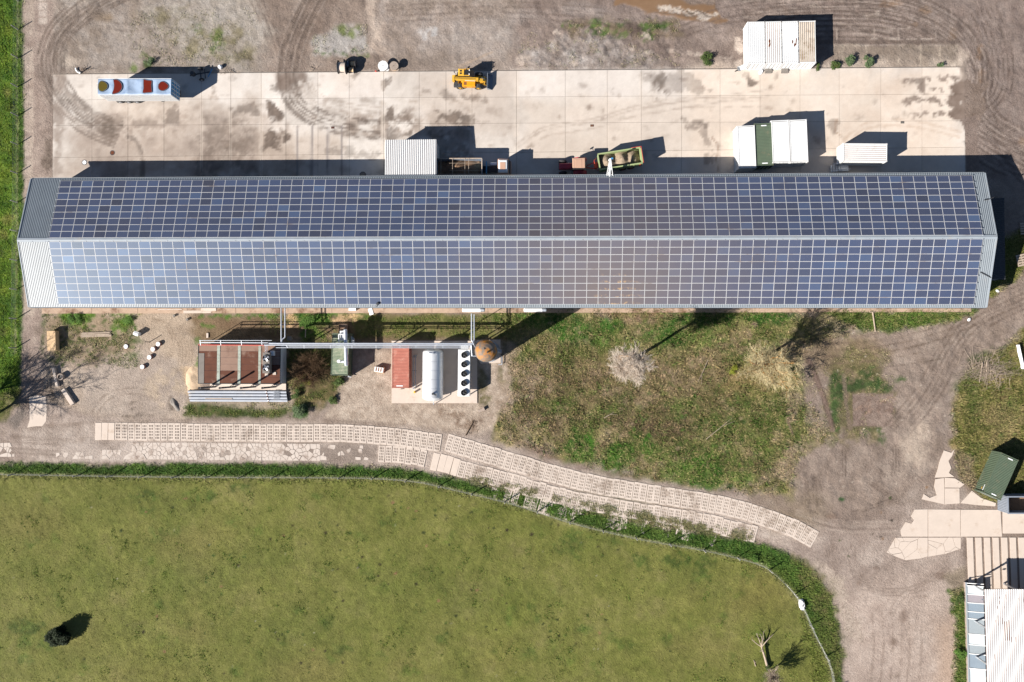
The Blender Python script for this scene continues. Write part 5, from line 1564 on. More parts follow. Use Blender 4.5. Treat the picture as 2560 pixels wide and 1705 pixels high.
m = MB(); m.box(SL - 0.06, SL, -SW / 2, SW / 2, 0, 2.5); m.build('end_wall', M['greysteel'], sk)
for s in (-1, 1):
    m = MB(); m.box(0, SL, s * SW / 2 - 0.04, s * SW / 2 + 0.04, 0, 2.5); m.build('side_wall', M['greysteel'], sk)
m = MB()
for s in (-1, 1):
    m.box(-0.05, SL + 0.03, s * SW / 2 - 0.09, s * SW / 2 + 0.09, 2.46, 2.58)
m.box(-0.08, 0.1, -SW / 2 + 0.09, SW / 2 - 0.09, 2.46, 2.58)
m.build('rim', M['greysteel'], sk)
m = MB(); m.box(0.02, SL - 0.06, -SW / 2 + 0.04, SW / 2 - 0.04, 0.1, 0.5); m.build('floor', M['loadbrown'], sk)

# ================================================================== SOUTH-EAST HALL WITH LOW GLAZED LEAN-TO
hp = at(2461, 1473.5, 4.3)
hall = thing('hall', 'building with a white ribbed roof at the bottom right corner', 'building', (hp.x, hp.y, 0), R(0.9))
HLx, HLy = 16.0, -22.0
m = MB(); m.corr(0, HLx, lambda u, v, z: (HLx - u, v * HLy, 4.25 + z) if False else (u, HLy + v * (-HLy), 4.25 + z), 0.29, 0.06, low=1); m.build('roof', [M['white'], M['valleypink']], hall)
for x in (0.3, 5.0, 10.0, 15.0):
    for y in (-0.4, -5.4, -10.4, -15.4):
        m = MB(); m.box(x - 0.1, x + 0.1, y - 0.1, y + 0.1, 0, 4.2); m.build('post', M['steel'], hall)
for y in (-0.4, -5.4, -10.4, -15.4):
    m = MB(); m.box(0.1, HLx, y - 0.06, y + 0.06, 4.0, 4.2); m.build('beam', M['steel'], hall)
m = MB(); m.box(-0.35, -0.02, -1.5, -1.35, 4.05, 4.2); m.build('bracket', M['steel'], hall)
m = MB()
random.seed(9)
for i in range(34):
    x = 0.29 * random.randint(3, 22) + 0.2; y = random.uniform(-14, -0.5); l = random.uniform(0.3, 1.0)
    m.box(x, x + 0.045, y - l, y, 4.255, 4.32)
for x in (2.52, 2.81, 3.1):
    m.box(x, x + 0.07, -7.0, -4.4, 4.255, 4.324)
m.build('rust_streak', M['plydark'], hall)
GX0, GX1 = at(2420, 1590, 0.8).x - hp.x - 0.1, at(2462, 1590, 1.5).x - hp.x
gt = []
ysb = [-0.45, -1.65, -2.85, -4.1, -5.1, -7.25, -8.75, -10.05, -12.1, -14.5]
for k, (ya, yb3) in enumerate(zip(ysb[:-1], ysb[1:])):
    m = MB()
    z0, z1 = 0.75, 1.4
    m.add([(GX0 + 0.08, yb3 + 0.05, z0), (GX1 - 0.08, yb3 + 0.05, z1), (GX1 - 0.08, ya - 0.05, z1), (GX0 + 0.08, ya - 0.05, z0),
           (GX0 + 0.08, yb3 + 0.05, z0 - 0.03), (GX1 - 0.08, yb3 + 0.05, z1 - 0.03), (GX1 - 0.08, ya - 0.05, z1 - 0.03), (GX0 + 0.08, ya - 0.05, z0 - 0.03)],
          [(0, 1, 2, 3), (7, 6, 5, 4), (0, 4, 5, 1), (1, 5, 6, 2), (2, 6, 7, 3), (3, 7, 4, 0)])
    m.build('roof_pane', M[('tint1', 'tint2', 'tint3', 'tint3', 'tint4', 'tint1', 'tint4', 'tint3', 'tint1')[k]], hall)
for y in ysb + [-0.1]:
    m = MB(); m.bar((GX0, y, 0.78), (GX1, y, 1.43), 0.1, 0.08); m.build('glazing_bar', M['white'], hall)
m = MB(); m.box(GX0 - 0.1, GX0 + 0.06, -15, 0.0, 0.66, 0.83); m.build('gutter', M['ridge'], hall)
m = MB(); m.box(GX0, GX0 + 0.12, -15, -0.1, 0, 0.66); m.build('low_wall', M['brick'], hall)
# low shed just below the picture whose shadow falls on the track
sp = at(2098, 1712, 0)
sh = thing('shed', 'dark low shed at the foot of the dirt track, mostly out of view', 'shed', (sp.x, sp.y - 3.0, 0), 0)
m = MB(); m.box(-2.4, 1.6, -3, 0.4, 0, 2.0); m.build('wall', M['wood'], sh)
m = MB(); m.corr(-2.5, 1.7, lambda u, v, z: (u, -3.1 + v * 3.6, 2.02 + z), 0.25, 0.04); m.build('roof', M['dark'], sh)
# ================================================================== VEHICLES AND YARD THINGS
def wheel(parent, x, y, r, wd, rim, face=-1):
    """tyre with a rim; face -1 shows the rim to the south"""
    w_ = MB()
    w_.lathe([(r * 0.55, -wd / 2), (r * 0.9, -wd / 2), (r, -wd * 0.32), (r, wd * 0.32), (r * 0.9, wd / 2), (r * 0.55, wd / 2)], 20, (x, y, r), 'y')
    o = w_.build('wheel', M['black'], parent)
    for k in range(12):
        pass
    m = MB(); m.lathe([(0.0, -wd * 0.56), (r * 0.25, -wd * 0.56), (r * 0.3, -wd * 0.47), (r * 0.54, -wd * 0.5), (r * 0.56, -wd * 0.53), (r * 0.6, -wd * 0.505), (r * 0.6, wd * 0.505), (r * 0.54, wd * 0.5), (r * 0.3, wd * 0.47), (0, wd * 0.52)], 16, (x, y, r), 'y')
    m.build('rim', rim, o)
    return o


def mound(name, x0, x1, y0, y1, z0, peaks, material, parent, n=26, rough_=0.1, seed=1, cut=None):
    xs = np.linspace(x0, x1, n); ys = np.linspace(y0, y1, n)
    X, Y = np.meshgrid(xs, ys)
    Z = np.zeros_like(X)
    for (cx, cy, rx, ry, h) in peaks:
        d = np.sqrt(((X - cx) / rx) ** 2 + ((Y - cy) / ry) ** 2)
        Z = np.maximum(Z, h * np.clip(1 - d, 0, 1) ** 0.8)
    Z = Z + rough_ * (fbm(X.ravel() + seed * 9, Y.ravel(), 0.5, 4, seed).reshape(X.shape) - 0.5)
    me = grid_mesh(name, X, Y, z0 + Z, material)
    me.polygons.foreach_set('use_smooth', np.ones(len(me.polygons), bool))
    return ob(name, me, parent)


# ---- tarpaulin semi-trailer
p0, p1 = at(245.5, 196, 4.1), at(428, 196, 4.1)
p2 = at(245, 237, 4.1)
TL, TW = (p1 - p0).length, (p0 - p2).length
tc = (p0 + p1) / 2 + (p2 - p0) / 2
tr = thing('semi_trailer', 'box trailer with a pale blue tarpaulin holding four brown puddles', 'trailer', (tc.x, tc.y, 0.12), math.atan2(p1.y - p0.y, p1.x - p0.x))
hl, hw = TL / 2, TW / 2
m = MB(); m.box(-hl, hl, -hw, -hw + 0.05, 1.15, 3.98)
sd = m.build('side_wall', M['white'], tr)
for k in range(46):
    x = -hl + 0.15 + k * (TL - 0.3) / 45
    m = MB(); m.box(x - 0.03, x + 0.03, -hw - 0.03, -hw - 0.002, 1.25, 3.9); m.build('rib', M['white'], sd)
m = MB(); m.box(-hl, hl, hw - 0.05, hw, 1.15, 3.98); m.build('side_wall', M['white'], tr)
m = MB(); m.box(-hl, -hl + 0.05, -hw + 0.05, hw - 0.05, 1.15, 3.98); m.build('end_wall', M['white'], tr)
m = MB(); m.box(hl - 0.05, hl, -hw + 0.05, hw - 0.05, 1.15, 3.98); ew = m.build('end_wall', M['bluepaint'], tr)
for y in (-0.8, -0.2, 0.4, 0.9):
    m = MB(); m.box(hl + 0.01, hl + 0.07, y - 0.04, y + 0.04, 1.2, 3.9); m.build('upright', M['white'], ew)
for z in (1.6, 2.4, 3.1):
    m = MB(); m.box(hl + 0.01, hl + 0.06, -hw + 0.1, hw - 0.1, z - 0.03, z + 0.03); m.build('cross_bar', M['white'], ew)
m = MB(); m.box(-hl + 0.1, hl, -0.5, 0.5, 0.85, 1.15); m.build('chassis', M['dark'], tr)
# tarpaulin sagging between hoops
nx_, ny_ = 61, 17
X, Y = np.meshgrid(np.linspace(-hl, hl, nx_), np.linspace(-hw - 0.02, hw + 0.02, ny_))
bay = np.abs(np.sin((X + hl) / TL * 5 * np.pi))
ridge_ = 1 - (Y / (hw + 0.02)) ** 2
Z = 4.02 + 0.02 * ridge_ - 0.16 * bay * ridge_ + 0.03 * (fbm(X.ravel(), Y.ravel(), 0.5, 3, 8).reshape(X.shape) - 0.5)
Z[0, :] -= 0.12; Z[-1, :] -= 0.12
tm = grid_mesh('tarpaulin', X, Y, Z, M['tarp']); tm.polygons.foreach_set('use_smooth', np.ones(len(tm.polygons), bool))
tarp = ob('tarpaulin', tm, tr)


def tpx(px, py):
    q = at(px, py, 4.0) - Vector((tc.x, tc.y, 0))
    a = -tr.rotation_euler.z
    return (q.x * math.cos(a) - q.y * math.sin(a), q.x * math.sin(a) + q.y * math.cos(a))


TZ = lambda x, y: (x / 6.54 + 220, y / 6.54 + 160)
for pts, mm in (([(185, 330), (215, 290), (260, 295), (310, 325), (325, 370), (310, 410), (250, 450), (200, 435), (180, 390)], 'puddleo'), ([(425, 265), (480, 265), (540, 310), (562, 370), (545, 430), (490, 475), (410, 488), (430, 420), (438, 350)], 'puddler'),
                ([(920, 260), (980, 275), (1045, 285), (1040, 350), (1045, 420), (1048, 460), (980, 470), (910, 470), (920, 400), (918, 330)], 'puddler'), ([(1165, 340), (1205, 298), (1260, 305), (1315, 350), (1310, 395), (1240, 438), (1180, 425), (1160, 385)], 'puddler')):
    P = [tpx(*TZ(*q)) for q in pts]
    cx, cy = sum(q[0] for q in P) / len(P), sum(q[1] for q in P) / len(P)
    P = smooth_pts(P + [P[0]], 4)[:-1]
    m = MB(); m.prism(P, 3.85, 4.045); m.build('puddle', M[mm], tarp)
    m = MB(); m.prism([(cx + (q[0] - cx) * 1.12, cy + (q[1] - cy) * 1.1) for q in P], 3.85, 4.038); m.build('puddle_rim', M['silo'], tarp)
for x in (-4.0, -2.7, -1.4):
    for y in (-hw + 0.2, hw - 0.2):
        wheel(tr, x, y, 0.5, 0.38, M['steel'])
for y in (-0.8, 0.8):
    m = MB(); m.box(hl - 3.2, hl - 3.05, y - 0.07, y + 0.07, 0.12, 1.0); m.box(hl - 3.3, hl - 2.95, y - 0.15, y + 0.15, 0.0, 0.1); m.build('landing_leg', M['dark'], tr)
m = MB()
for y in (-0.5, 0.5):
    m.tube([(-hl - 0.25, y, 1.0), (-hl - 0.25, y, 3.9), (-hl, y, 3.9)], 0.025, 6)
for z in (1.3, 1.9, 2.5, 3.1, 3.7):
    m.cyl((-hl - 0.25, -0.5, z), (-hl - 0.25, 0.5, z), 0.018, n=6)
m.build('ladder', M['steel'], tr)

# ---- towed implement in the trailer's shade
ip = at(500, 187, 0.4)
im = thing('implement', 'dark towed implement with a drawbar in the shade behind the box trailer', 'implement', (ip.x, ip.y, 0.12), R(8))
m = MB(); m.bar((-1.4, 0, 0.55), (1.6, 0.1, 0.55), 0.14); m.bar((0.2, -0.9, 0.6), (0.2, 0.95, 0.6), 0.12); m.bar((0.9, -0.8, 0.6), (0.9, 0.9, 0.6), 0.1); m.build('frame', M['dark'], im)
for y in (-0.8, 0.85):
    wheel(im, 0.2, y, 0.38, 0.22, M['steel'])
m = MB(); m.lathe([(0.0, 0), (0.35, 0.0), (0.38, 0.5), (0.3, 0.65), (0, 0.7)], 12, (-0.9, 0.15, 0.4)); m.build('hopper', M['dark'], im)
m = MB(); m.bar((1.2, -0.5, 0.3), (2.0, 0.6, 0.35), 0.1); m.build('side_arm', M['bluepaint'], im)
lp = at(549, 166, 0.4)
m = MB(); m.lathe([(0.0, 0.5), (0.2, 0.48), (0.29, 0.4), (0.31, 0.0), (0.0, 0.0)][::-1], 14); m.lathe([(0.06, 0.49), (0.08, 0.56), (0, 0.57)], 8)
tag(m.build('barrel_lid', M['plastic'], None, (lp.x, lp.y, -0.02)), 'small round white lid standing behind the shaded implement', 'lid')
# sticks by the yard edge
random.seed(44)
for cx, cy, n, lab in ((577, 178, 10, 'dark twigs lying on the yard edge east of the white lid'), (782, 172, 7, 'pale twigs on the yard edge west of the cable drums'), (215, 172, 8, 'dark twigs beside the curved white pipe at the yard corner')):
    m = MB()
    q0 = at(cx, cy, 0.05)
    for i in range(n):
        a = random.uniform(0, 6.3); l = random.uniform(0.4, 1.1); q = (random.uniform(-0.8, 0.8), random.uniform(-0.35, 0.35))
        m.cyl((q[0], q[1], random.uniform(0.02, 0.15)), (q[0] + l * math.cos(a), q[1] + l * math.sin(a) * 0.6, random.uniform(0.05, 0.4)), 0.035, 0.012, 5)
    tag(m.build('twig_pile', M['bark'] if cx != 782 else M['deadwood'], None, (q0.x, q0.y, 0.06)), lab, 'twigs', None, 'stuff')
q = at(195, 177, 0.1)
m = MB(); m.tube([(-0.35, 0.45, 0.12), (-0.3, 0.1, 0.12), (-0.05, -0.2, 0.12), (0.4, -0.35, 0.12)], 0.11, 8)
tag(m.build('pipe_bend', M['plastic'], None, (q.x, q.y, 0)), 'short curved white pipe lying at the yard corner', 'pipe')
q = at(203, 181, 0.0)
m = MB(); m.cyl((0, 0, 0), (0, 0, 1.1), 0.09, 0.08, 8); m.cyl((0, 0, 1.1), (0, 0, 1.16), 0.1, 0.03, 8)
tag(m.build('post', M['post'], None, (q.x, q.y, 0)), 'short stout post standing at the yard corner', 'post')

# ---- cable drums
def drum(label, px, py, r, wdt, upright, rz, mcore, mflange, z=0.0, core=0.62):
    t = thing('cable_drum', label, 'cable drum', (0, 0, 0), rz, 'cable drums on the yard edge')
    ax = 'z' if upright else 'x'
    c = (0, 0, wdt / 2) if upright else (0, 0, r)
    q = at(px, py, wdt if upright else r)
    t.location = (q.x, q.y, z)
    for s in (-1, 1):
        m = MB(); m.lathe([(0.06, s * wdt / 2 - 0.035), (r, s * wdt / 2 - 0.035), (r, s * wdt / 2 + 0.035), (0.06, s * wdt / 2 + 0.035)], 28, c, ax)
        f = m.build('flange', mflange, t)
        m = MB(); m.lathe([(0.0, s * wdt / 2 - 0.045), (0.07, s * wdt / 2 - 0.045), (0.07, s * wdt / 2 + 0.045), (0, s * wdt / 2 + 0.045)], 10, c, ax); m.build('hub', M['rust'], f)
        if upright and s > 0:
            for k in range(-4, 5):
                y = k * r / 4.6
                hx = math.sqrt(max(0.01, r * r - y * y)) - 0.02
                m = MB(); m.box(-hx, hx, y - r / 10.5, y + r / 10.5, wdt + 0.03, wdt + 0.045 + 0.006 * (k % 2)); m.build('board', mflange, f)
    m = MB(); m.lathe([(r * core, -wdt / 2 + 0.04), (r * core, wdt / 2 - 0.04)], 24, c, ax); m.build('core', mcore, t)
    return t


drum('large cable drum lying on its side with a pale core', 856, 168, 0.98, 1.2, False, R(-3), M['paleslab'], M['dark'], core=0.72)
drum('dark empty cable drum behind the large side lying drum', 868, 160, 0.7, 0.75, False, R(2), M['greysteel'], M['dark'])
drum('small cable drum with a wooden core north of its twin', 883, 160, 0.55, 0.75, False, R(-2), M['ply'], M['dark'])
drum('small cable drum with a wooden core at the yard edge', 879, 174, 0.55, 0.75, False, R(-2), M['ply'], M['dark'])
drum('white topped cable drum standing upright', 957.6, 164.5, 0.76, 0.95, True, R(30), M['brick'], M['white'])
drum('grey boarded cable drum standing upright next to the white topped one', 985, 164.5, 0.66, 0.9, True, R(48), M['ply'], M['brick'])
q = at(940, 178.5, 0.2)
m = MB(); m.cyl((0, 0, 0), (0, 0, 0.42), 0.09, 0.08, 10); m.cyl((0, 0, 0.42), (0, 0, 0.5), 0.11, 0.05, 10); m.cyl((-0.16, 0, 0.3), (0.16, 0, 0.3), 0.05, n=8)
tag(m.build('hydrant', M['redpaint'], None, (q.x, q.y, 0.0)), 'small red hydrant at the yard edge by the upright drums', 'hydrant')

# ---- telehandler facing east
q = at(1174.5, 222, 0.55)
th = thing('telehandler', 'yellow telehandler with its boom lowered and a grey bucket', 'telehandler', (q.x, q.y + 1.15, 0.12), R(-2))
m = MB(); m.box(-2.15, 2.0, -0.55, 0.55, 0.5, 0.95); m.box(-2.3, -1.6, -0.75, 0.6, 0.6, 1.25); m.build('chassis', M['yellow'], th)
m = MB(); m.bbox(-2.28, -1.65, -1.1, -0.1, 0.7, 1.3, 0.06); m.build('counterweight', M['dark'], th)
for x in (-1.35, 1.35):
    for y in (-0.95, 0.95):
        o = wheel(th, x, y, 0.6, 0.42, M['yellow'])
for x in (-1.35, 1.35):
    m = MB()
    P = [(x + 0.75 * math.cos(t), 0.6 + 0.75 * math.sin(t)) for t in [math.pi * k / 8 for k in range(9)]]
    vs = [(a, y, b) for y in (-1.12, -0.7) for a, b in P]
    m.add(vs, [(i, i + 1, 10 + i, 9 + i) for i in range(8)]); m.build('mudguard', M['dark'], th)
cabm = MB(); cabm.box(-1.45, 0.55, 0.12, 1.12, 0.75, 1.45); cabm.build('cab_base', M['yellow'], th)
m = MB()
m.add([(-1.5, 0.14, 1.45), (0.75, 0.14, 1.45), (0.75, 1.1, 1.45), (-1.5, 1.1, 1.45), (-1.45, 0.18, 2.32), (0.1, 0.18, 2.32), (0.1, 1.06, 2.32), (-1.45, 1.06, 2.32)], [(0, 1, 5, 4), (1, 2, 6, 5), (2, 3, 7, 6), (3, 0, 4, 7), (4, 5, 6, 7)])
cb = m.build('cab', M['glass'], th)
m = MB(); m.bbox(-1.55, -0.65, 0.1, 1.14, 2.33, 2.45, 0.06); m.box(-0.65, 0.1, 0.1, 0.2, 2.34, 2.42); m.box(-0.65, 0.1, 1.04, 1.14, 2.34, 2.42); m.build('roof', M['yellow'], cb)
for y in (0.42, 0.78):
    m = MB(); m.box(-1.3, -1.02, y - 0.12, y + 0.12, 2.45, 2.475); m.build('roof_window', M['glass'], cb)
for k in range(6):
    x = -0.6 + k * 0.13
    m = MB(); m.box(x, x + 0.05, 0.2, 1.04, 2.38, 2.42); m.build('guard_bar', M['dark'], cb)
m = MB(); m.bbox(-1.0, 0.95, -1.12, -0.35, 0.75, 1.5, 0.08); eng = m.build('engine_cover', M['orange'], th)
for x in (-0.75, 0.45):
    for k in range(4):
        m = MB(); m.box(x, x + 0.42, -1.125, -1.115, 1.0 + 0.1 * k, 1.04 + 0.1 * k); m.build('grille_slat', M['dark'], eng)
m = MB(); m.box(-0.75, -0.35, -0.95, -0.5, 1.5, 1.512); m.build('grille', M['plydark'], eng)
m = MB(); m.bar((-2.3, -0.15, 1.75), (1.35, -0.12, 1.45), 0.46, 0.46); bo = m.build('boom', M['yellow'], th)
m = MB(); m.bar((1.1, -0.12, 1.42), (2.0, -0.12, 1.25), 0.36, 0.36); m.build('boom_extension', M['yellow'], bo)
m = MB(); m.bar((-0.6, -0.375, 1.68), (0.9, -0.355, 1.56), 0.012, 0.14); m.build('decal', M['plastic'], bo)
for y_ in (-0.06, 0.06):
    m = MB(); m.tube([(-2.2, y_ - 0.1, 2.0), (-0.5, y_ - 0.1, 1.86), (1.0, y_ - 0.1, 1.73)], 0.02, 5); m.build('hose', M['black'], bo)
for y_ in (0.3, 0.9):
    m = MB(); m.box(0.02, 0.14, y_ - 0.08, y_ + 0.08, 2.42, 2.54); m.build('work_lamp', M['plastic'], cb)
m = MB(); m.box(-2.45, -2.1, -0.5, 0.3, 1.2, 2.0); m.build('boom_pivot', M['yellow'], th)
m = MB(); m.bar((1.9, -0.12, 1.25), (2.35, -0.12, 0.75), 0.3, 0.42); m.build('boom_nose', M['yellow'], th)
m = MB()
for y in (-0.62, 0.42):
    m.bar((2.2, y, 0.95), (2.6, y, 0.4), 0.12, 0.12)
m.bar((2.2, -0.68, 0.95), (2.2, 0.5, 0.95), 0.12, 0.12); m.bar((2.42, -0.68, 0.6), (2.42, 0.5, 0.6), 0.1, 0.1); m.build('carriage', M['yellow'], th)
m = MB(); m.cyl((1.7, 0.2, 1.3), (2.3, 0.2, 0.9), 0.06, n=8); m.build('tilt_ram', M['alu'], th)
m = MB()
bp = [(2.6, 1.0), (2.58, 0.35), (2.75, 0.08), (3.35, 0.02), (3.35, 0.05), (2.8, 0.13), (2.65, 0.38), (2.66, 1.0)]
vs = [(a, y, b) for y in (-1.1, 1.1) for a, b in bp]
n = len(bp)
m.add(vs, [(i, (i + 1) % n, n + (i + 1) % n, n + i) for i in range(n)]); bkt = m.build('bucket', M['greysteel'], th)
for y in (-1.12, 1.08):
    m = MB(); m.prism([(2.6, 1.0), (2.58, 0.35), (2.75, 0.05), (3.35, 0.02)], 0, 0.04); m.v = [(a, y + c, b) for a, b, c in m.v]; m.build('side_plate', M['greysteel'], bkt)
m = MB(); m.bar((-2.0, 0.7, 1.0), (-2.25, 1.0, 1.35), 0.05); m.box(-2.3, -2.2, 0.9, 1.15, 1.3, 1.5); m.build('mirror', M['dark'], th)
m = MB(); m.box(-2.35, -2.32, -0.65, -0.25, 0.85, 0.98); m.build('number_plate', M['plastic'], th)
m = MB(); m.cyl((-0.5, 1.0, 2.45), (-0.5, 1.0, 2.65), 0.06, n=8); m.build('beacon', M['orange'], th)

# ---- lorry at the barn wall, facing east
q = at(1147, 416, 2.9)
lo = thing('lorry', 'tipper lorry with brown bulk load and white cab in the barn shadow', 'lorry', (q.x, q.y, 0.12), R(-0.3))
BLn = 4.3
m = MB(); m.box(-BLn, 3.3, -1.18, -1.12, 1.15, 2.75); bd = m.build('side_wall', M['greysteel'], lo)
m = MB(); m.box(-BLn, 3.3, 1.12, 1.18, 1.15, 2.75); m.build('side_wall', M['greysteel'], lo)
m = MB(); m.box(3.3, 3.38, -1.18, 1.18, 1.15, 2.85); m.build('front_wall', M['bluepaint'], lo)
m = MB(); m.box(-BLn, -BLn + 0.06, -1.12, 1.12, 1.15, 2.75); m.build('tailgate', M['greysteel'], lo)
m = MB()
for y in (-1.16, 1.16):
    m.box(-BLn, 3.36, y - 0.06, y + 0.06, 2.752, 2.83)
m.box(3.28, 3.42, -1.1, 1.1, 2.86, 2.92)
m.build('rim', M['wood'], lo)
m = MB(); m.box(-BLn, 3.3, -1.12, 1.12, 1.1, 1.2); m.build('floor', M['dark'], lo)
mound('bulk_load', -BLn + 0.1, 3.0, -1.1, 1.1, 1.3, [(-0.3, 0.1, 2.2, 1.5, 1.2), (1.4, 0.0, 1.5, 1.5, 0.8), (-2.6, 0, 2.0, 1.3, 0.5)], M['loadbrown'], lo, seed=4)
for x in (-2.6, -0.9, 0.9, 1.45):
    m = MB(); m.cyl((x, -1.15, 2.86), (x, 1.15, 2.86), 0.035, n=6); m.build('tarp_hoop', M['wood'], lo)
for y in (-0.65, 0.45):
    m = MB(); m.cyl((-1.4, y, 2.9), (3.3, y, 2.9), 0.02, n=5); m.build('tarp_rope', M['wood'], lo)
m = MB(); m.box(-BLn, 7.3, -0.45, 0.45, 0.7, 1.05); m.build('chassis', M['dark'], lo)
for x in (-3.4, -2.2, 2.8, 6.6):
    for y in (-0.98, 0.98):
        wheel(lo, x, y, 0.5, 0.36, M['steel'])
m = MB()
m.add([(5.6, -1.15, 0.7), (7.55, -1.15, 0.7), (7.55, 1.15, 0.7), (5.6, 1.15, 0.7), (5.65, -1.1, 2.7), (7.2, -1.05, 2.7), (7.2, 1.05, 2.7), (5.65, 1.1, 2.7)], [(0, 3, 2, 1), (0, 1, 5, 4), (1, 2, 6, 5), (2, 3, 7, 6), (3, 0, 4, 7), (4, 5, 6, 7)])
cb = m.build('cab', M['beige'], lo)
m = MB(); m.bbox(5.75, 7.1, -0.95, 0.95, 2.7, 2.95, 0.14); m.build('cab_roof', M['white'], cb)
m = MB(); m.bbox(6.0, 6.8, -0.5, 0.55, 2.951, 2.99, 0.02); m.build('roof_hatch', M['beige'], cb)
m = MB(); m.add([(7.5, -1.0, 1.7), (7.5, 1.0, 1.7), (7.27, 0.95, 2.55), (7.27, -0.95, 2.55)], [(0, 1, 2, 3)]); m.build('windscreen', M['glass'], cb)
for y in (-1.35, 1.3):
    m = MB(); m.box(7.2, 7.3, y - 0.12, y + 0.14, 1.9, 2.4); m.build('mirror', M['dark'], cb)
m = MB(); m.box(3.9, 4.0, -0.9, 0.9, 1.05, 2.2); m.build('bulkhead', M['bluepaint'], lo)
m = MB(); m.cyl((4.5, 0.75, 0.9), (5.4, 0.75, 0.9), 0.3, n=12); m.build('fuel_tank', M['alu'], lo)

# ---- tractor facing west
q = at(1437, 418, 1.2)
ta = thing('tractor', 'dark red tractor with a beige cab roof hitched to the green trailer', 'tractor', (q.x, q.y + 0.1, 0.12), R(181))
m = MB(); m.bbox(0.35, 2.3, -0.42, 0.42, 0.9, 1.6, 0.1); hood = m.build('hood', M['darkred'], ta)
m = MB(); m.box(2.3, 2.36, -0.38, 0.38, 0.95, 1.5); m.build('grille', M['dark'], hood)
m = MB(); m.box(-1.6, 2.2, -0.3, 0.3, 0.6, 0.95); m.build('chassis', M['dark'], ta)
m = MB(); m.add([(-1.3, -0.75, 1.2), (0.45, -0.7, 1.2), (0.45, 0.7, 1.2), (-1.3, 0.75, 1.2), (-1.3, -0.75, 2.6), (0.25, -0.7, 2.6), (0.25, 0.7, 2.6), (-1.3, 0.75, 2.6)], [(0, 1, 5, 4), (1, 2, 6, 5), (2, 3, 7, 6), (3, 0, 4, 7), (4, 5, 6, 7)])
cb = m.build('cab', M['glass'], ta)
m = MB(); m.bbox(-1.45, 0.4, -0.85, 0.85, 2.6, 2.8, 0.08); rf = m.build('roof', M['beige'], cb)
m = MB(); m.bbox(-0.95, -0.05, -0.6, 0.55, 2.801, 2.825, 0.02); m.build('hatch', M['beige'], rf)
for y in (-0.85, 0.85):
    o = wheel(ta, -0.75, y * 1.12, 0.85, 0.5, M['darkred'])
    o = wheel(ta, 1.75, y, 0.6, 0.4, M['darkred'])
    m = MB()
    P = [(-0.75 + 1.0 * math.cos(t), 0.85 + 0.95 * math.sin(t)) for t in [math.pi * k / 8 for k in range(9)]]
    vs = [(a, y * 1.12 + s, b) for s in (-0.27, 0.27) for a, b in P]
    m.add(vs, [(i, i + 1, 10 + i, 9 + i) for i in range(8)]); m.build('mudguard', M['darkred'], ta)
m = MB(); m.cyl((0.9, -0.35, 1.6), (0.9, -0.35, 2.5), 0.05, n=8); m.build('exhaust', M['dark'], ta)
for y in (-1.0, 1.0):
    m = MB(); m.bar((0.35, y * 0.75, 2.4), (0.5, y * 1.15, 2.45), 0.04); m.box(0.45, 0.53, y * 1.15 - 0.1, y * 1.15 + 0.1, 2.2, 2.55); m.build('mirror', M['dark'], cb)

# ---- green tipping trailer
TZ6 = lambda x, y: (x / 7.85 + 1380, y / 7.85 + 330)
c4 = [at(*TZ6(*v), 2.8) for v in ((895, 440), (1730, 300), (1780, 610), (945, 735))]
ce = (c4[0] + c4[1] + c4[2] + c4[3]) / 4
a = math.atan2((c4[1] - c4[0]).y + (c4[2] - c4[3]).y, (c4[1] - c4[0]).x + (c4[2] - c4[3]).x)
GL, GW = ((c4[1] - c4[0]).length + (c4[2] - c4[3]).length) / 4, ((c4[0] - c4[3]).length + (c4[1] - c4[2]).length) / 4
gt_ = thing('tipping_trailer', 'lime green tipping trailer heaped with grey bulk load', 'trailer', (ce.x, ce.y, 0.12), a)
for s in (-1, 1):
    m = MB(); m.box(-GL, GL, s * GW - 0.05, s * GW + 0.05, 1.15, 2.68); sw = m.build('side_wall', M['lime'], gt_)
    for k in range(7):
        x = -GL + 0.3 + k * (2 * GL - 0.6) / 6
        m = MB(); m.box(x - 0.05, x + 0.05, s * GW + (0.05 if s > 0 else -0.12), s * GW + (0.12 if s > 0 else -0.05), 1.2, 2.6); m.build('stake', M['redpaint'] if k == 6 else M['lime'], sw)
m = MB(); m.box(-GL, -GL + 0.1, -GW + 0.06, GW - 0.06, 1.15, 2.7); m.build('front_wall', M['lime'], gt_)
m = MB(); m.box(GL - 0.1, GL, -GW + 0.06, GW - 0.06, 1.15, 2.7); m.build('tailgate', M['lime'], gt_)
m = MB()
for s in (-1, 1):
    m.box(-GL, GL, s * GW - 0.09, s * GW + 0.09, 2.685, 2.76)
for s in (-1, 1):
    m.box(s * GL - 0.09, s * GL + 0.09, -GW + 0.1, GW - 0.1, 2.705, 2.765)
m.build('rim', M['lime'], gt_)
m = MB(); m.box(GL - 1.3, GL + 0.14, GW + 0.1, GW + 0.16, 2.5, 2.78); m.box(GL + 0.095, GL + 0.16, -GW, GW + 0.1, 2.5, 2.78); m.build('red_board', M['redpaint'], gt_)
m = MB(); m.box(-GL, GL, -GW, GW, 1.05, 1.15); m.build('floor', M['dark'], gt_)
mound('bulk_load', -GL + 0.12, GL - 0.12, -GW + 0.06, GW - 0.06, 1.3, [(-1.9, 0, 1.7, 1.9, 1.5), (0.35, 0.2, 1.4, 1.8, 1.2), (1.9, 0.0, 1.3, 1.7, 0.95)], M['load'], gt_, n=32, seed=6, rough_=0.2)
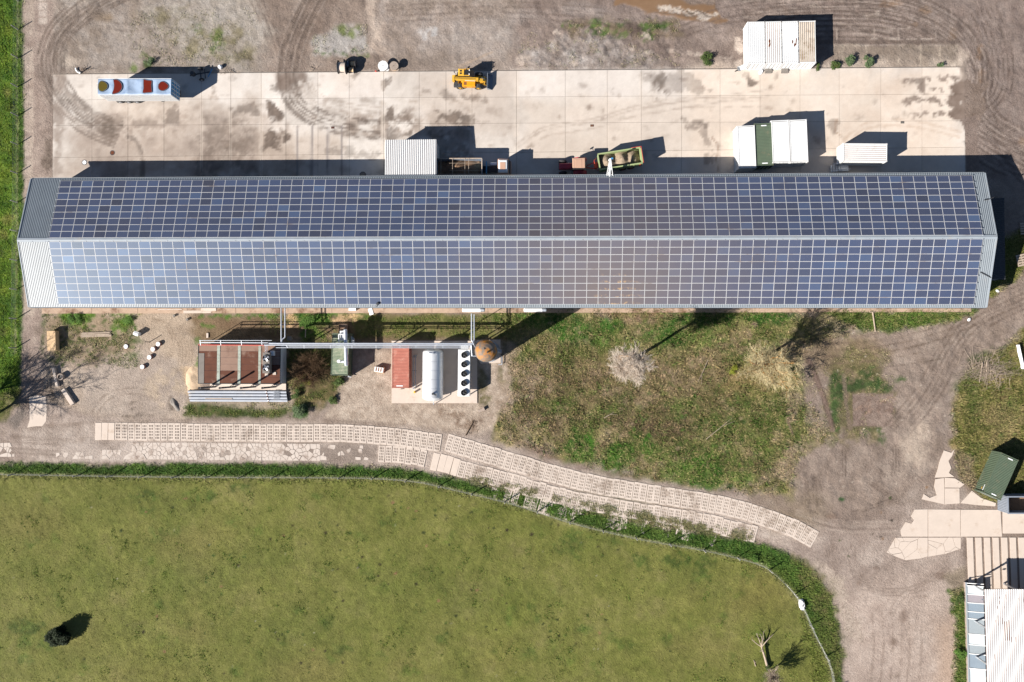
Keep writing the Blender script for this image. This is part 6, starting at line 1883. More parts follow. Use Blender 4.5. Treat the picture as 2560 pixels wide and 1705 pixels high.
m = MB(); m.box(-GL - 0.6, GL - 0.2, -0.45, 0.45, 0.75, 1.05); m.bar((-GL - 0.4, -0.5, 0.9), (-GL - 2.1, 0, 0.75), 0.12); m.bar((-GL - 0.4, 0.5, 0.9), (-GL - 2.1, 0, 0.75), 0.12); m.build('chassis', M['redpaint'], gt_)
m = MB(); m.tube([(-GL - 0.15, -0.9, 1.3), (-GL - 0.55, -0.6, 1.7), (-GL - 0.55, 0.6, 1.7), (-GL - 0.15, 0.9, 1.3)], 0.05, 6); m.build('front_rail', M['redpaint'], gt_)
for x in (0.4, 1.6):
    for s in (-1, 1):
        wheel(gt_, x, s * (GW - 0.15), 0.52, 0.42, M['redpaint'])

# ---- loading spout on a lattice frame
q = at(1524, 442, 4.4)
ls = thing('loading_spout', 'white lattice gantry with a spout reaching over the green trailer', 'spout', (q.x, q.y, 0), BRZ)
top_ = at(1522, 394, 6.0)
dy = top_.y - q.y
for s in (-1, 1):
    m = MB(); m.cyl((s * 0.6, -0.9, 4.3), (s * 0.06, dy, 5.6), 0.055, n=6); m.build('strut', M['white'], ls)
m = MB(); m.cyl((0, -1.2, 4.2), (0, dy - 0.1, 5.35), 0.17, n=10); m.cyl((0, dy - 0.1, 5.35), (0, dy + 0.15, 4.0), 0.16, n=10); m.build('spout', M['white'], ls)
for (t0, t1, s) in ((0.1, 0.35, 1), (0.35, 0.35, 1), (0.35, 0.6, -1), (0.6, 0.6, 1), (0.1, 0.1, 1)):
    f = lambda t, s: (s * (0.6 - 0.54 * t), -0.9 + (dy + 0.9) * t, 4.3 + 1.3 * t)
    m = MB(); m.cyl(f(t0, s), f(t1, -s), 0.035, n=5); m.build('brace', M['white'], ls)
m = MB(); m.box(0.12, 0.4, dy - 0.1, dy + 0.1, 5.4, 5.6); m.build('motor', M['bluepaint'], ls)

# ---- manhole covers, drains
for px, py, r, lab, mm in ((211, 406, 0.3, 'pale round manhole cover near the barn corner', 'plastic'), (281, 382, 0.28, 'rusty round manhole cover on the western yard', 'rust'), (907, 437, 0.38, 'grey round manhole cover in the shade west of the annex', 'sheetgrey')):
    q = at(px, py, 0.13)
    m = MB(); m.lathe([(0, 0.0), (r, 0.0), (r, 0.012), (0, 0.014)], 18); m.lathe([(r + 0.02, 0.0), (r + 0.1, 0.0), (r + 0.1, 0.012), (r + 0.02, 0.012)], 18, mat=1)
    tag(m.build('manhole_cover', [M[mm], M['dark']], None, (q.x, q.y, 0.134)), lab, 'manhole', 'covers in the yard')
for px, py, lab, mm in ((832, 319, 'small rust red drain grate west of the annex', 'rust'), (1480, 314, 'small orange drain grate in mid yard', 'plydark'), (2256, 306, 'small square grey drain grate on the eastern yard', 'sheetgrey')):
    q = at(px, py, 0.13)
    m = MB(); m.box(-0.25, 0.25, -0.16, 0.16, 0, 0.012)
    for k in range(5):
        m.box(-0.22, 0.22, -0.13 + 0.055 * k, -0.1 + 0.055 * k, 0.0121, 0.022, 1)
    tag(m.build('drain_grate', [M['dark'], M[mm]], None, (q.x, q.y, 0.134)), lab, 'drain', 'drains in the yard')
q = at(1902, 180, 0.2)
m = MB(); m.lathe([(0, 0), (0.32, 0.03), (0.36, 0.15), (0.22, 0.28), (0, 0.3)], 9); m.v = [(x * 1.2, y * 0.75, z + 0.04 * math.sin(7 * x)) for x, y, z in m.v]
tag(m.build('boulder', M['plastic'], None, (q.x, q.y, 0.12), 0.9), 'white boulder on the yard below the white containers', 'boulder')
q = at(1853, 172, 0.4)
wb = thing('wheelbarrow', 'white wheelbarrow at the western white container', 'wheelbarrow', (q.x, q.y, 0.12), R(200))
m = MB(); m.add([(-0.4, -0.3, 0.45), (0.4, -0.2, 0.45), (0.4, 0.2, 0.45), (-0.4, 0.3, 0.45), (-0.6, -0.4, 0.75), (0.65, -0.35, 0.75), (0.65, 0.35, 0.75), (-0.6, 0.4, 0.75)], [(0, 3, 2, 1), (0, 1, 5, 4), (1, 2, 6, 5), (2, 3, 7, 6), (3, 0, 4, 7)]); m.build('tray', M['white'], wb)
for s in (-1, 1):
    m = MB(); m.tube([(-1.1, s * 0.3, 0.6), (-0.3, s * 0.25, 0.42), (0.75, s * 0.06, 0.2)], 0.025, 6); m.build('handle', M['dark'], wb)
wheel(wb, 0.78, 0, 0.19, 0.1, M['steel'])
# ================================================================== SOUTH SIDE: SMALL THINGS
q = (at(118, 827, 1.0) + at(138.5, 876.5, 1.0)) / 2
cr = thing('crate', 'long closed plywood crate beside the western lane', 'crate', (q.x, q.y, 0), R(2.5))
cw, cl, chh = 0.6, 1.42, 1.0
for s in (-1, 1):
    m = MB(); m.box(s * cw - 0.025, s * cw + 0.025, -cl, cl, 0.08, chh - 0.03); m.build('side_board', M['ply'], cr)
    m = MB(); m.box(-cw + 0.026, cw - 0.026, s * cl - 0.025, s * cl + 0.025, 0.08, chh - 0.03); m.build('end_board', M['ply'], cr)
    m = MB(); m.box(cw + 0.026, cw + 0.07, -cl, cl, (0.1 if s < 0 else 0.75), (0.22 if s < 0 else 0.87)); m.build('batten', M['ply'], cr)
m = MB(); m.bbox(-cw - 0.04, cw + 0.04, -cl - 0.04, cl + 0.04, chh - 0.03, chh + 0.01, 0.008); m.build('lid', M['ply'], cr)
for y in (-1.1, 0, 1.1):
    m = MB(); m.box(-cw, cw, y - 0.06, y + 0.06, 0, 0.079); m.build('skid', M['plydark'], cr)
q = at(239, 836, 0.2)
pk = thing('plank_stack', 'stack of long weathered planks on the bare earth', 'planks', (q.x, q.y, 0), R(2))
random.seed(6)
for k in range(9):
    y = -0.32 + 0.16 * (k % 5) + random.uniform(-0.03, 0.03); z = 0.05 + 0.07 * (k // 5)
    l = random.uniform(2.0, 2.4); o_ = random.uniform(-0.12, 0.12)
    m = MB(); m.box(o_ - l, o_ + l, y - 0.07, y + 0.07, z, z + 0.06)
    m.build('plank', M['wood'], pk, None, random.uniform(-0.02, 0.02))
for x in (-1.5, 1.5):
    m = MB(); m.box(x - 0.05, x + 0.05, -0.4, 0.45, -0.05, 0.048); m.build('bearer', M['wood'], pk)
q = at(344, 834, 0.4)
bx_ = thing('cabinet', 'small white cabinet with a sloping lid on the bare earth', 'cabinet', (q.x, q.y, 0), R(-20))
m = MB(); m.box(-0.33, 0.33, -0.25, 0.25, 0, 0.85); m.build('body', M['white'], bx_)
m = MB(); m.add([(-0.38, -0.3, 0.85), (0.38, -0.3, 0.85), (0.38, 0.3, 0.85), (-0.38, 0.3, 0.85), (-0.38, 0, 1.0), (0.38, 0, 1.0)], [(0, 1, 5, 4), (2, 3, 4, 5), (1, 2, 5), (3, 0, 4), (0, 3, 2, 1)]); m.build('lid', M['plastic'], bx_)
q = at(374, 855, 0)
m = MB(); m.cyl((0, 0, -0.1), (0, 0, 1.35), 0.06, 0.05, 8); m.cyl((0, 0, 1.35), (0, 0, 1.4), 0.07, 0.02, 8)
tag(m.build('stake', M['dark'], None, (q.x, q.y, 0)), 'thin dark stake beside the white capped wells', 'stake')
for k, (px, py, lab) in enumerate(((314.5, 866, 'white capped well standing apart to the west of the other four'), (395, 860, 'northernmost of the four white capped wells in a row'), (382, 873, 'second white capped well from the north in the row of four'), (373, 893, 'third white capped well from the north in the row of four'), (355.5, 917, 'southernmost of the four white capped wells in a row'))):
    h = 0.12 if k in (0,) else 0.4
    q = at(px, py, h)
    t = thing('capped_well', lab, 'well', (q.x, q.y, 0), random.random() * 6, 'white capped wells')
    m = MB(); m.lathe([(0.36, -0.1), (0.36, h - 0.08), (0.3, h - 0.06)], 18); m.build('ring', M['terracotta'], t)
    m = MB(); m.lathe([(0.33, h - 0.08), (0.34, h - 0.02), (0.3, h + 0.03), (0.0, h + 0.05)], 18); m.build('cap', M['plastic'], t)
q = at(152.5, 942, 0.3)
t = thing('well_ring', 'open concrete well ring by the two concrete beams', 'well ring', (q.x, q.y, 0))
m = MB(); m.lathe([(0.34, 0.02), (0.34, 0.55), (0.5, 0.55), (0.5, -0.1)][::-1], 22); m.build('wall', M['brick'], t)
m = MB(); m.lathe([(0.0, 0.0), (0.34, 0.0), (0.34, 0.06), (0, 0.06)], 16); m.build('bottom', M['joint'], t)
m = MB(); m.add([(-0.1, -0.3, 0.56), (0.3, -0.2, 0.56), (0.33, 0.2, 0.57), (0.0, 0.3, 0.57)], [(0, 1, 2, 3)]); m.build('broken_lid', M['sheetgrey'], t)
for (p1, p2, lab) in (((132, 919), (142, 966), 'narrow concrete beam lying along the lane beside the well ring'), ((156, 973), (181, 1011), 'thick concrete beam lying at a slant south of the well ring')):
    u, v = at(*p1, 0.45), at(*p2, 0.45)
    d = v - u
    m = MB(); w0 = 0.22 if p1[0] == 132 else 0.32
    m.bbox(-d.length / 2, d.length / 2, -w0, w0, -0.05, 0.45, 0.05)
    tag(m.build('concrete_beam', M['paleslab'], None, ((u.x + v.x) / 2, (u.y + v.y) / 2, 0), math.atan2(d.y, d.x)), lab, 'beam', 'concrete beams')
for px, py, lab in ((435.5, 789, 'small grey block near the pavement, west one of two'), (468, 798.5, 'small grey block with a dark shadow, east one of two')):
    q = at(px, py, 0.2)
    m = MB(); m.bbox(-0.17, 0.17, -0.17, 0.17, 0, 0.32, 0.03)
    tag(m.build('block', M['sheetgrey'], None, (q.x, q.y, 0), 0.4), lab, 'block', 'small grey blocks')
q = at(518.5, 838.5, 0.1)
m = MB(); m.bbox(-0.16, 0.16, -0.36, 0.36, 0, 0.14, 0.02)
tag(m.build('board', M['paleslab'], None, (q.x, q.y, 0)), 'short pale board north of the brown roofed house', 'board')
q = at(498, 777, 0.1)
t = thing('board_stack', 'pale boards lying along the barn footing', 'boards', (q.x, q.y, 0.09), R(0.5))
for x0, x1, y0, y1, z in ((-2.4, 1.9, -0.15, 0.05, 0.0), (-2.4, 1.8, -0.35, -0.17, 0.0), (0.3, 2.6, -0.05, 0.4, 0.045), (-6.3, -2.6, 0.2, 0.3, 0)):
    m = MB(); m.box(x0, x1, y0, y1, z, z + 0.04); m.build('board', M['paleslab'], t)
q = at(927, 779, 0.1)
m = MB(); m.box(-0.3, 0.3, -0.5, 0.5, 0, 0.06)
tag(m.build('sheet', M['plastic'], None, (q.x, q.y, 0.1), 0.3), 'white tilted sheet lying on the footing under the floodlight', 'sheet')
q = at(882, 775, 0.1)
m = MB(); m.box(-0.5, 0.5, -0.12, 0.3, 0, 0.35); m.box(-0.52, 0.52, -0.14, 0.32, 0.35, 0.38)
tag(m.build('meter_box', M['plastic'], None, (q.x, q.y, 0.1)), 'white low box against the barn wall west of the floodlight', 'box')
# sand heap
q = at(478, 952, 0.2)
sh_ = mound('sand_heap', -1.6, 1.6, -2.6, 2.6, -0.1, [(-0.1, 0.3, 1.0, 1.9, 0.42), (0.2, -1.2, 1.1, 1.1, 0.3), (0.1, 1.3, 0.9, 1.0, 0.3)], M['sand'], None, 34, 0.12, 3)
sh_.location = (q.x, q.y, 0)
tag(sh_, 'heap of pale sand against the west wall of the brown roofed house', 'sand heap')
q = at(437, 1012, 0.2)
lg = mound('ash_heap', -0.8, 0.9, -1.5, 1.5, -0.12, [(0.0, 0.0, 0.5, 1.3, 0.45), (-0.3, 0.5, 0.4, 0.7, 0.3)], M['sheetgrey'], None, 22, 0.12, 5)
lg.location = (q.x, q.y, 0); lg.rotation_euler.z = 0.5
tag(lg, 'small grey ash heap west of the stacked pipes', 'ash heap')

# ================================================================== ENGINE HOUSE
HR = 3.1
e0, e1, e2, e3 = at(495.8, 862, HR), at(700, 864, HR), at(699.5, 959, HR), at(494.5, 959, HR)
eh = thing('engine_house', 'flat roofed house with rusty brown roof bays and pale strips', 'building', ((e0.x + e1.x) / 2, (e0.y + e3.y) / 2, 0), R(-0.2))
EL, EW = (e1.x - e0.x) / 2, (e0.y - e3.y) / 2
m = MB(); m.box(-EL + 0.05, EL - 0.05, -EW + 0.05, EW - 0.05, 0, HR - 0.14); m.build('wall', M['parapet'], eh)
EZ = lambda x: (x / 8.254 + 480 - 597.7) / 204.5 * 2 * EL
bays = [(130, 512, 'deck'), (578, 942, 'deckpale'), (1005, 1366, 'deck'), (1422, 1812, 'deckpale')]
for k, (a_, b_, mm) in enumerate(bays):
    xa, xb = EZ(a_), EZ(b_)
    n = 6
    for j in range(n):
        y0 = -EW + j * 2 * EW / n; y1 = -EW + (j + 1) * 2 * EW / n
        mt = mm
        if k == 0 and j == 5:
            mt = 'deckpale'
        if k == 1 and j < 2:
            mt = 'deck'
        if k == 2 and j == 5:
            mt = 'deckpale'
        if k == 3 and j < 3:
            mt = 'deck'
        z = HR - 0.1 + 0.008 * ((j + k) % 2)
        m = MB(); m.box(xa, xb, y0 + 0.012, y1 - 0.012, HR - 0.14, z); m.build('roof_sheet', M[mt], eh)
for a_, b_ in ((512, 578), (942, 1005), (1366, 1422)):
    m = MB(); m.corr(-EW, EW, lambda u, v, z: (EZ(a_) + 0.02 + v * (EZ(b_) - EZ(a_) - 0.04), u, HR - 0.06 + z), 0.2, 0.03); m.v = [(2 * ((EZ(a_) + EZ(b_)) / 2) - x, y, z) for x, y, z in m.v]; m.build('translucent_strip', M['strip'], eh)
m = MB(); m.box(EZ(133), EZ(248), -EW + 0.03, EW * 0.56, HR - 0.08, HR - 0.06); m.build('cover_sheet', M['sheetgrey'], eh)
m = MB(); m.box(-EL, EL, EW - 0.02, EW + 0.05, HR - 0.2, HR - 0.03); m.box(-EL, EL, -EW - 0.05, -EW + 0.02, HR - 0.2, HR - 0.03); m.box(-EL - 0.05, -EL, -EW, EW, HR - 0.2, HR - 0.03); m.box(EL, EL + 0.05, -EW, EW, HR - 0.2, HR - 0.03); m.build('roof_edge', M['dark'], eh)
m = MB(); m.box(-EL + 0.6, EL + 0.0, -EW - 1.0, -EW - 0.06, -0.05, 0.25); m.build('plinth', M['paleslab'], eh)


def fan(parent, c, r, mblade, n=4, depth=0.12, mhub='dark'):
    t = MB()
    t.lathe([(r, 0), (r, depth), (r * 1.06, depth), (r * 1.06, 0)], 22, c); f = t.build('fan', M['dark'], parent)
    m = MB(); m.lathe([(0.0, depth * 0.5), (r * 0.98, depth * 0.5 + 0.001), (r * 0.98, 0.01), (0, 0.01)][::-1], 22, (c[0], c[1], c[2] - depth * 0.3)); m.build('grille', M['black'], f)
    for k in range(n):
        a = 2 * math.pi * k / n + 0.6
        ca_, sa_ = math.cos(a), math.sin(a)
        P = [(0.12 * r, -0.13 * r), (0.92 * r, -0.36 * r), (0.95 * r, 0.1 * r), (0.12 * r, 0.13 * r)]
        z = [0.06, 0.0, 0.1, 0.1]
        vs = [(c[0] + x * ca_ - y * sa_, c[1] + x * sa_ + y * ca_, c[2] + depth * 0.45 + zz * 0.6) for (x, y), zz in zip(P, z)]
        vs += [(v[0], v[1], v[2] - 0.012) for v in vs]
        m = MB(); m.add(vs, [(0, 1, 2, 3), (7, 6, 5, 4), (0, 4, 5, 1), (1, 5, 6, 2), (2, 6, 7, 3), (3, 7, 4, 0)]); m.build('blade', mblade, f)
    m = MB(); m.lathe([(r * 0.2, depth * 0.4), (r * 0.2, depth * 0.9), (0, depth)], 10, c); m.build('hub', M[mhub], f)
    return f


u = at(664.5, 907, HR + 1.2)
ac = thing('roof_cooler', 'grey roof cooler with two silver bladed fans on the brown roof', 'cooler', (u.x, u.y, HR - 0.08), R(-0.2))
m = MB(); m.bbox(-0.52, 0.52, -1.5, 1.5, 0.25, 1.15, 0.04); m.build('housing', M['sheetgrey'], ac)
for y in (0.68, -0.68):
    fan(ac, (0.0, y, 1.15), 0.47, M['alu'], 4)
for x in (-0.42, 0.42):
    for y in (-1.4, 1.4):
        m = MB(); m.box(x - 0.05, x + 0.05, y - 0.05, y + 0.05, 0.02, 0.25); m.build('foot', M['dark'], ac)
for x, y in ((-0.3, -1.75), (0.85, -1.55)):
    m = MB(); m.box(x - 0.24, x + 0.24, y - 0.2, y + 0.2, 0.02, 0.1); m.build('ballast_slab', M['paleslab'], ac)
u = at(680, 883, HR + 0.5)
m = MB(); m.bbox(-0.27, 0.27, -0.35, 0.35, 0, 0.6, 0.04)
tag(m.build('control_box', M['white'], None, (u.x, u.y, HR - 0.09)), 'white control box beside the roof cooler', 'box')
# four exhaust stacks on the south wall
for k, px in enumerate((497, 548.5, 601.5, 655)):
    u = at(px, 970, HR + 2.9)
    t = thing('exhaust_stack', ('westernmost exhaust stack on the south wall of the brown roofed house', 'second exhaust stack from the west on the brown roofed house', 'third exhaust stack from the west on the brown roofed house', 'easternmost exhaust stack on the brown roofed house')[k], 'exhaust stack', (u.x, u.y, 0), 0, 'exhaust stacks')
    m = MB(); m.cyl((0, 0, 0.2), (0, 0, HR + 2.9), 0.13, n=12, capmat=1); m.build('pipe', [M['dark'], M['black']], t)
    m = MB(); m.cyl((0, 0, HR + 2.55), (0, 0, HR + 2.85), 0.155, n=12, caps=False); m.build('collar', M['steel'], t)
    m = MB(); m.bar((0, 0, 2.4), (0.55, 0.5, 2.4), 0.06); m.bar((0, 0, 1.6), (0.55, 0.5, 1.6), 0.06); m.build('bracket', M['dark'], t)
    m = MB(); m.box(0.35, 0.8, 0.3, 0.62, 0.9, 2.2); m.build('silencer', M['silo'], t)
# stacked pipes on the ground
pu = at(470, 990, 0.4)
for k, (y, x0, x1, lab) in enumerate(((979, 470, 716, 'northernmost of the four long grey pipes laid on the ground'), (986.5, 472, 717, 'second from the north of the four long grey pipes'), (994, 473, 718, 'third from the north of the four long grey pipes'), (1000.5, 475, 719, 'southernmost of the four long grey pipes laid on the ground'))):
    u, v = at(x0, y, 0.3), at(x1, y + 1, 0.3)
    d = v - u
    t = thing('long_pipe', lab, 'pipe', (u.x, u.y, 0), math.atan2(d.y, d.x), 'long pipes on the ground')
    m = MB(); m.cyl((0, 0, 0.22), (d.length, 0, 0.22), 0.2, n=14, capmat=1); m.build('tube', [M['greypipe'], M['black']], t)
    m = MB(); m.lathe([(0.21, -0.06), (0.24, -0.06), (0.24, 0.06), (0.21, 0.06)], 14, (11.9, 0, 0.22), 'x'); m.build('flange', M['rust'], t)
    m = MB(); m.lathe([(0.05, 0), (0.09, 0), (0.09, 0.12), (0.05, 0.12)], 10, (11.9, 0, 0.42)); m.build('nozzle', M['plastic'], t)
u = at(691.5, 987, 0.45)
m = MB()
for i in range(11):
    m.cyl((-0.45 + 0.09 * i, -0.6, 0), (-0.45 + 0.09 * i, 0.6, 0), 0.015, n=5)
for i in range(9):
    m.cyl((-0.45, -0.6 + 0.15 * i, 0.02), (0.45, -0.6 + 0.15 * i, 0.02), 0.015, n=5)
tag(m.build('mesh_sheet', M['steel'], None, (u.x, u.y, 0.46)), 'small steel mesh sheet lying across the long pipes', 'mesh', None, 'stuff')
u = at(546, 996.5, 0.45)
m = MB(); m.cyl((-2.0, 0, 0), (2.0, 0, 0), 0.07, n=8); m.cyl((1.9, 0, 0), (2.05, 0, 0), 0.09, n=8)
tag(m.build('thin_pipe', M['paleslab'], None, (u.x, u.y, 0.42)), 'thin pale pipe lying on top of the long grey pipes', 'pipe')

# ================================================================== PIPE BRIDGE
pb = thing('pipe_bridge', 'raised bridge of silver pipes running from the brown roofed house to the silo', 'pipe bridge', (0, 0, 0))


def run(name, pts, r, z=None, mm='pipe', n=8):
    m = MB()
    P = [at(p[0], p[1], p[2] if len(p) > 2 else z) for p in pts]
    m.tube(P, r, n)
    for p_ in P[1:-1]:
        pass
    return m.build(name, M[mm], pb)


run('pipe', [(672, 858.5), (1185, 859)], 0.11, 4.05)
run('pipe', [(660, 862.5), (1178, 862.8)], 0.09, 4.05)
run('pipe', [(690, 869), (1180, 869.5)], 0.06, 3.8)
run('cable_tray', [(716, 866), (1175, 866)], 0.05, 3.85, 'steel')
run('pipe', [(703, 770, 3.8), (703, 842, 3.8), (703, 858, 3.8)], 0.09)
run('pipe', [(712.5, 770, 3.8), (712.5, 843, 3.8), (706, 848, 3.8), (703, 857, 3.9)], 0.09)
run('pipe', [(1179, 784, 3.9), (1179, 850, 3.9), (1184, 859, 4.0)], 0.1)
run('pipe', [(1185.5, 786, 3.9), (1185.5, 850, 3.9), (1178, 862, 4.0)], 0.08)
run('pipe', [(1178, 862, 4.0), (1180, 890, 3.6), (1196, 890, 3.5)], 0.08)
run('pipe', [(1184, 861, 4.0), (1188, 868, 3.6), (1200, 868, 3.5)], 0.06)
run('pipe', [(498, 851, 3.7), (680, 851, 3.7)], 0.05, mm='steel')
run('pipe', [(500, 856, 3.5), (690, 857, 3.6)], 0.08)
run('gas_pipe', [(496, 862, 3.3), (662, 863, 3.3)], 0.06, mm='redpaint')
run('pipe', [(663.5, 860, 3.9), (663.5, 877, 3.9), (663.5, 881, 4.2)], 0.05)
run('pipe', [(668, 860, 3.9), (668, 877, 3.9), (667.5, 881, 4.2)], 0.05)
run('pipe', [(713, 862, 4.0), (720, 868, 3.9)], 0.06)
for px in (760, 826, 880, 940, 1000, 1040, 1107, 1150):
    m = MB()
    u, v = at(px, 857, 3.9), at(px, 870.5, 3.75)
    m.bar((u.x, u.y, 3.9), (v.x, v.y, 3.72), 0.1)
    m.build('cross_arm', M['steel'], pb)
for px in (735, 826, 970, 1107, 1176):
    u, v = at(px, 858, 3.9), at(px, 869.5, 3.7)
    for w_ in (u, v):
        m = MB(); m.bar((w_.x, w_.y, 0), (w_.x, w_.y, 3.85), 0.12); m.build('post', M['steel'], pb)
for px in (500, 551, 603, 654):
    u = at(px, 851, 3.7)
    m = MB(); m.bar((u.x, u.y, 0), (u.x, u.y, 3.7), 0.08); m.bar((u.x, u.y, 3.68), (u.x, u.y - 0.7, 3.5), 0.06); m.build('post', M['steel'], pb)
for px, py in ((703, 812), (712.5, 812), (1182, 808)):
    u = at(px, py, 3.8)
    m = MB(); m.bar((u.x, u.y, 0), (u.x, u.y, 3.72), 0.08) if px > 1000 else m.bar((u.x - 0.2, u.y, 3.7), (u.x + 0.2, u.y, 3.7), 0.05); m.build('hanger', M['steel'], pb)
u = at(724, 846, 1.2)
jb = thing('junction_box', 'grey junction box on a post beside the twin pipes', 'box', (u.x, u.y, 0))
m = MB(); m.box(-0.3, 0.3, -0.3, 0.3, 1.0, 1.35); m.build('housing', M['sheetgrey'], jb)
m = MB(); m.bar((0, 0, 0), (0, 0, 1.0), 0.08); m.build('post', M['steel'], jb)
u = at(764, 834, 0)
m = MB(); m.bar((0, -0.6, 0.12), (0.05, 0.6, 0.12), 0.12)
tag(m.build('batten', M['wood'], None, (u.x, u.y, 0)), 'short grey batten in the grass west of the green power container', 'batten')

# ================================================================== GREEN POWER CONTAINER
c4 = [at(833, 834, 2.6), at(871, 835, 2.6), at(869, 938, 2.6), at(827, 936, 2.6)]
ce = (c4[0] + c4[1] + c4[2] + c4[3]) / 4
gp = container('pale green ribbed container carrying ducts under the pipe bridge', ce, R(-2.2) * -1 - R(4.0), 'greenpale', 'green', 'across', 2.6, 0.0, None, None, 6.0, 2.4)
u = at(864, 868, 3.4)
cq = thing('exhaust_silencer', 'long silver exhaust silencer lying on the green power container', 'silencer', (u.x, u.y, 2.62), R(2))
m = MB(); m.lathe([(0.0, -2.75), (0.22, -2.7), (0.29, -2.6), (0.29, 2.5), (0.2, 2.6), (0.0, 2.62)], 18, (0, 0, 0.62), 'y'); m.build('shell', M['pipe'], cq)
for y in (-2.0, -0.6, 0.9, 2.0):
    m = MB(); m.lathe([(0.3, y - 0.03), (0.31, y - 0.03), (0.31, y + 0.03), (0.3, y + 0.03)], 18, (0, 0, 0.62), 'y'); m.build('band', M['steel'], cq)
for y in (-2.2, 1.8):
    m = MB(); m.box(-0.25, 0.25, y - 0.06, y + 0.06, 0, 0.34); m.build('saddle', M['steel'], cq)
m = MB(); m.tube([(-0.2, -2.1, 0.6), (-0.8, -2.05, 0.6), (-1.1, -2.0, 0.6)], 0.2, 12); m.lathe([(0.16, 0), (0.26, 0), (0.26, 0.35), (0.16, 0.35)], 14, (-1.05, -2.0, 0.55)); m.build('outlet_elbow', M['white'], cq)
m = MB(); m.tube([(-0.35, 1.9, 0.75), (-0.95, 1.9, 0.75), (-0.95, 0.6, 0.75), (-0.3, 0.5, 0.75)], 0.09, 10); m.build('return_pipe', M['white'], cq)
m = MB(); m.box(-0.85, -0.35, 1.0, 2.4, 0.02, 0.5); m.build('fan_box', M['white'], cq)
for k in range(4):
    m = MB(); m.cyl((0.75 + 0.13 * k, 0.2, 0.3), (0.75 + 0.13 * k, 1.6 - 0.1 * k, 0.3), 0.035, n=6); m.build('coolant_pipe', M['steel'], cq)
u = at(858, 820, 0.3)
m = MB(); m.bbox(-0.62, 0.62, -0.7, 0.6, 0, 0.5, 0.03)
tag(m.build('foundation_block', M['kerb'], None, (u.x, u.y, 0)), 'tan concrete block at the north end of the green power container', 'block')
u = at(872, 941, 0.4)
m = MB(); m.cyl((0, 0, 0), (0, 0, 0.55), 0.12, n=10); m.cyl((0, 0, 0.45), (0.4, -0.1, 0.45), 0.07, n=8)
tag(m.build('valve', M['steel'], None, (u.x, u.y, 0)), 'small silver valve at the south end of the green power container', 'valve')
u = at(948, 924, 0.5)
t = thing('pallet_box', 'white box with rust stains on a pallet in the gravel', 'box', (u.x, u.y, 0), R(-9))
m = MB(); m.bbox(-0.68, 0.68, -0.38, 0.38, 0.14, 0.75, 0.03); bb = m.build('box', M['white'], t)
for x in (-0.4, -0.05, 0.3):
    m = MB(); m.prism([(x - 0.08, -0.3), (x + 0.1, -0.22), (x + 0.08, 0.28), (x - 0.06, 0.3)], 0.751, 0.756); m.build('rust_patch', M['plydark'], bb)
for y in (-0.35, 0, 0.35):
    m = MB(); m.box(-0.72, 0.72, y - 0.07, y + 0.07, 0, 0.139); m.build('pallet_board', M['yellow'], t)

# ================================================================== PAD WITH TANK, COOLER AND RED CONTAINER
q = [at(979, 852, 0.1), at(1193, 852, 0.1), at(1193, 1008, 0.1), at(979, 1008, 0.1)]
m = MB(); m.prism([p.xy for p in q], -0.2, 0.13)
pad = tag(m.build('plant_pad', M['paleslab']), kind='structure')
u = (at(980.7, 865, 2.72) + at(1021.3, 969.6, 2.72)) / 2
container('faded red ribbed container at the west side of the tank', u, R(0), 'red', 'red', 'across', 2.59, 0.13, None, [(-0.1, -2.75, 0.95)], 6.0, 2.35)
u = (at(1056.5, 871, 1.9) + at(1108.5, 1003, 1.9)) / 2
tk = thing('tank', 'large silver horizontal tank between red container and white cooler', 'tank', (u.x, u.y, 0.13), R(-0.3))
TLn = 3.85
prof = [(0.0, -TLn)] + [(1.5 * math.sin(t), -TLn + 0.62 * (1 - math.cos(t))) for t in (0.25, 0.5, 0.8, 1.1, 1.4, math.pi / 2)] + [(1.5, TLn - 0.6)] + [(1.5 * math.cos(t), TLn - 0.6 + 0.6 * math.sin(t)) for t in (0.3, 0.7, 1.1, 1.4)] + [(0, TLn)]
m = MB(); m.lathe(prof, 40, (0, 0, 1.9), 'y'); m.build('shell', M['tank'], tk)
for y in (-2.0, -0.7, 0.6, 1.9, 3.1):
    m = MB(); m.lathe([(1.505, y - 0.02), (1.512, y - 0.02), (1.512, y + 0.02), (1.505, y + 0.02)], 40, (0, 0, 1.9), 'y'); m.build('seam', M['steel'], tk)
for y in (-2.3, 2.3):
    m = MB(); m.box(-1.1, 1.1, y - 0.15, y + 0.15, 0, 1.0); m.build('saddle', M['greysteel'], tk)
m = MB(); m.cyl((0.25, -2.7, 3.2), (0.25, -2.7, 3.7), 0.16, n=12); m.cyl((0.25, -2.7, 3.62), (0.75, -2.9, 3.62), 0.1, n=10); m.build('valve', M['dark'], tk)
m = MB(); m.cyl((0.2, 3.1, 3.3), (0.2, 3.1, 3.55), 0.12, n=10); m.cyl((0.2, 3.1, 3.5), (-0.6, 3.15, 3.5), 0.04, n=6); m.build('valve', M['steel'], tk)
m = MB(); m.tube([(0.1, -3.9, 1.8), (0.1, -4.3, 1.8), (0.1, -4.3, 0.1)], 0.06, 8); m.build('drain_pipe', M['steel'], tk)
u = (at(1144.5, 872, 2.3) + at(1175, 992, 2.3)) / 2
co_ = thing('table_cooler', 'white table cooler with a row of five black fans', 'cooler', (u.x, u.y, 0.13), R(-0.5))
m = MB(); m.bbox(-0.87, 0.87, -3.4, 3.4, 1.2, 2.15, 0.03); m.build('housing', M['white'], co_)
for k in range(5):
    fan(co_, (0.05, 2.55 - k * 1.36 + 0.02, 2.15), 0.42, M['black'], 5, 0.28)
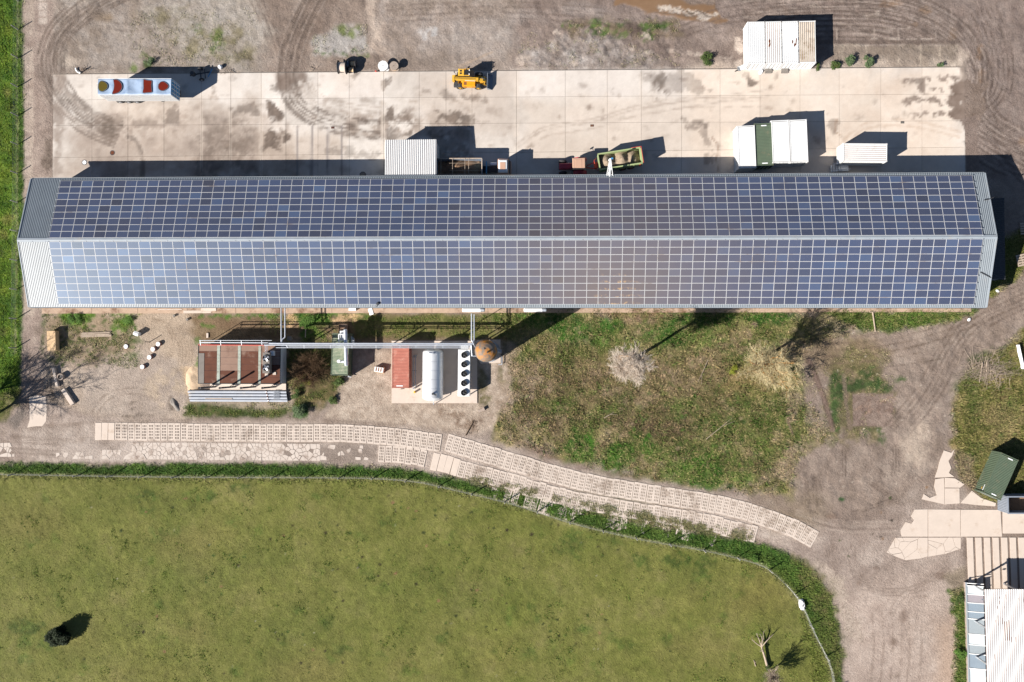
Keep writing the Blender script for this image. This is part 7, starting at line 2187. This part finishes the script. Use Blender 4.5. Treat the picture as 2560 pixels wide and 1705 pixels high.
for x in (-0.75, 0.75):
    for y in (-3.2, 0, 3.2):
        m = MB(); m.box(x - 0.06, x + 0.06, y - 0.06, y + 0.06, 0, 1.2); m.build('leg', M['steel'], co_)
m = MB(); m.box(-0.5, 0.6, 3.45, 3.95, 1.3, 2.0); m.build('manifold', M['white'], co_)
u = at(1037, 980, 0.4)
m = MB(); m.cyl((0, 0, 0), (0, 0, 0.5), 0.16, 0.14, 12); m.cyl((0, 0, 0.5), (0, 0, 0.62), 0.16, 0.06, 12)
tag(m.build('bollard', M['yellow'], None, (u.x, u.y, 0.13)), 'short yellow bollard in front of the silver tank', 'bollard')
u = at(1006, 972, 0.3)
t = thing('sign_stand', 'thin steel stand south of the red container', 'stand', (u.x, u.y, 0.13))
m = MB(); m.bar((0, 0, 0), (0, 0, 1.2), 0.05); m.build('pole', M['dark'], t)
m = MB(); m.bar((-0.25, 0, 1.0), (0.25, 0, 1.0), 0.04); m.bar((-0.25, 0, 0.03), (0.25, 0, 0.03), 0.05); m.build('cross_bar', M['dark'], t)
u = at(1031, 930, 1.5)
t = thing('pipe_rack', 'upright pipe rack between the red container and the tank', 'pipe rack', (u.x + 0.1, u.y, 0.13))
for x in (0.0, 0.32):
    m = MB(); m.tube([(x, -2.2, 1.2), (x, 2.4, 1.2), (x, 2.4, 0)], 0.06, 8); m.build('pipe', M['greysteel'], t)
for y in (-2.0, 0.2, 2.2):
    m = MB(); m.bar((-0.15, y, 1.1), (0.5, y, 1.1), 0.06); m.bar((0.16, y, 0), (0.16, y, 1.1), 0.06); m.build('support', M['dark'], t)
m = MB(); m.cyl((0.0, -2.4, 0), (0.0, -2.4, 1.0), 0.14, n=10); m.build('pump', M['alu'], t)
# silo
m = MB(); m.prism([at(*p, 0).xy for p in ((1192, 850), (1251, 849), (1252, 907), (1202, 909), (1194, 895))], -0.2, 0.2)
tag(m.build('silo_pad', M['paleslab']), kind='structure')
SH = 10.4
u = at(1214, 877, SH - 0.6)
si = thing('silo', 'tall round silo with an orange rust stained dome', 'silo', (u.x, u.y, 0.2))
m = MB(); m.lathe([(1.5, 0), (1.5, SH - 1.3)], 40); m.build('shell', M['silo'], si)
m = MB(); m.lathe([(1.53, SH - 1.3), (1.5, SH - 1.15), (1.35, SH - 0.8), (1.05, SH - 0.5), (0.6, SH - 0.28), (0.2, SH - 0.2), (0, SH - 0.19)], 40); m.build('dome', M['dome'], si)
for z in (1.5, 3.0, 4.5, 6.0, 7.5):
    m = MB(); m.lathe([(1.505, z - 0.04), (1.53, z - 0.04), (1.53, z + 0.04), (1.505, z + 0.04)], 40); m.build('hoop', M['steel'], si)
m = MB(); m.cyl((0.3, -0.2, SH - 0.3), (0.3, -0.2, SH + 0.05), 0.12, n=8); m.bar((-0.2, 0.9, SH - 0.6), (-0.1, 0.2, SH - 0.1), 0.06); m.build('vent', M['dark'], si)
m = MB()
for y in (-0.25, 0.25):
    m.bar((1.68, y, 0.1), (1.68, y, SH - 0.8), 0.05)
for k in range(26):
    m.bar((1.68, -0.25, 0.4 + k * 0.35), (1.68, 0.25, 0.4 + k * 0.35), 0.03)
m.build('ladder', M['steel'], si)
m = MB(); m.tube([(1.2, -1.9, 0.1), (1.75, -1.9, 0.1), (1.75, -0.8, 0.1), (1.75, -0.8, 1.0)], 0.06, 8); m.build('pipe', M['pipe'], si)
# litter by the gravel
u = at(1203, 1026, 0.2)
m = MB(); m.box(-0.5, 0.5, -0.2, 0.2, 0, 0.08); m.box(0.32, 0.55, -0.15, 0.3, 0.08, 0.42)
tag(m.build('slab_fragment', M['brick'], None, (u.x, u.y, 0), 0.35), 'broken slab fragment on the gravel south of the silo', 'slab')
m = MB(); random.seed(2)
u = at(1176, 1068, 0.1)
m.cyl((-0.7, -1.2, 0.08), (0.45, 0.85, 0.1), 0.09, 0.05, 6)
for i in range(14):
    x = random.uniform(-0.2, 1.0); y = random.uniform(-1.0, 0.9)
    m.cyl((x, y, 0.03), (x + random.uniform(-0.3, 0.3), y + random.uniform(0.1, 0.4), 0.08), 0.03, 0.02, 5)
tag(m.build('log', M['bark'], None, (u.x, u.y, -0.03)), 'dark log and splinters on the gravel above the slab road', 'log')
u, v = at(2182, 781, 0.2), at(2189, 829, 0.2)
m = MB(); m.cyl((u.x, u.y, 0.16), (v.x, v.y, 0.12), 0.12, 0.09, 8); m.cyl((u.x - 0.4, u.y + 0.05, 0.15), (u.x + 0.35, u.y + 0.1, 0.15), 0.08, 0.06, 6)
tag(m.build('fallen_log', M['deadwood'], None), 'pale fallen log lying across the verge near the barn end', 'log')
for px, py, lab in ((2470, 726, 'pale stone in the shade by the barn end'), (2494, 727, 'pale stone at the corner of the barn end shade'), (2423, 799, 'white stone on the eastern verge')):
    u = at(px, py, 0.1)
    m = MB(); m.lathe([(0, 0), (0.2, 0.02), (0.22, 0.12), (0.1, 0.2), (0, 0.21)], 7); m.v = [(x * 1.3, y, z) for x, y, z in m.v]
    tag(m.build('stone', M['plastic'], None, (u.x, u.y, -0.03), px), lab, 'stone', 'stones by the barn end')
u = at(2554, 652, 0.3)
t = thing('pallet', 'wooden pallet at the right edge beside the barn shadow', 'pallet', (u.x, u.y, 0), R(12))
for k in range(5):
    m = MB(); m.box(-0.6, 0.9, -0.75 + 0.36 * k, -0.5 + 0.36 * k, 0.25, 0.29); m.build('board', M['wood'], t)
for x in (-0.5, 0.15, 0.8):
    m = MB(); m.box(x - 0.06, x + 0.06, -0.75, 0.95, 0.02, 0.249); m.build('bearer', M['wood'], t)
u = at(2556, 570, 0.3)
t = thing('pallet', 'half hidden wooden pallet at the right edge north of the other', 'pallet', (u.x + 0.3, u.y, 0), R(3))
for k in range(5):
    m = MB(); m.box(-0.5, 0.9, -0.9 + 0.36 * k, -0.66 + 0.36 * k, 0.12, 0.16); m.build('board', M['wood'], t)
u, v = at(2546, 862, 0.5), at(2559, 922, 0.5)
m = MB(); m.bar((u.x, u.y, 0.35), (v.x, v.y, 0.35), 0.12, 0.7); 
tag(m.build('low_wall', M['plastic'], None), 'thin white low wall running off the right edge', 'wall')
u = at(2580, 885, 0.3)
m = MB(); m.box(-0.9, 2.0, -1.6, 1.9, 0, 0.35)
tag(m.build('soil_bed', M['loadbrown'], None, (u.x, u.y, 0), R(-12)), 'brown raised soil bed behind the low white wall', 'soil bed')
u = at(2507, 1513, 0.5)
u = at(2007, 1513, 0.6)
m = MB(); m.lathe([(0, 0), (0.3, 0.05), (0.4, 0.25), (0.28, 0.5), (0.1, 0.6), (0, 0.6)], 11); random.seed(8)
m.v = [(x * 1.1 + random.uniform(-0.08, 0.08), y * 2.0 + random.uniform(-0.15, 0.15), z + random.uniform(-0.08, 0.1)) for x, y, z in m.v]
tag(m.build('plastic_sack', M['plastic'], None, (u.x, u.y, 0), 0.15), 'crumpled white plastic sack caught on the meadow fence', 'sack')
# ================================================================== FENCES
def fence(name, label, path_px, spacing, hp=1.35, start=0.0, matp='post', skip_end=False):
    P = [at(x, y, 0) for x, y in path_px]
    d = [0]
    for a, b in zip(P[:-1], P[1:]):
        d.append(d[-1] + (b - a).length)
    t = thing(name, label, 'fence', (P[0].x, P[0].y, 0))
    o0 = Vector((P[0].x, P[0].y, 0))

    def at_s(s):
        i = max(j for j in range(len(d) - 1) if d[j] <= s)
        return P[i].lerp(P[i + 1], (s - d[i]) / (d[i + 1] - d[i]))
    m = MB(); m.cyl((0, 0, -0.1), (0, 0, hp), 0.085, 0.075, 8); m.cyl((0, 0, hp), (0, 0, hp + 0.04), 0.075, 0.03, 8)
    pm_ = m.mesh('post', M[matp])
    s = start
    tops = []
    while s < d[-1]:
        p = at_s(s) - o0
        ob('post', pm_, t, (p.x, p.y, 0))
        tops.append(p)
        s += spacing
    for z in (0.25, 0.5, 0.75, 1.0, 1.2):
        m = MB()
        pts = [at_s(x) - o0 for x in np.linspace(0, d[-1] - 1e-4, int(d[-1] / 1.8) + 2)]
        m.tube([(p.x, p.y, z) for p in pts], 0.007, 3)
        m.build('wire', M['wire'], t)
    return t


fence('wire_fence', 'wire fence with posts curving between the meadow and the slab road', FS, 4.95, 1.7, 1.1)
fence('wire_fence', 'straight wire fence between the western grass and the lane', [(46, -30), (45, 300), (43, 600), (40, 890)], 4.42, 1.6, 2.0)

# ================================================================== TREES
def branch_tree(label, name, px, py, h, trunk_r, crown, mats, seed, n_main=7, n_sub=6, n_twig=9, spread=0.7, trunk_frac=0.45, twig_r=0.012, droop=0.0, cat='tree'):
    """bare tree: trunk, main limbs, branches and a cloud of twigs"""
    rnd = random.Random(seed)
    u = at(px, py, 0)
    t = thing(name, label, cat, (u.x, u.y, -0.05), rnd.uniform(0, 6))
    tr_ = MB()
    zt = h * trunk_frac
    pts = [Vector((0, 0, 0))]
    for k in range(1, 5):
        pts.append(Vector((rnd.uniform(-0.08, 0.08) * k * 0.5, rnd.uniform(-0.08, 0.08) * k * 0.5, zt * k / 4)))
    for k in range(4):
        tr_.cyl(pts[k], pts[k + 1], trunk_r * (1 - 0.12 * k), trunk_r * (1 - 0.12 * (k + 1)), 9)
    tr_.cyl((0, 0, -0.1), (0, 0, 0.25), trunk_r * 1.5, trunk_r * 1.02, 9)
    tr_.build('trunk', M[mats[0]], t)
    limbs, twigs = MB(), MB()
    ends = []
    for i in range(n_main):
        az = 2 * math.pi * (i + rnd.random() * 0.7) / n_main
        start = pts[-1].lerp(pts[-2], rnd.uniform(0, 0.7))
        L = (h - zt) * rnd.uniform(0.55, 0.85)
        dirv = Vector((math.cos(az) * spread, math.sin(az) * spread, rnd.uniform(0.65, 1.1))).normalized()
        p = start; r = trunk_r * 0.5
        for k in range(3):
            q_ = p + dirv * (L / 3)
            limbs.cyl(p, q_, r, r * 0.72, 6)
            for s in range(n_sub // 3 + 1):
                ends.append((p.lerp(q_, rnd.random()), dirv.copy(), r * 0.55, L))
            r *= 0.72; p = q_
            dirv = (dirv + Vector((rnd.uniform(-0.3, 0.3), rnd.uniform(-0.3, 0.3), rnd.uniform(-0.1, 0.25)))).normalized()
        ends.append((p, dirv, r, L))
    for p, dv, r, L in ends:
        d2 = (dv + Vector((rnd.gauss(0, 0.65), rnd.gauss(0, 0.65), rnd.gauss(0.1, 0.35)))).normalized()
        l2 = crown * rnd.uniform(0.35, 0.75)
        q_ = p + d2 * l2
        limbs.cyl(p, q_, max(r * 0.6, twig_r * 1.8), twig_r * 1.5, 5)
        for k in range(n_twig):
            a_ = p.lerp(q_, rnd.uniform(0.25, 1.0))
            d3 = (d2 + Vector((rnd.gauss(0, 0.7), rnd.gauss(0, 0.7), rnd.gauss(0.05 - droop, 0.45)))).normalized()
            l3 = crown * rnd.uniform(0.18, 0.42)
            b_ = a_ + d3 * l3
            twigs.cyl(a_, b_, twig_r * 1.3, twig_r * 0.9, 3, False)
            for k2 in range(3):
                a2 = a_.lerp(b_, rnd.uniform(0.3, 1.0))
                d4 = (d3 + Vector((rnd.gauss(0, 0.6), rnd.gauss(0, 0.6), rnd.gauss(0, 0.4)))).normalized()
                twigs.cyl(a2, a2 + d4 * l3 * 0.7, twig_r, twig_r * 0.7, 3, False)
    limbs.build('limbs', M[mats[1]], t)
    twigs.build('crown', M[mats[2]], t)
    return t


branch_tree('bare pollarded tree with a round pale crown in the rough grass', 'bare_tree', 1558, 912, 13.2, 0.27, 2.4, ('bark', 'orangebark', 'palebark'), 5, 10, 9, 16, 0.5, 0.68, 0.015)
branch_tree('bare tree with a broad yellowish crown west of the tracked prints', 'bare_tree', 1886, 908, 10.2, 0.26, 2.5, ('bark', 'orangebark', 'yellowbark'), 11, 9, 8, 9, 0.65, 0.5, 0.014)
branch_tree('leaning bare tree with orange limbs beside the yellowish crowned tree', 'bare_tree', 1932, 925, 5.5, 0.12, 2.0, ('orangebark', 'orangebark', 'yellowbark'), 17, 6, 6, 8, 1.1, 0.25, 0.014)
branch_tree('large bare tree off the left edge casting a long branched shadow', 'bare_tree', -62, 1068, 14.5, 0.3, 3.6, ('bark', 'bark', 'bark'), 23, 8, 7, 8, 0.55, 0.35, 0.014)
branch_tree('bare tree off the left edge beside the larger one', 'bare_tree', -75, 1020, 12.5, 0.24, 3.0, ('bark', 'bark', 'bark'), 29, 7, 6, 7, 0.5, 0.35, 0.014)
branch_tree('small bare tree with pale twigs at the bottom of the meadow', 'bare_tree', 1921, 1676, 4.2, 0.11, 1.5, ('bark', 'deadwood', 'deadwood'), 31, 6, 6, 7, 0.4, 0.3, 0.012)
branch_tree('brown leafless shrub between the brown roofed house and green container', 'bare_shrub', 779, 926, 2.6, 0.1, 2.2, ('brownbark', 'brownbark', 'brownbark'), 37, 14, 8, 9, 1.7, 0.12, 0.012, cat='shrub')
# dead tree fallen in the meadow
u = at(1919, 1668, 0)
ft = thing('fallen_tree', 'dead leafless tree lying in the meadow near its east fence', 'fallen tree', (u.x, u.y, 0), 0)
def fp(px, py, z): return at(px, py, z) - u + Vector((0, 0, 0))
m = MB()
P = [fp(1920, 1672, 0.25), fp(1914, 1650, 0.35), fp(1908, 1630, 0.5), fp(1904, 1617, 0.6)]
for k in range(3):
    m.cyl(P[k], P[k + 1], 0.2 - 0.03 * k, 0.17 - 0.03 * k, 8)
m.build('trunk', M['deadwood'], ft)
m = MB(); random.seed(12)
for ex, ey, z in ((1891, 1583, 0.5), (1902, 1584, 1.0), (1909, 1579, 0.9), (1934, 1585, 1.0), (1880, 1600, 0.4), (1900, 1628, 0.9)):
    a_ = P[3] if ey < 1620 else P[2]
    b_ = fp(ex, ey, z)
    mid = a_.lerp(b_, 0.5) + Vector((random.uniform(-0.2, 0.2), 0.1, 0.15))
    m.cyl(a_, mid, 0.09, 0.06, 6); m.cyl(mid, b_, 0.06, 0.02, 6)
    for k in range(4):
        c_ = mid.lerp(b_, random.random()); m.cyl(c_, c_ + Vector((random.uniform(-0.4, 0.4), random.uniform(0.1, 0.5), random.uniform(-0.1, 0.2))), 0.025, 0.01, 4)
m.build('limbs', M['deadwood'], ft)
u = at(1887, 1658, 0)
m = MB(); m.cyl((-0.15, 0.45, 0.06), (0.1, -0.4, 0.06), 0.05, 0.08, 6); m.cyl((0, 0, 0.06), (0.22, 0.3, 0.08), 0.03, 0.015, 5)
tag(m.build('fallen_branch', M['deadwood'], None, (u.x, u.y, 0)), 'short dead branch in the grass west of the fallen tree', 'branch')
# brush pile
u = at(2475, 925, 0)
m = MB(); random.seed(18)
for i in range(330):
    a_ = random.choice([random.gauss(0.35, 0.25), random.gauss(0.1, 0.3), random.gauss(1.45, 0.4)]) + (math.pi if random.random() < 0.5 else 0)
    l = random.uniform(0.6, 2.4); x = random.gauss(0, 1.7); y = random.gauss(0.1, 0.9)
    z = 0.05 + 0.5 * math.exp(-(x * x / 4 + y * y / 1.2)) * random.random()
    m.cyl((x, y, z), (x + l * math.cos(a_), y + l * math.sin(a_), z + random.uniform(-0.02, 0.15)), 0.03, 0.012, 4, False)
for (x0, y0, x1, y1) in ((2457, 906, 2449, 957), (2468, 905, 2468, 948), (2432, 921, 2485, 890), (2480, 950, 2498, 940)):
    a_, b_ = at(x0, y0, 0.5) - u, at(x1, y1, 0.2) - u
    m.cyl((a_.x, a_.y, 0.45), (b_.x, b_.y, 0.12), 0.06, 0.04, 6)
tag(m.build('brush_pile', M['deadwood'], None, (u.x, u.y, -0.02)), 'pile of cut branches on the grassy slope at the right', 'brush pile', None, 'stuff')
for (x0, y0, x1, y1, lab) in ((1765, 1098, 1830, 1045, 'thin fallen branch in the rough grass by the yellow tree'), (1770, 900, 1745, 955, 'thin dark stick in the rough grass west of the yellow tree'), (1510, 1045, 1535, 1030, 'pale forked stick in the rough grass above the bright green clumps')):
    a_, b_ = at(x0, y0, 0.1), at(x1, y1, 0.15)
    m = MB(); m.cyl(a_, a_.lerp(b_, 0.5) + Vector((0, 0, 0.1)), 0.05, 0.04, 5); m.cyl(a_.lerp(b_, 0.5) + Vector((0, 0, 0.1)), b_, 0.04, 0.02, 5); m.cyl(a_.lerp(b_, 0.6), b_ + Vector((0.5, -0.4, 0)), 0.03, 0.015, 5)
    tag(m.build('fallen_branch', M['deadwood'], None), lab, 'branch')


def leaf_cloud(n, rx, ry, rz, size, rnd, zc=None, hollow=0.35, clumps=9):
    """many small leaf faces gathered in clumps"""
    cl = []
    for i in range(clumps):
        while True:
            p = np.array([rnd.uniform(-1, 1), rnd.uniform(-1, 1), rnd.uniform(-0.6, 1)])
            if np.linalg.norm(p) < 1:
                break
        cl.append(p * 0.72)
    co, fa = [], []
    for i in range(n):
        c = cl[rnd.randrange(clumps)]
        d = np.array([rnd.gauss(0, 1), rnd.gauss(0, 1), rnd.gauss(0, 1)])
        d = d / (np.linalg.norm(d) + 1e-6) * (hollow + (1 - hollow) * rnd.random()) * 0.42
        p = (c + d) * np.array([rx, ry, rz])
        a, t = rnd.uniform(0, 6.28), rnd.uniform(-0.9, 0.9)
        e1 = np.array([math.cos(a), math.sin(a), t * 0.5]) * size * rnd.uniform(0.6, 1.3)
        e2 = np.array([-math.sin(a), math.cos(a), rnd.uniform(-0.6, 0.6)]) * size * 0.55
        k = len(co)
        co += [p - e1 * 0.5, p + e2 * 0.5, p + e1 * 0.5, p - e2 * 0.5]
        fa.append((k, k + 1, k + 2, k + 3))
    co = np.array(co)
    co[:, 2] = np.maximum(co[:, 2] - co[:, 2].min() * 1.0, 0.01) if zc is None else co[:, 2] + zc
    return co, np.array(fa)


def shrub(label, px, py, rx, ry, rz, mm, seed, n=900, size=0.16, name='shrub', group=None, h0=0.0):
    rnd = random.Random(seed)
    u = at(px, py, rz * 0.6)
    t = thing(name, label, 'shrub', (u.x, u.y, -0.05), rnd.uniform(0, 6), group)
    co, fa = leaf_cloud(n, rx, ry, rz * 0.7, size, rnd)
    co[:, 2] += h0
    me = bpy.data.meshes.new('foliage'); raw_mesh(me, co, fa); me.materials.append(M[mm])
    ob('foliage', me, t)
    m = MB()
    for k in range(6):
        a_ = rnd.uniform(0, 6.28)
        m.cyl((0, 0, 0), (math.cos(a_) * rx * 0.5, math.sin(a_) * ry * 0.5, rz * 0.8 + h0), 0.04, 0.012, 5)
    m.build('stems', M['brownbark'], t)
    return t


GS = 'self-sown shrubs by the yard'
shrub('bushy green shrub growing north of the yard west of the white containers', 1766, 145, 1.15, 1.15, 1.0, 'leaf', 1, 1000, 0.17, group=GS)
shrub('round green shrub nearest the east side of the white containers', 2087, 160, 0.95, 0.85, 0.8, 'leaf', 2, 900, 0.15, group=GS)
shrub('second green shrub east of the white containers', 2127, 154, 1.05, 0.95, 0.9, 'leafbluish', 3, 1100, 0.17, group=GS)
shrub('third green shrub east of the white containers, the widest', 2172, 151, 1.05, 1.0, 0.9, 'leafbluish', 4, 1200, 0.17, group=GS)
shrub('small low green shrub at the far east end of the yard edge', 2352, 160, 0.6, 0.5, 0.7, 'leafbluish', 5, 400, 0.14, group=GS)
shrub('low green shrub against the corner of the tan container', 2044, 166, 0.8, 0.4, 0.6, 'leaf', 6, 400, 0.13, group=GS)
shrub('grey green shrub growing behind the box trailer', 372, 152, 0.75, 0.9, 0.8, 'leafbluish', 7, 500, 0.14, group=GS)
GP = 'shrubs round the plant'
shrub('tall grey green bush beside the slab road under the leafless shrub', 750, 1030, 1.3, 1.3, 1.3, 'leafbluish', 8, 1500, 0.16, group=GP)
shrub('green bush at the south foot of the leafless shrub', 735, 985, 0.8, 0.9, 0.9, 'leaf', 9, 700, 0.15, group=GP)
shrub('green bush south of the green power container', 845, 955, 1.0, 1.0, 1.0, 'leaf', 10, 900, 0.15, group=GP)
shrub('yellow green bush in the middle of the rough patch below the leafless shrub', 770, 955, 1.1, 0.7, 0.8, 'leafyellow', 12, 700, 0.14, group=GP)
shrub('dark green bush at the southeast corner of the rough patch', 832, 1000, 0.9, 0.8, 0.8, 'leaf', 13, 700, 0.15, group=GP)
shrub('bright green bush under the twin pipes at the barn wall', 775, 798, 2.3, 0.85, 0.8, 'leafbright', 14, 1900, 0.15, group=GP)
shrub('bright green bush by the pavement west of the crate planks', 185, 798, 1.4, 1.0, 0.7, 'leafbright', 15, 1300, 0.15, group=GP)
shrub('bright green weeds by the pavement east of the planks', 316, 800, 1.0, 1.1, 0.5, 'leafbright', 16, 900, 0.14, group=GP)
shrub('sparse yellow green bush under the west side of the yellow tree', 1835, 925, 1.0, 0.7, 0.8, 'leafyellow', 19, 420, 0.14)
shrub('dark green bush along the meadow fence below the last slabs', 1888, 1398, 0.7, 0.6, 0.8, 'leafbright', 20, 500, 0.14)
shrub('green bush beside the glazed lean-to', 2405, 1640, 0.9, 1.4, 0.9, 'leafbright', 21, 1300, 0.16)
shrub('green bush at the north end of the glazed lean-to', 2400, 1500, 0.7, 1.4, 0.7, 'leaf', 22, 900, 0.15)
shrub('bush by the foot of the small bare tree in the meadow', 1918, 1670, 0.6, 0.5, 0.8, 'leaf', 24, 400, 0.13)
# small conifer in the meadow
u = at(160, 1584, 0)
cf = thing('evergreen', 'small dark evergreen bush standing alone in the meadow', 'bush', (u.x, u.y, 0))
rnd = random.Random(4)
co, fa = leaf_cloud(9000, 1.75, 1.5, 1.7, 0.26, rnd, None, 0.1, 22)
me = bpy.data.meshes.new('foliage'); raw_mesh(me, np.array(co), np.array(fa)); me.materials.append(M['conifer']); ob('foliage', me, cf)
m = MB(); m.cyl((0, 0, -0.1), (0, 0, 2.2), 0.09, 0.02, 7); m.build('trunk', M['bark'], cf)

# ================================================================== GRASS AND WEEDS (uncountable)
def tufts(name, label, cat, polys, n, hmin, hmax, wd, blades, cols, seed, follow=0.6, clump=None, spread=0.12):
    rs = np.random.RandomState(seed)
    X, Y = [], []
    A = []
    for p in polys:
        w_ = [W2(q) for q in p]
        xs = [q[0] for q in w_]; ys = [q[1] for q in w_]
        ar = abs(sum(w_[i][0] * w_[(i + 1) % len(w_)][1] - w_[(i + 1) % len(w_)][0] * w_[i][1] for i in range(len(w_)))) / 2
        A.append((p, w_, xs, ys, ar))
    tot = sum(a[4] for a in A)
    for p, w_, xs, ys, ar in A:
        k = int(n * ar / tot)
        got = 0
        while got < k:
            x = rs.uniform(min(xs), max(xs), k * 2); y = rs.uniform(min(ys), max(ys), k * 2)
            sel, al = layer_alpha(dict(t='p', pts=w_, soft=0.5, amp=0.6, nsc=1.2, op=1.0, brk=None, id=seed), x, y)
            keep = np.zeros(len(x), bool)
            if al is not None:
                keep[sel] = al > rs.rand(len(sel))
            if clump:
                keep &= fbm(x, y, clump[0], 4, seed, 0.65) > clump[1] + 0.08 * (rs.rand(len(x)) - 0.5)
            x, y = x[keep][:k - got], y[keep][:k - got]
            if len(x) == 0:
                break
            X.append(x); Y.append(y); got += len(x)
    X = np.concatenate(X); Y = np.concatenate(Y)
    k = len(X)
    gc, _ = paint(X, Y)
    own = ramp(cols, rs.rand(k))
    base = gc * follow + own * (1 - follow)
    Z = ground_z(X, Y)
    B = blades
    Xb = np.repeat(X, B) + rs.normal(0, spread * 0.4, k * B); Yb = np.repeat(Y, B) + rs.normal(0, spread * 0.4, k * B); Zb = np.repeat(Z, B) - 0.01
    a = rs.uniform(0, 2 * np.pi, k * B); h = rs.uniform(hmin, hmax, k * B) * np.repeat(rs.uniform(0.6, 1.3, k), B)
    lean = rs.uniform(0.7, 1.9, k * B) * h
    ww = wd * rs.uniform(0.6, 1.4, k * B)
    p0 = np.stack([Xb - np.sin(a) * ww, Yb + np.cos(a) * ww, Zb], -1)
    p1 = np.stack([Xb + np.sin(a) * ww, Yb - np.cos(a) * ww, Zb], -1)
    p2 = np.stack([Xb + np.cos(a) * lean, Yb + np.sin(a) * lean, Zb + h], -1)
    co = np.stack([p0, p1, p2], 1).reshape(-1, 3)
    me = bpy.data.meshes.new(name)
    raw_mesh(me, co, np.arange(len(co)).reshape(-1, 3))
    me.materials.append(M['tuft'])
    cb = np.repeat(base, B, 0) * rs.uniform(1.25, 1.95, (k * B, 1))
    set_paint(me, np.repeat(cb, 3, 0), np.zeros(k * B * 3))
    return tag(ob(name, me), label, cat, None, 'stuff')


mt, tt, bt = new_mat('grass_blades')
at_ = N(tt, 'ShaderNodeAttribute', attribute_name='paint')
tt.links.new(at_.outputs['Color'], bt.inputs['Base Color'])
bt.inputs['Roughness'].default_value = 0.8
bt.inputs['Specular IOR Level'].default_value = 0.15
M['tuft'] = mt
tufts('rough_grass', 'rough dry and green grass between the plant and the eastern track', 'grass', [BIG], 22000, 0.08, 0.26, 0.035, 5, [(48, 76, 24), (98, 100, 52), (170, 146, 110)], 51, 0.55)
tufts('verge_grass', 'dark green grass along the fence beside the slab road', 'grass', [VERGE], 11000, 0.1, 0.28, 0.04, 5, [(40, 70, 22), (66, 96, 34), (104, 116, 56)], 52, 0.6)
tufts('slope_grass', 'coarse grass on the slope at the right edge', 'grass', [RGT, [(2060, 778), (2440, 775), (2400, 800), (2250, 825), (2160, 830)], [(2465, 640), (2560, 560), (2580, 640), (2540, 700), (2480, 745)], [(2375, 1475), (2425, 1470), (2430, 1740), (2380, 1740), (2390, 1600)]], 13000, 0.12, 0.34, 0.035, 5, [(64, 86, 32), (104, 108, 56), (156, 138, 98)], 53, 0.6)
tufts('meadow_grass', 'short mown looking grass of the large meadow', 'grass', [[(x, y) for x, y in FS] + [(2070, 1730), (-60, 1730)]], 30000, 0.04, 0.1, 0.03, 4, [(78, 94, 34), (112, 114, 54), (146, 136, 80)], 54, 0.75)
tufts('meadow_weeds', 'darker weed clumps scattered over the meadow', 'weeds', [[(x, y + 8) for x, y in FS] + [(2070, 1730), (-60, 1730)]], 2200, 0.06, 0.16, 0.05, 5, [(54, 80, 28), (76, 100, 38), (98, 110, 50)], 55, 0.3, (2.0, 0.68), 0.2)
tufts('western_grass', 'lush grass beyond the western lane fence', 'grass', [[(-60, -40), (54, -40), (57, 260), (56, 600), (52, 900), (46, 985), (-60, 1080)]], 9000, 0.08, 0.24, 0.04, 5, [(50, 84, 18), (88, 118, 34), (130, 142, 52)], 56, 0.6)
tufts('plant_weeds', 'weeds on the worn ground round the plant', 'weeds', [[(108, 786), (350, 786), (345, 920), (240, 905), (140, 900)], [(715, 855), (850, 840), (860, 960), (740, 1040), (716, 940)], [(465, 1004), (722, 1010), (728, 1042), (455, 1042)], [(880, 788), (1290, 786), (1290, 848), (890, 842)], [(640, 785), (880, 785), (830, 850), (720, 860)]], 6000, 0.06, 0.2, 0.04, 5, [(64, 96, 32), (96, 118, 52), (140, 132, 84)], 57, 0.5, (1.6, 0.5))
tufts('track_weeds', 'sparse weeds on the eastern worn earth and among the north rubble', 'weeds', [[(2040, 860), (2230, 870), (2240, 1010), (2200, 1100), (2060, 1090), (2010, 960)], [(1410, 46), (1700, 46), (1700, 100), (1420, 90)], [(320, 30), (640, 20), (640, 160), (330, 165)], [(780, 60), (920, 60), (920, 135), (785, 138)], [(1290, 80), (1420, 90), (1700, 130), (1700, 168), (1300, 166)]], 3200, 0.05, 0.16, 0.035, 5, [(76, 96, 42), (124, 124, 72), (170, 154, 124)], 58, 0.6, (1.5, 0.55))
tufts('slab_grass', 'grass growing through the overgrown slabs of the road', 'grass', [[(1120, 1190), (1400, 1250), (1700, 1312), (1880, 1350), (1880, 1330), (1600, 1285), (1350, 1235), (1200, 1195)], [(1380, 1268), (1700, 1320), (1860, 1352), (1800, 1330), (1600, 1300)]], 4200, 0.1, 0.24, 0.04, 5, [(60, 84, 30), (92, 104, 48), (140, 128, 92)], 59, 0.3, (1.0, 0.48))

tufts('scrub_clumps', 'taller weed and bramble clumps standing in the rough grass', 'weeds', [BIG, RGT], 1500, 0.15, 0.4, 0.06, 7, [(52, 80, 28), (80, 104, 42), (140, 120, 84), (70, 56, 40)], 60, 0.3, (1.3, 0.62), 0.25)
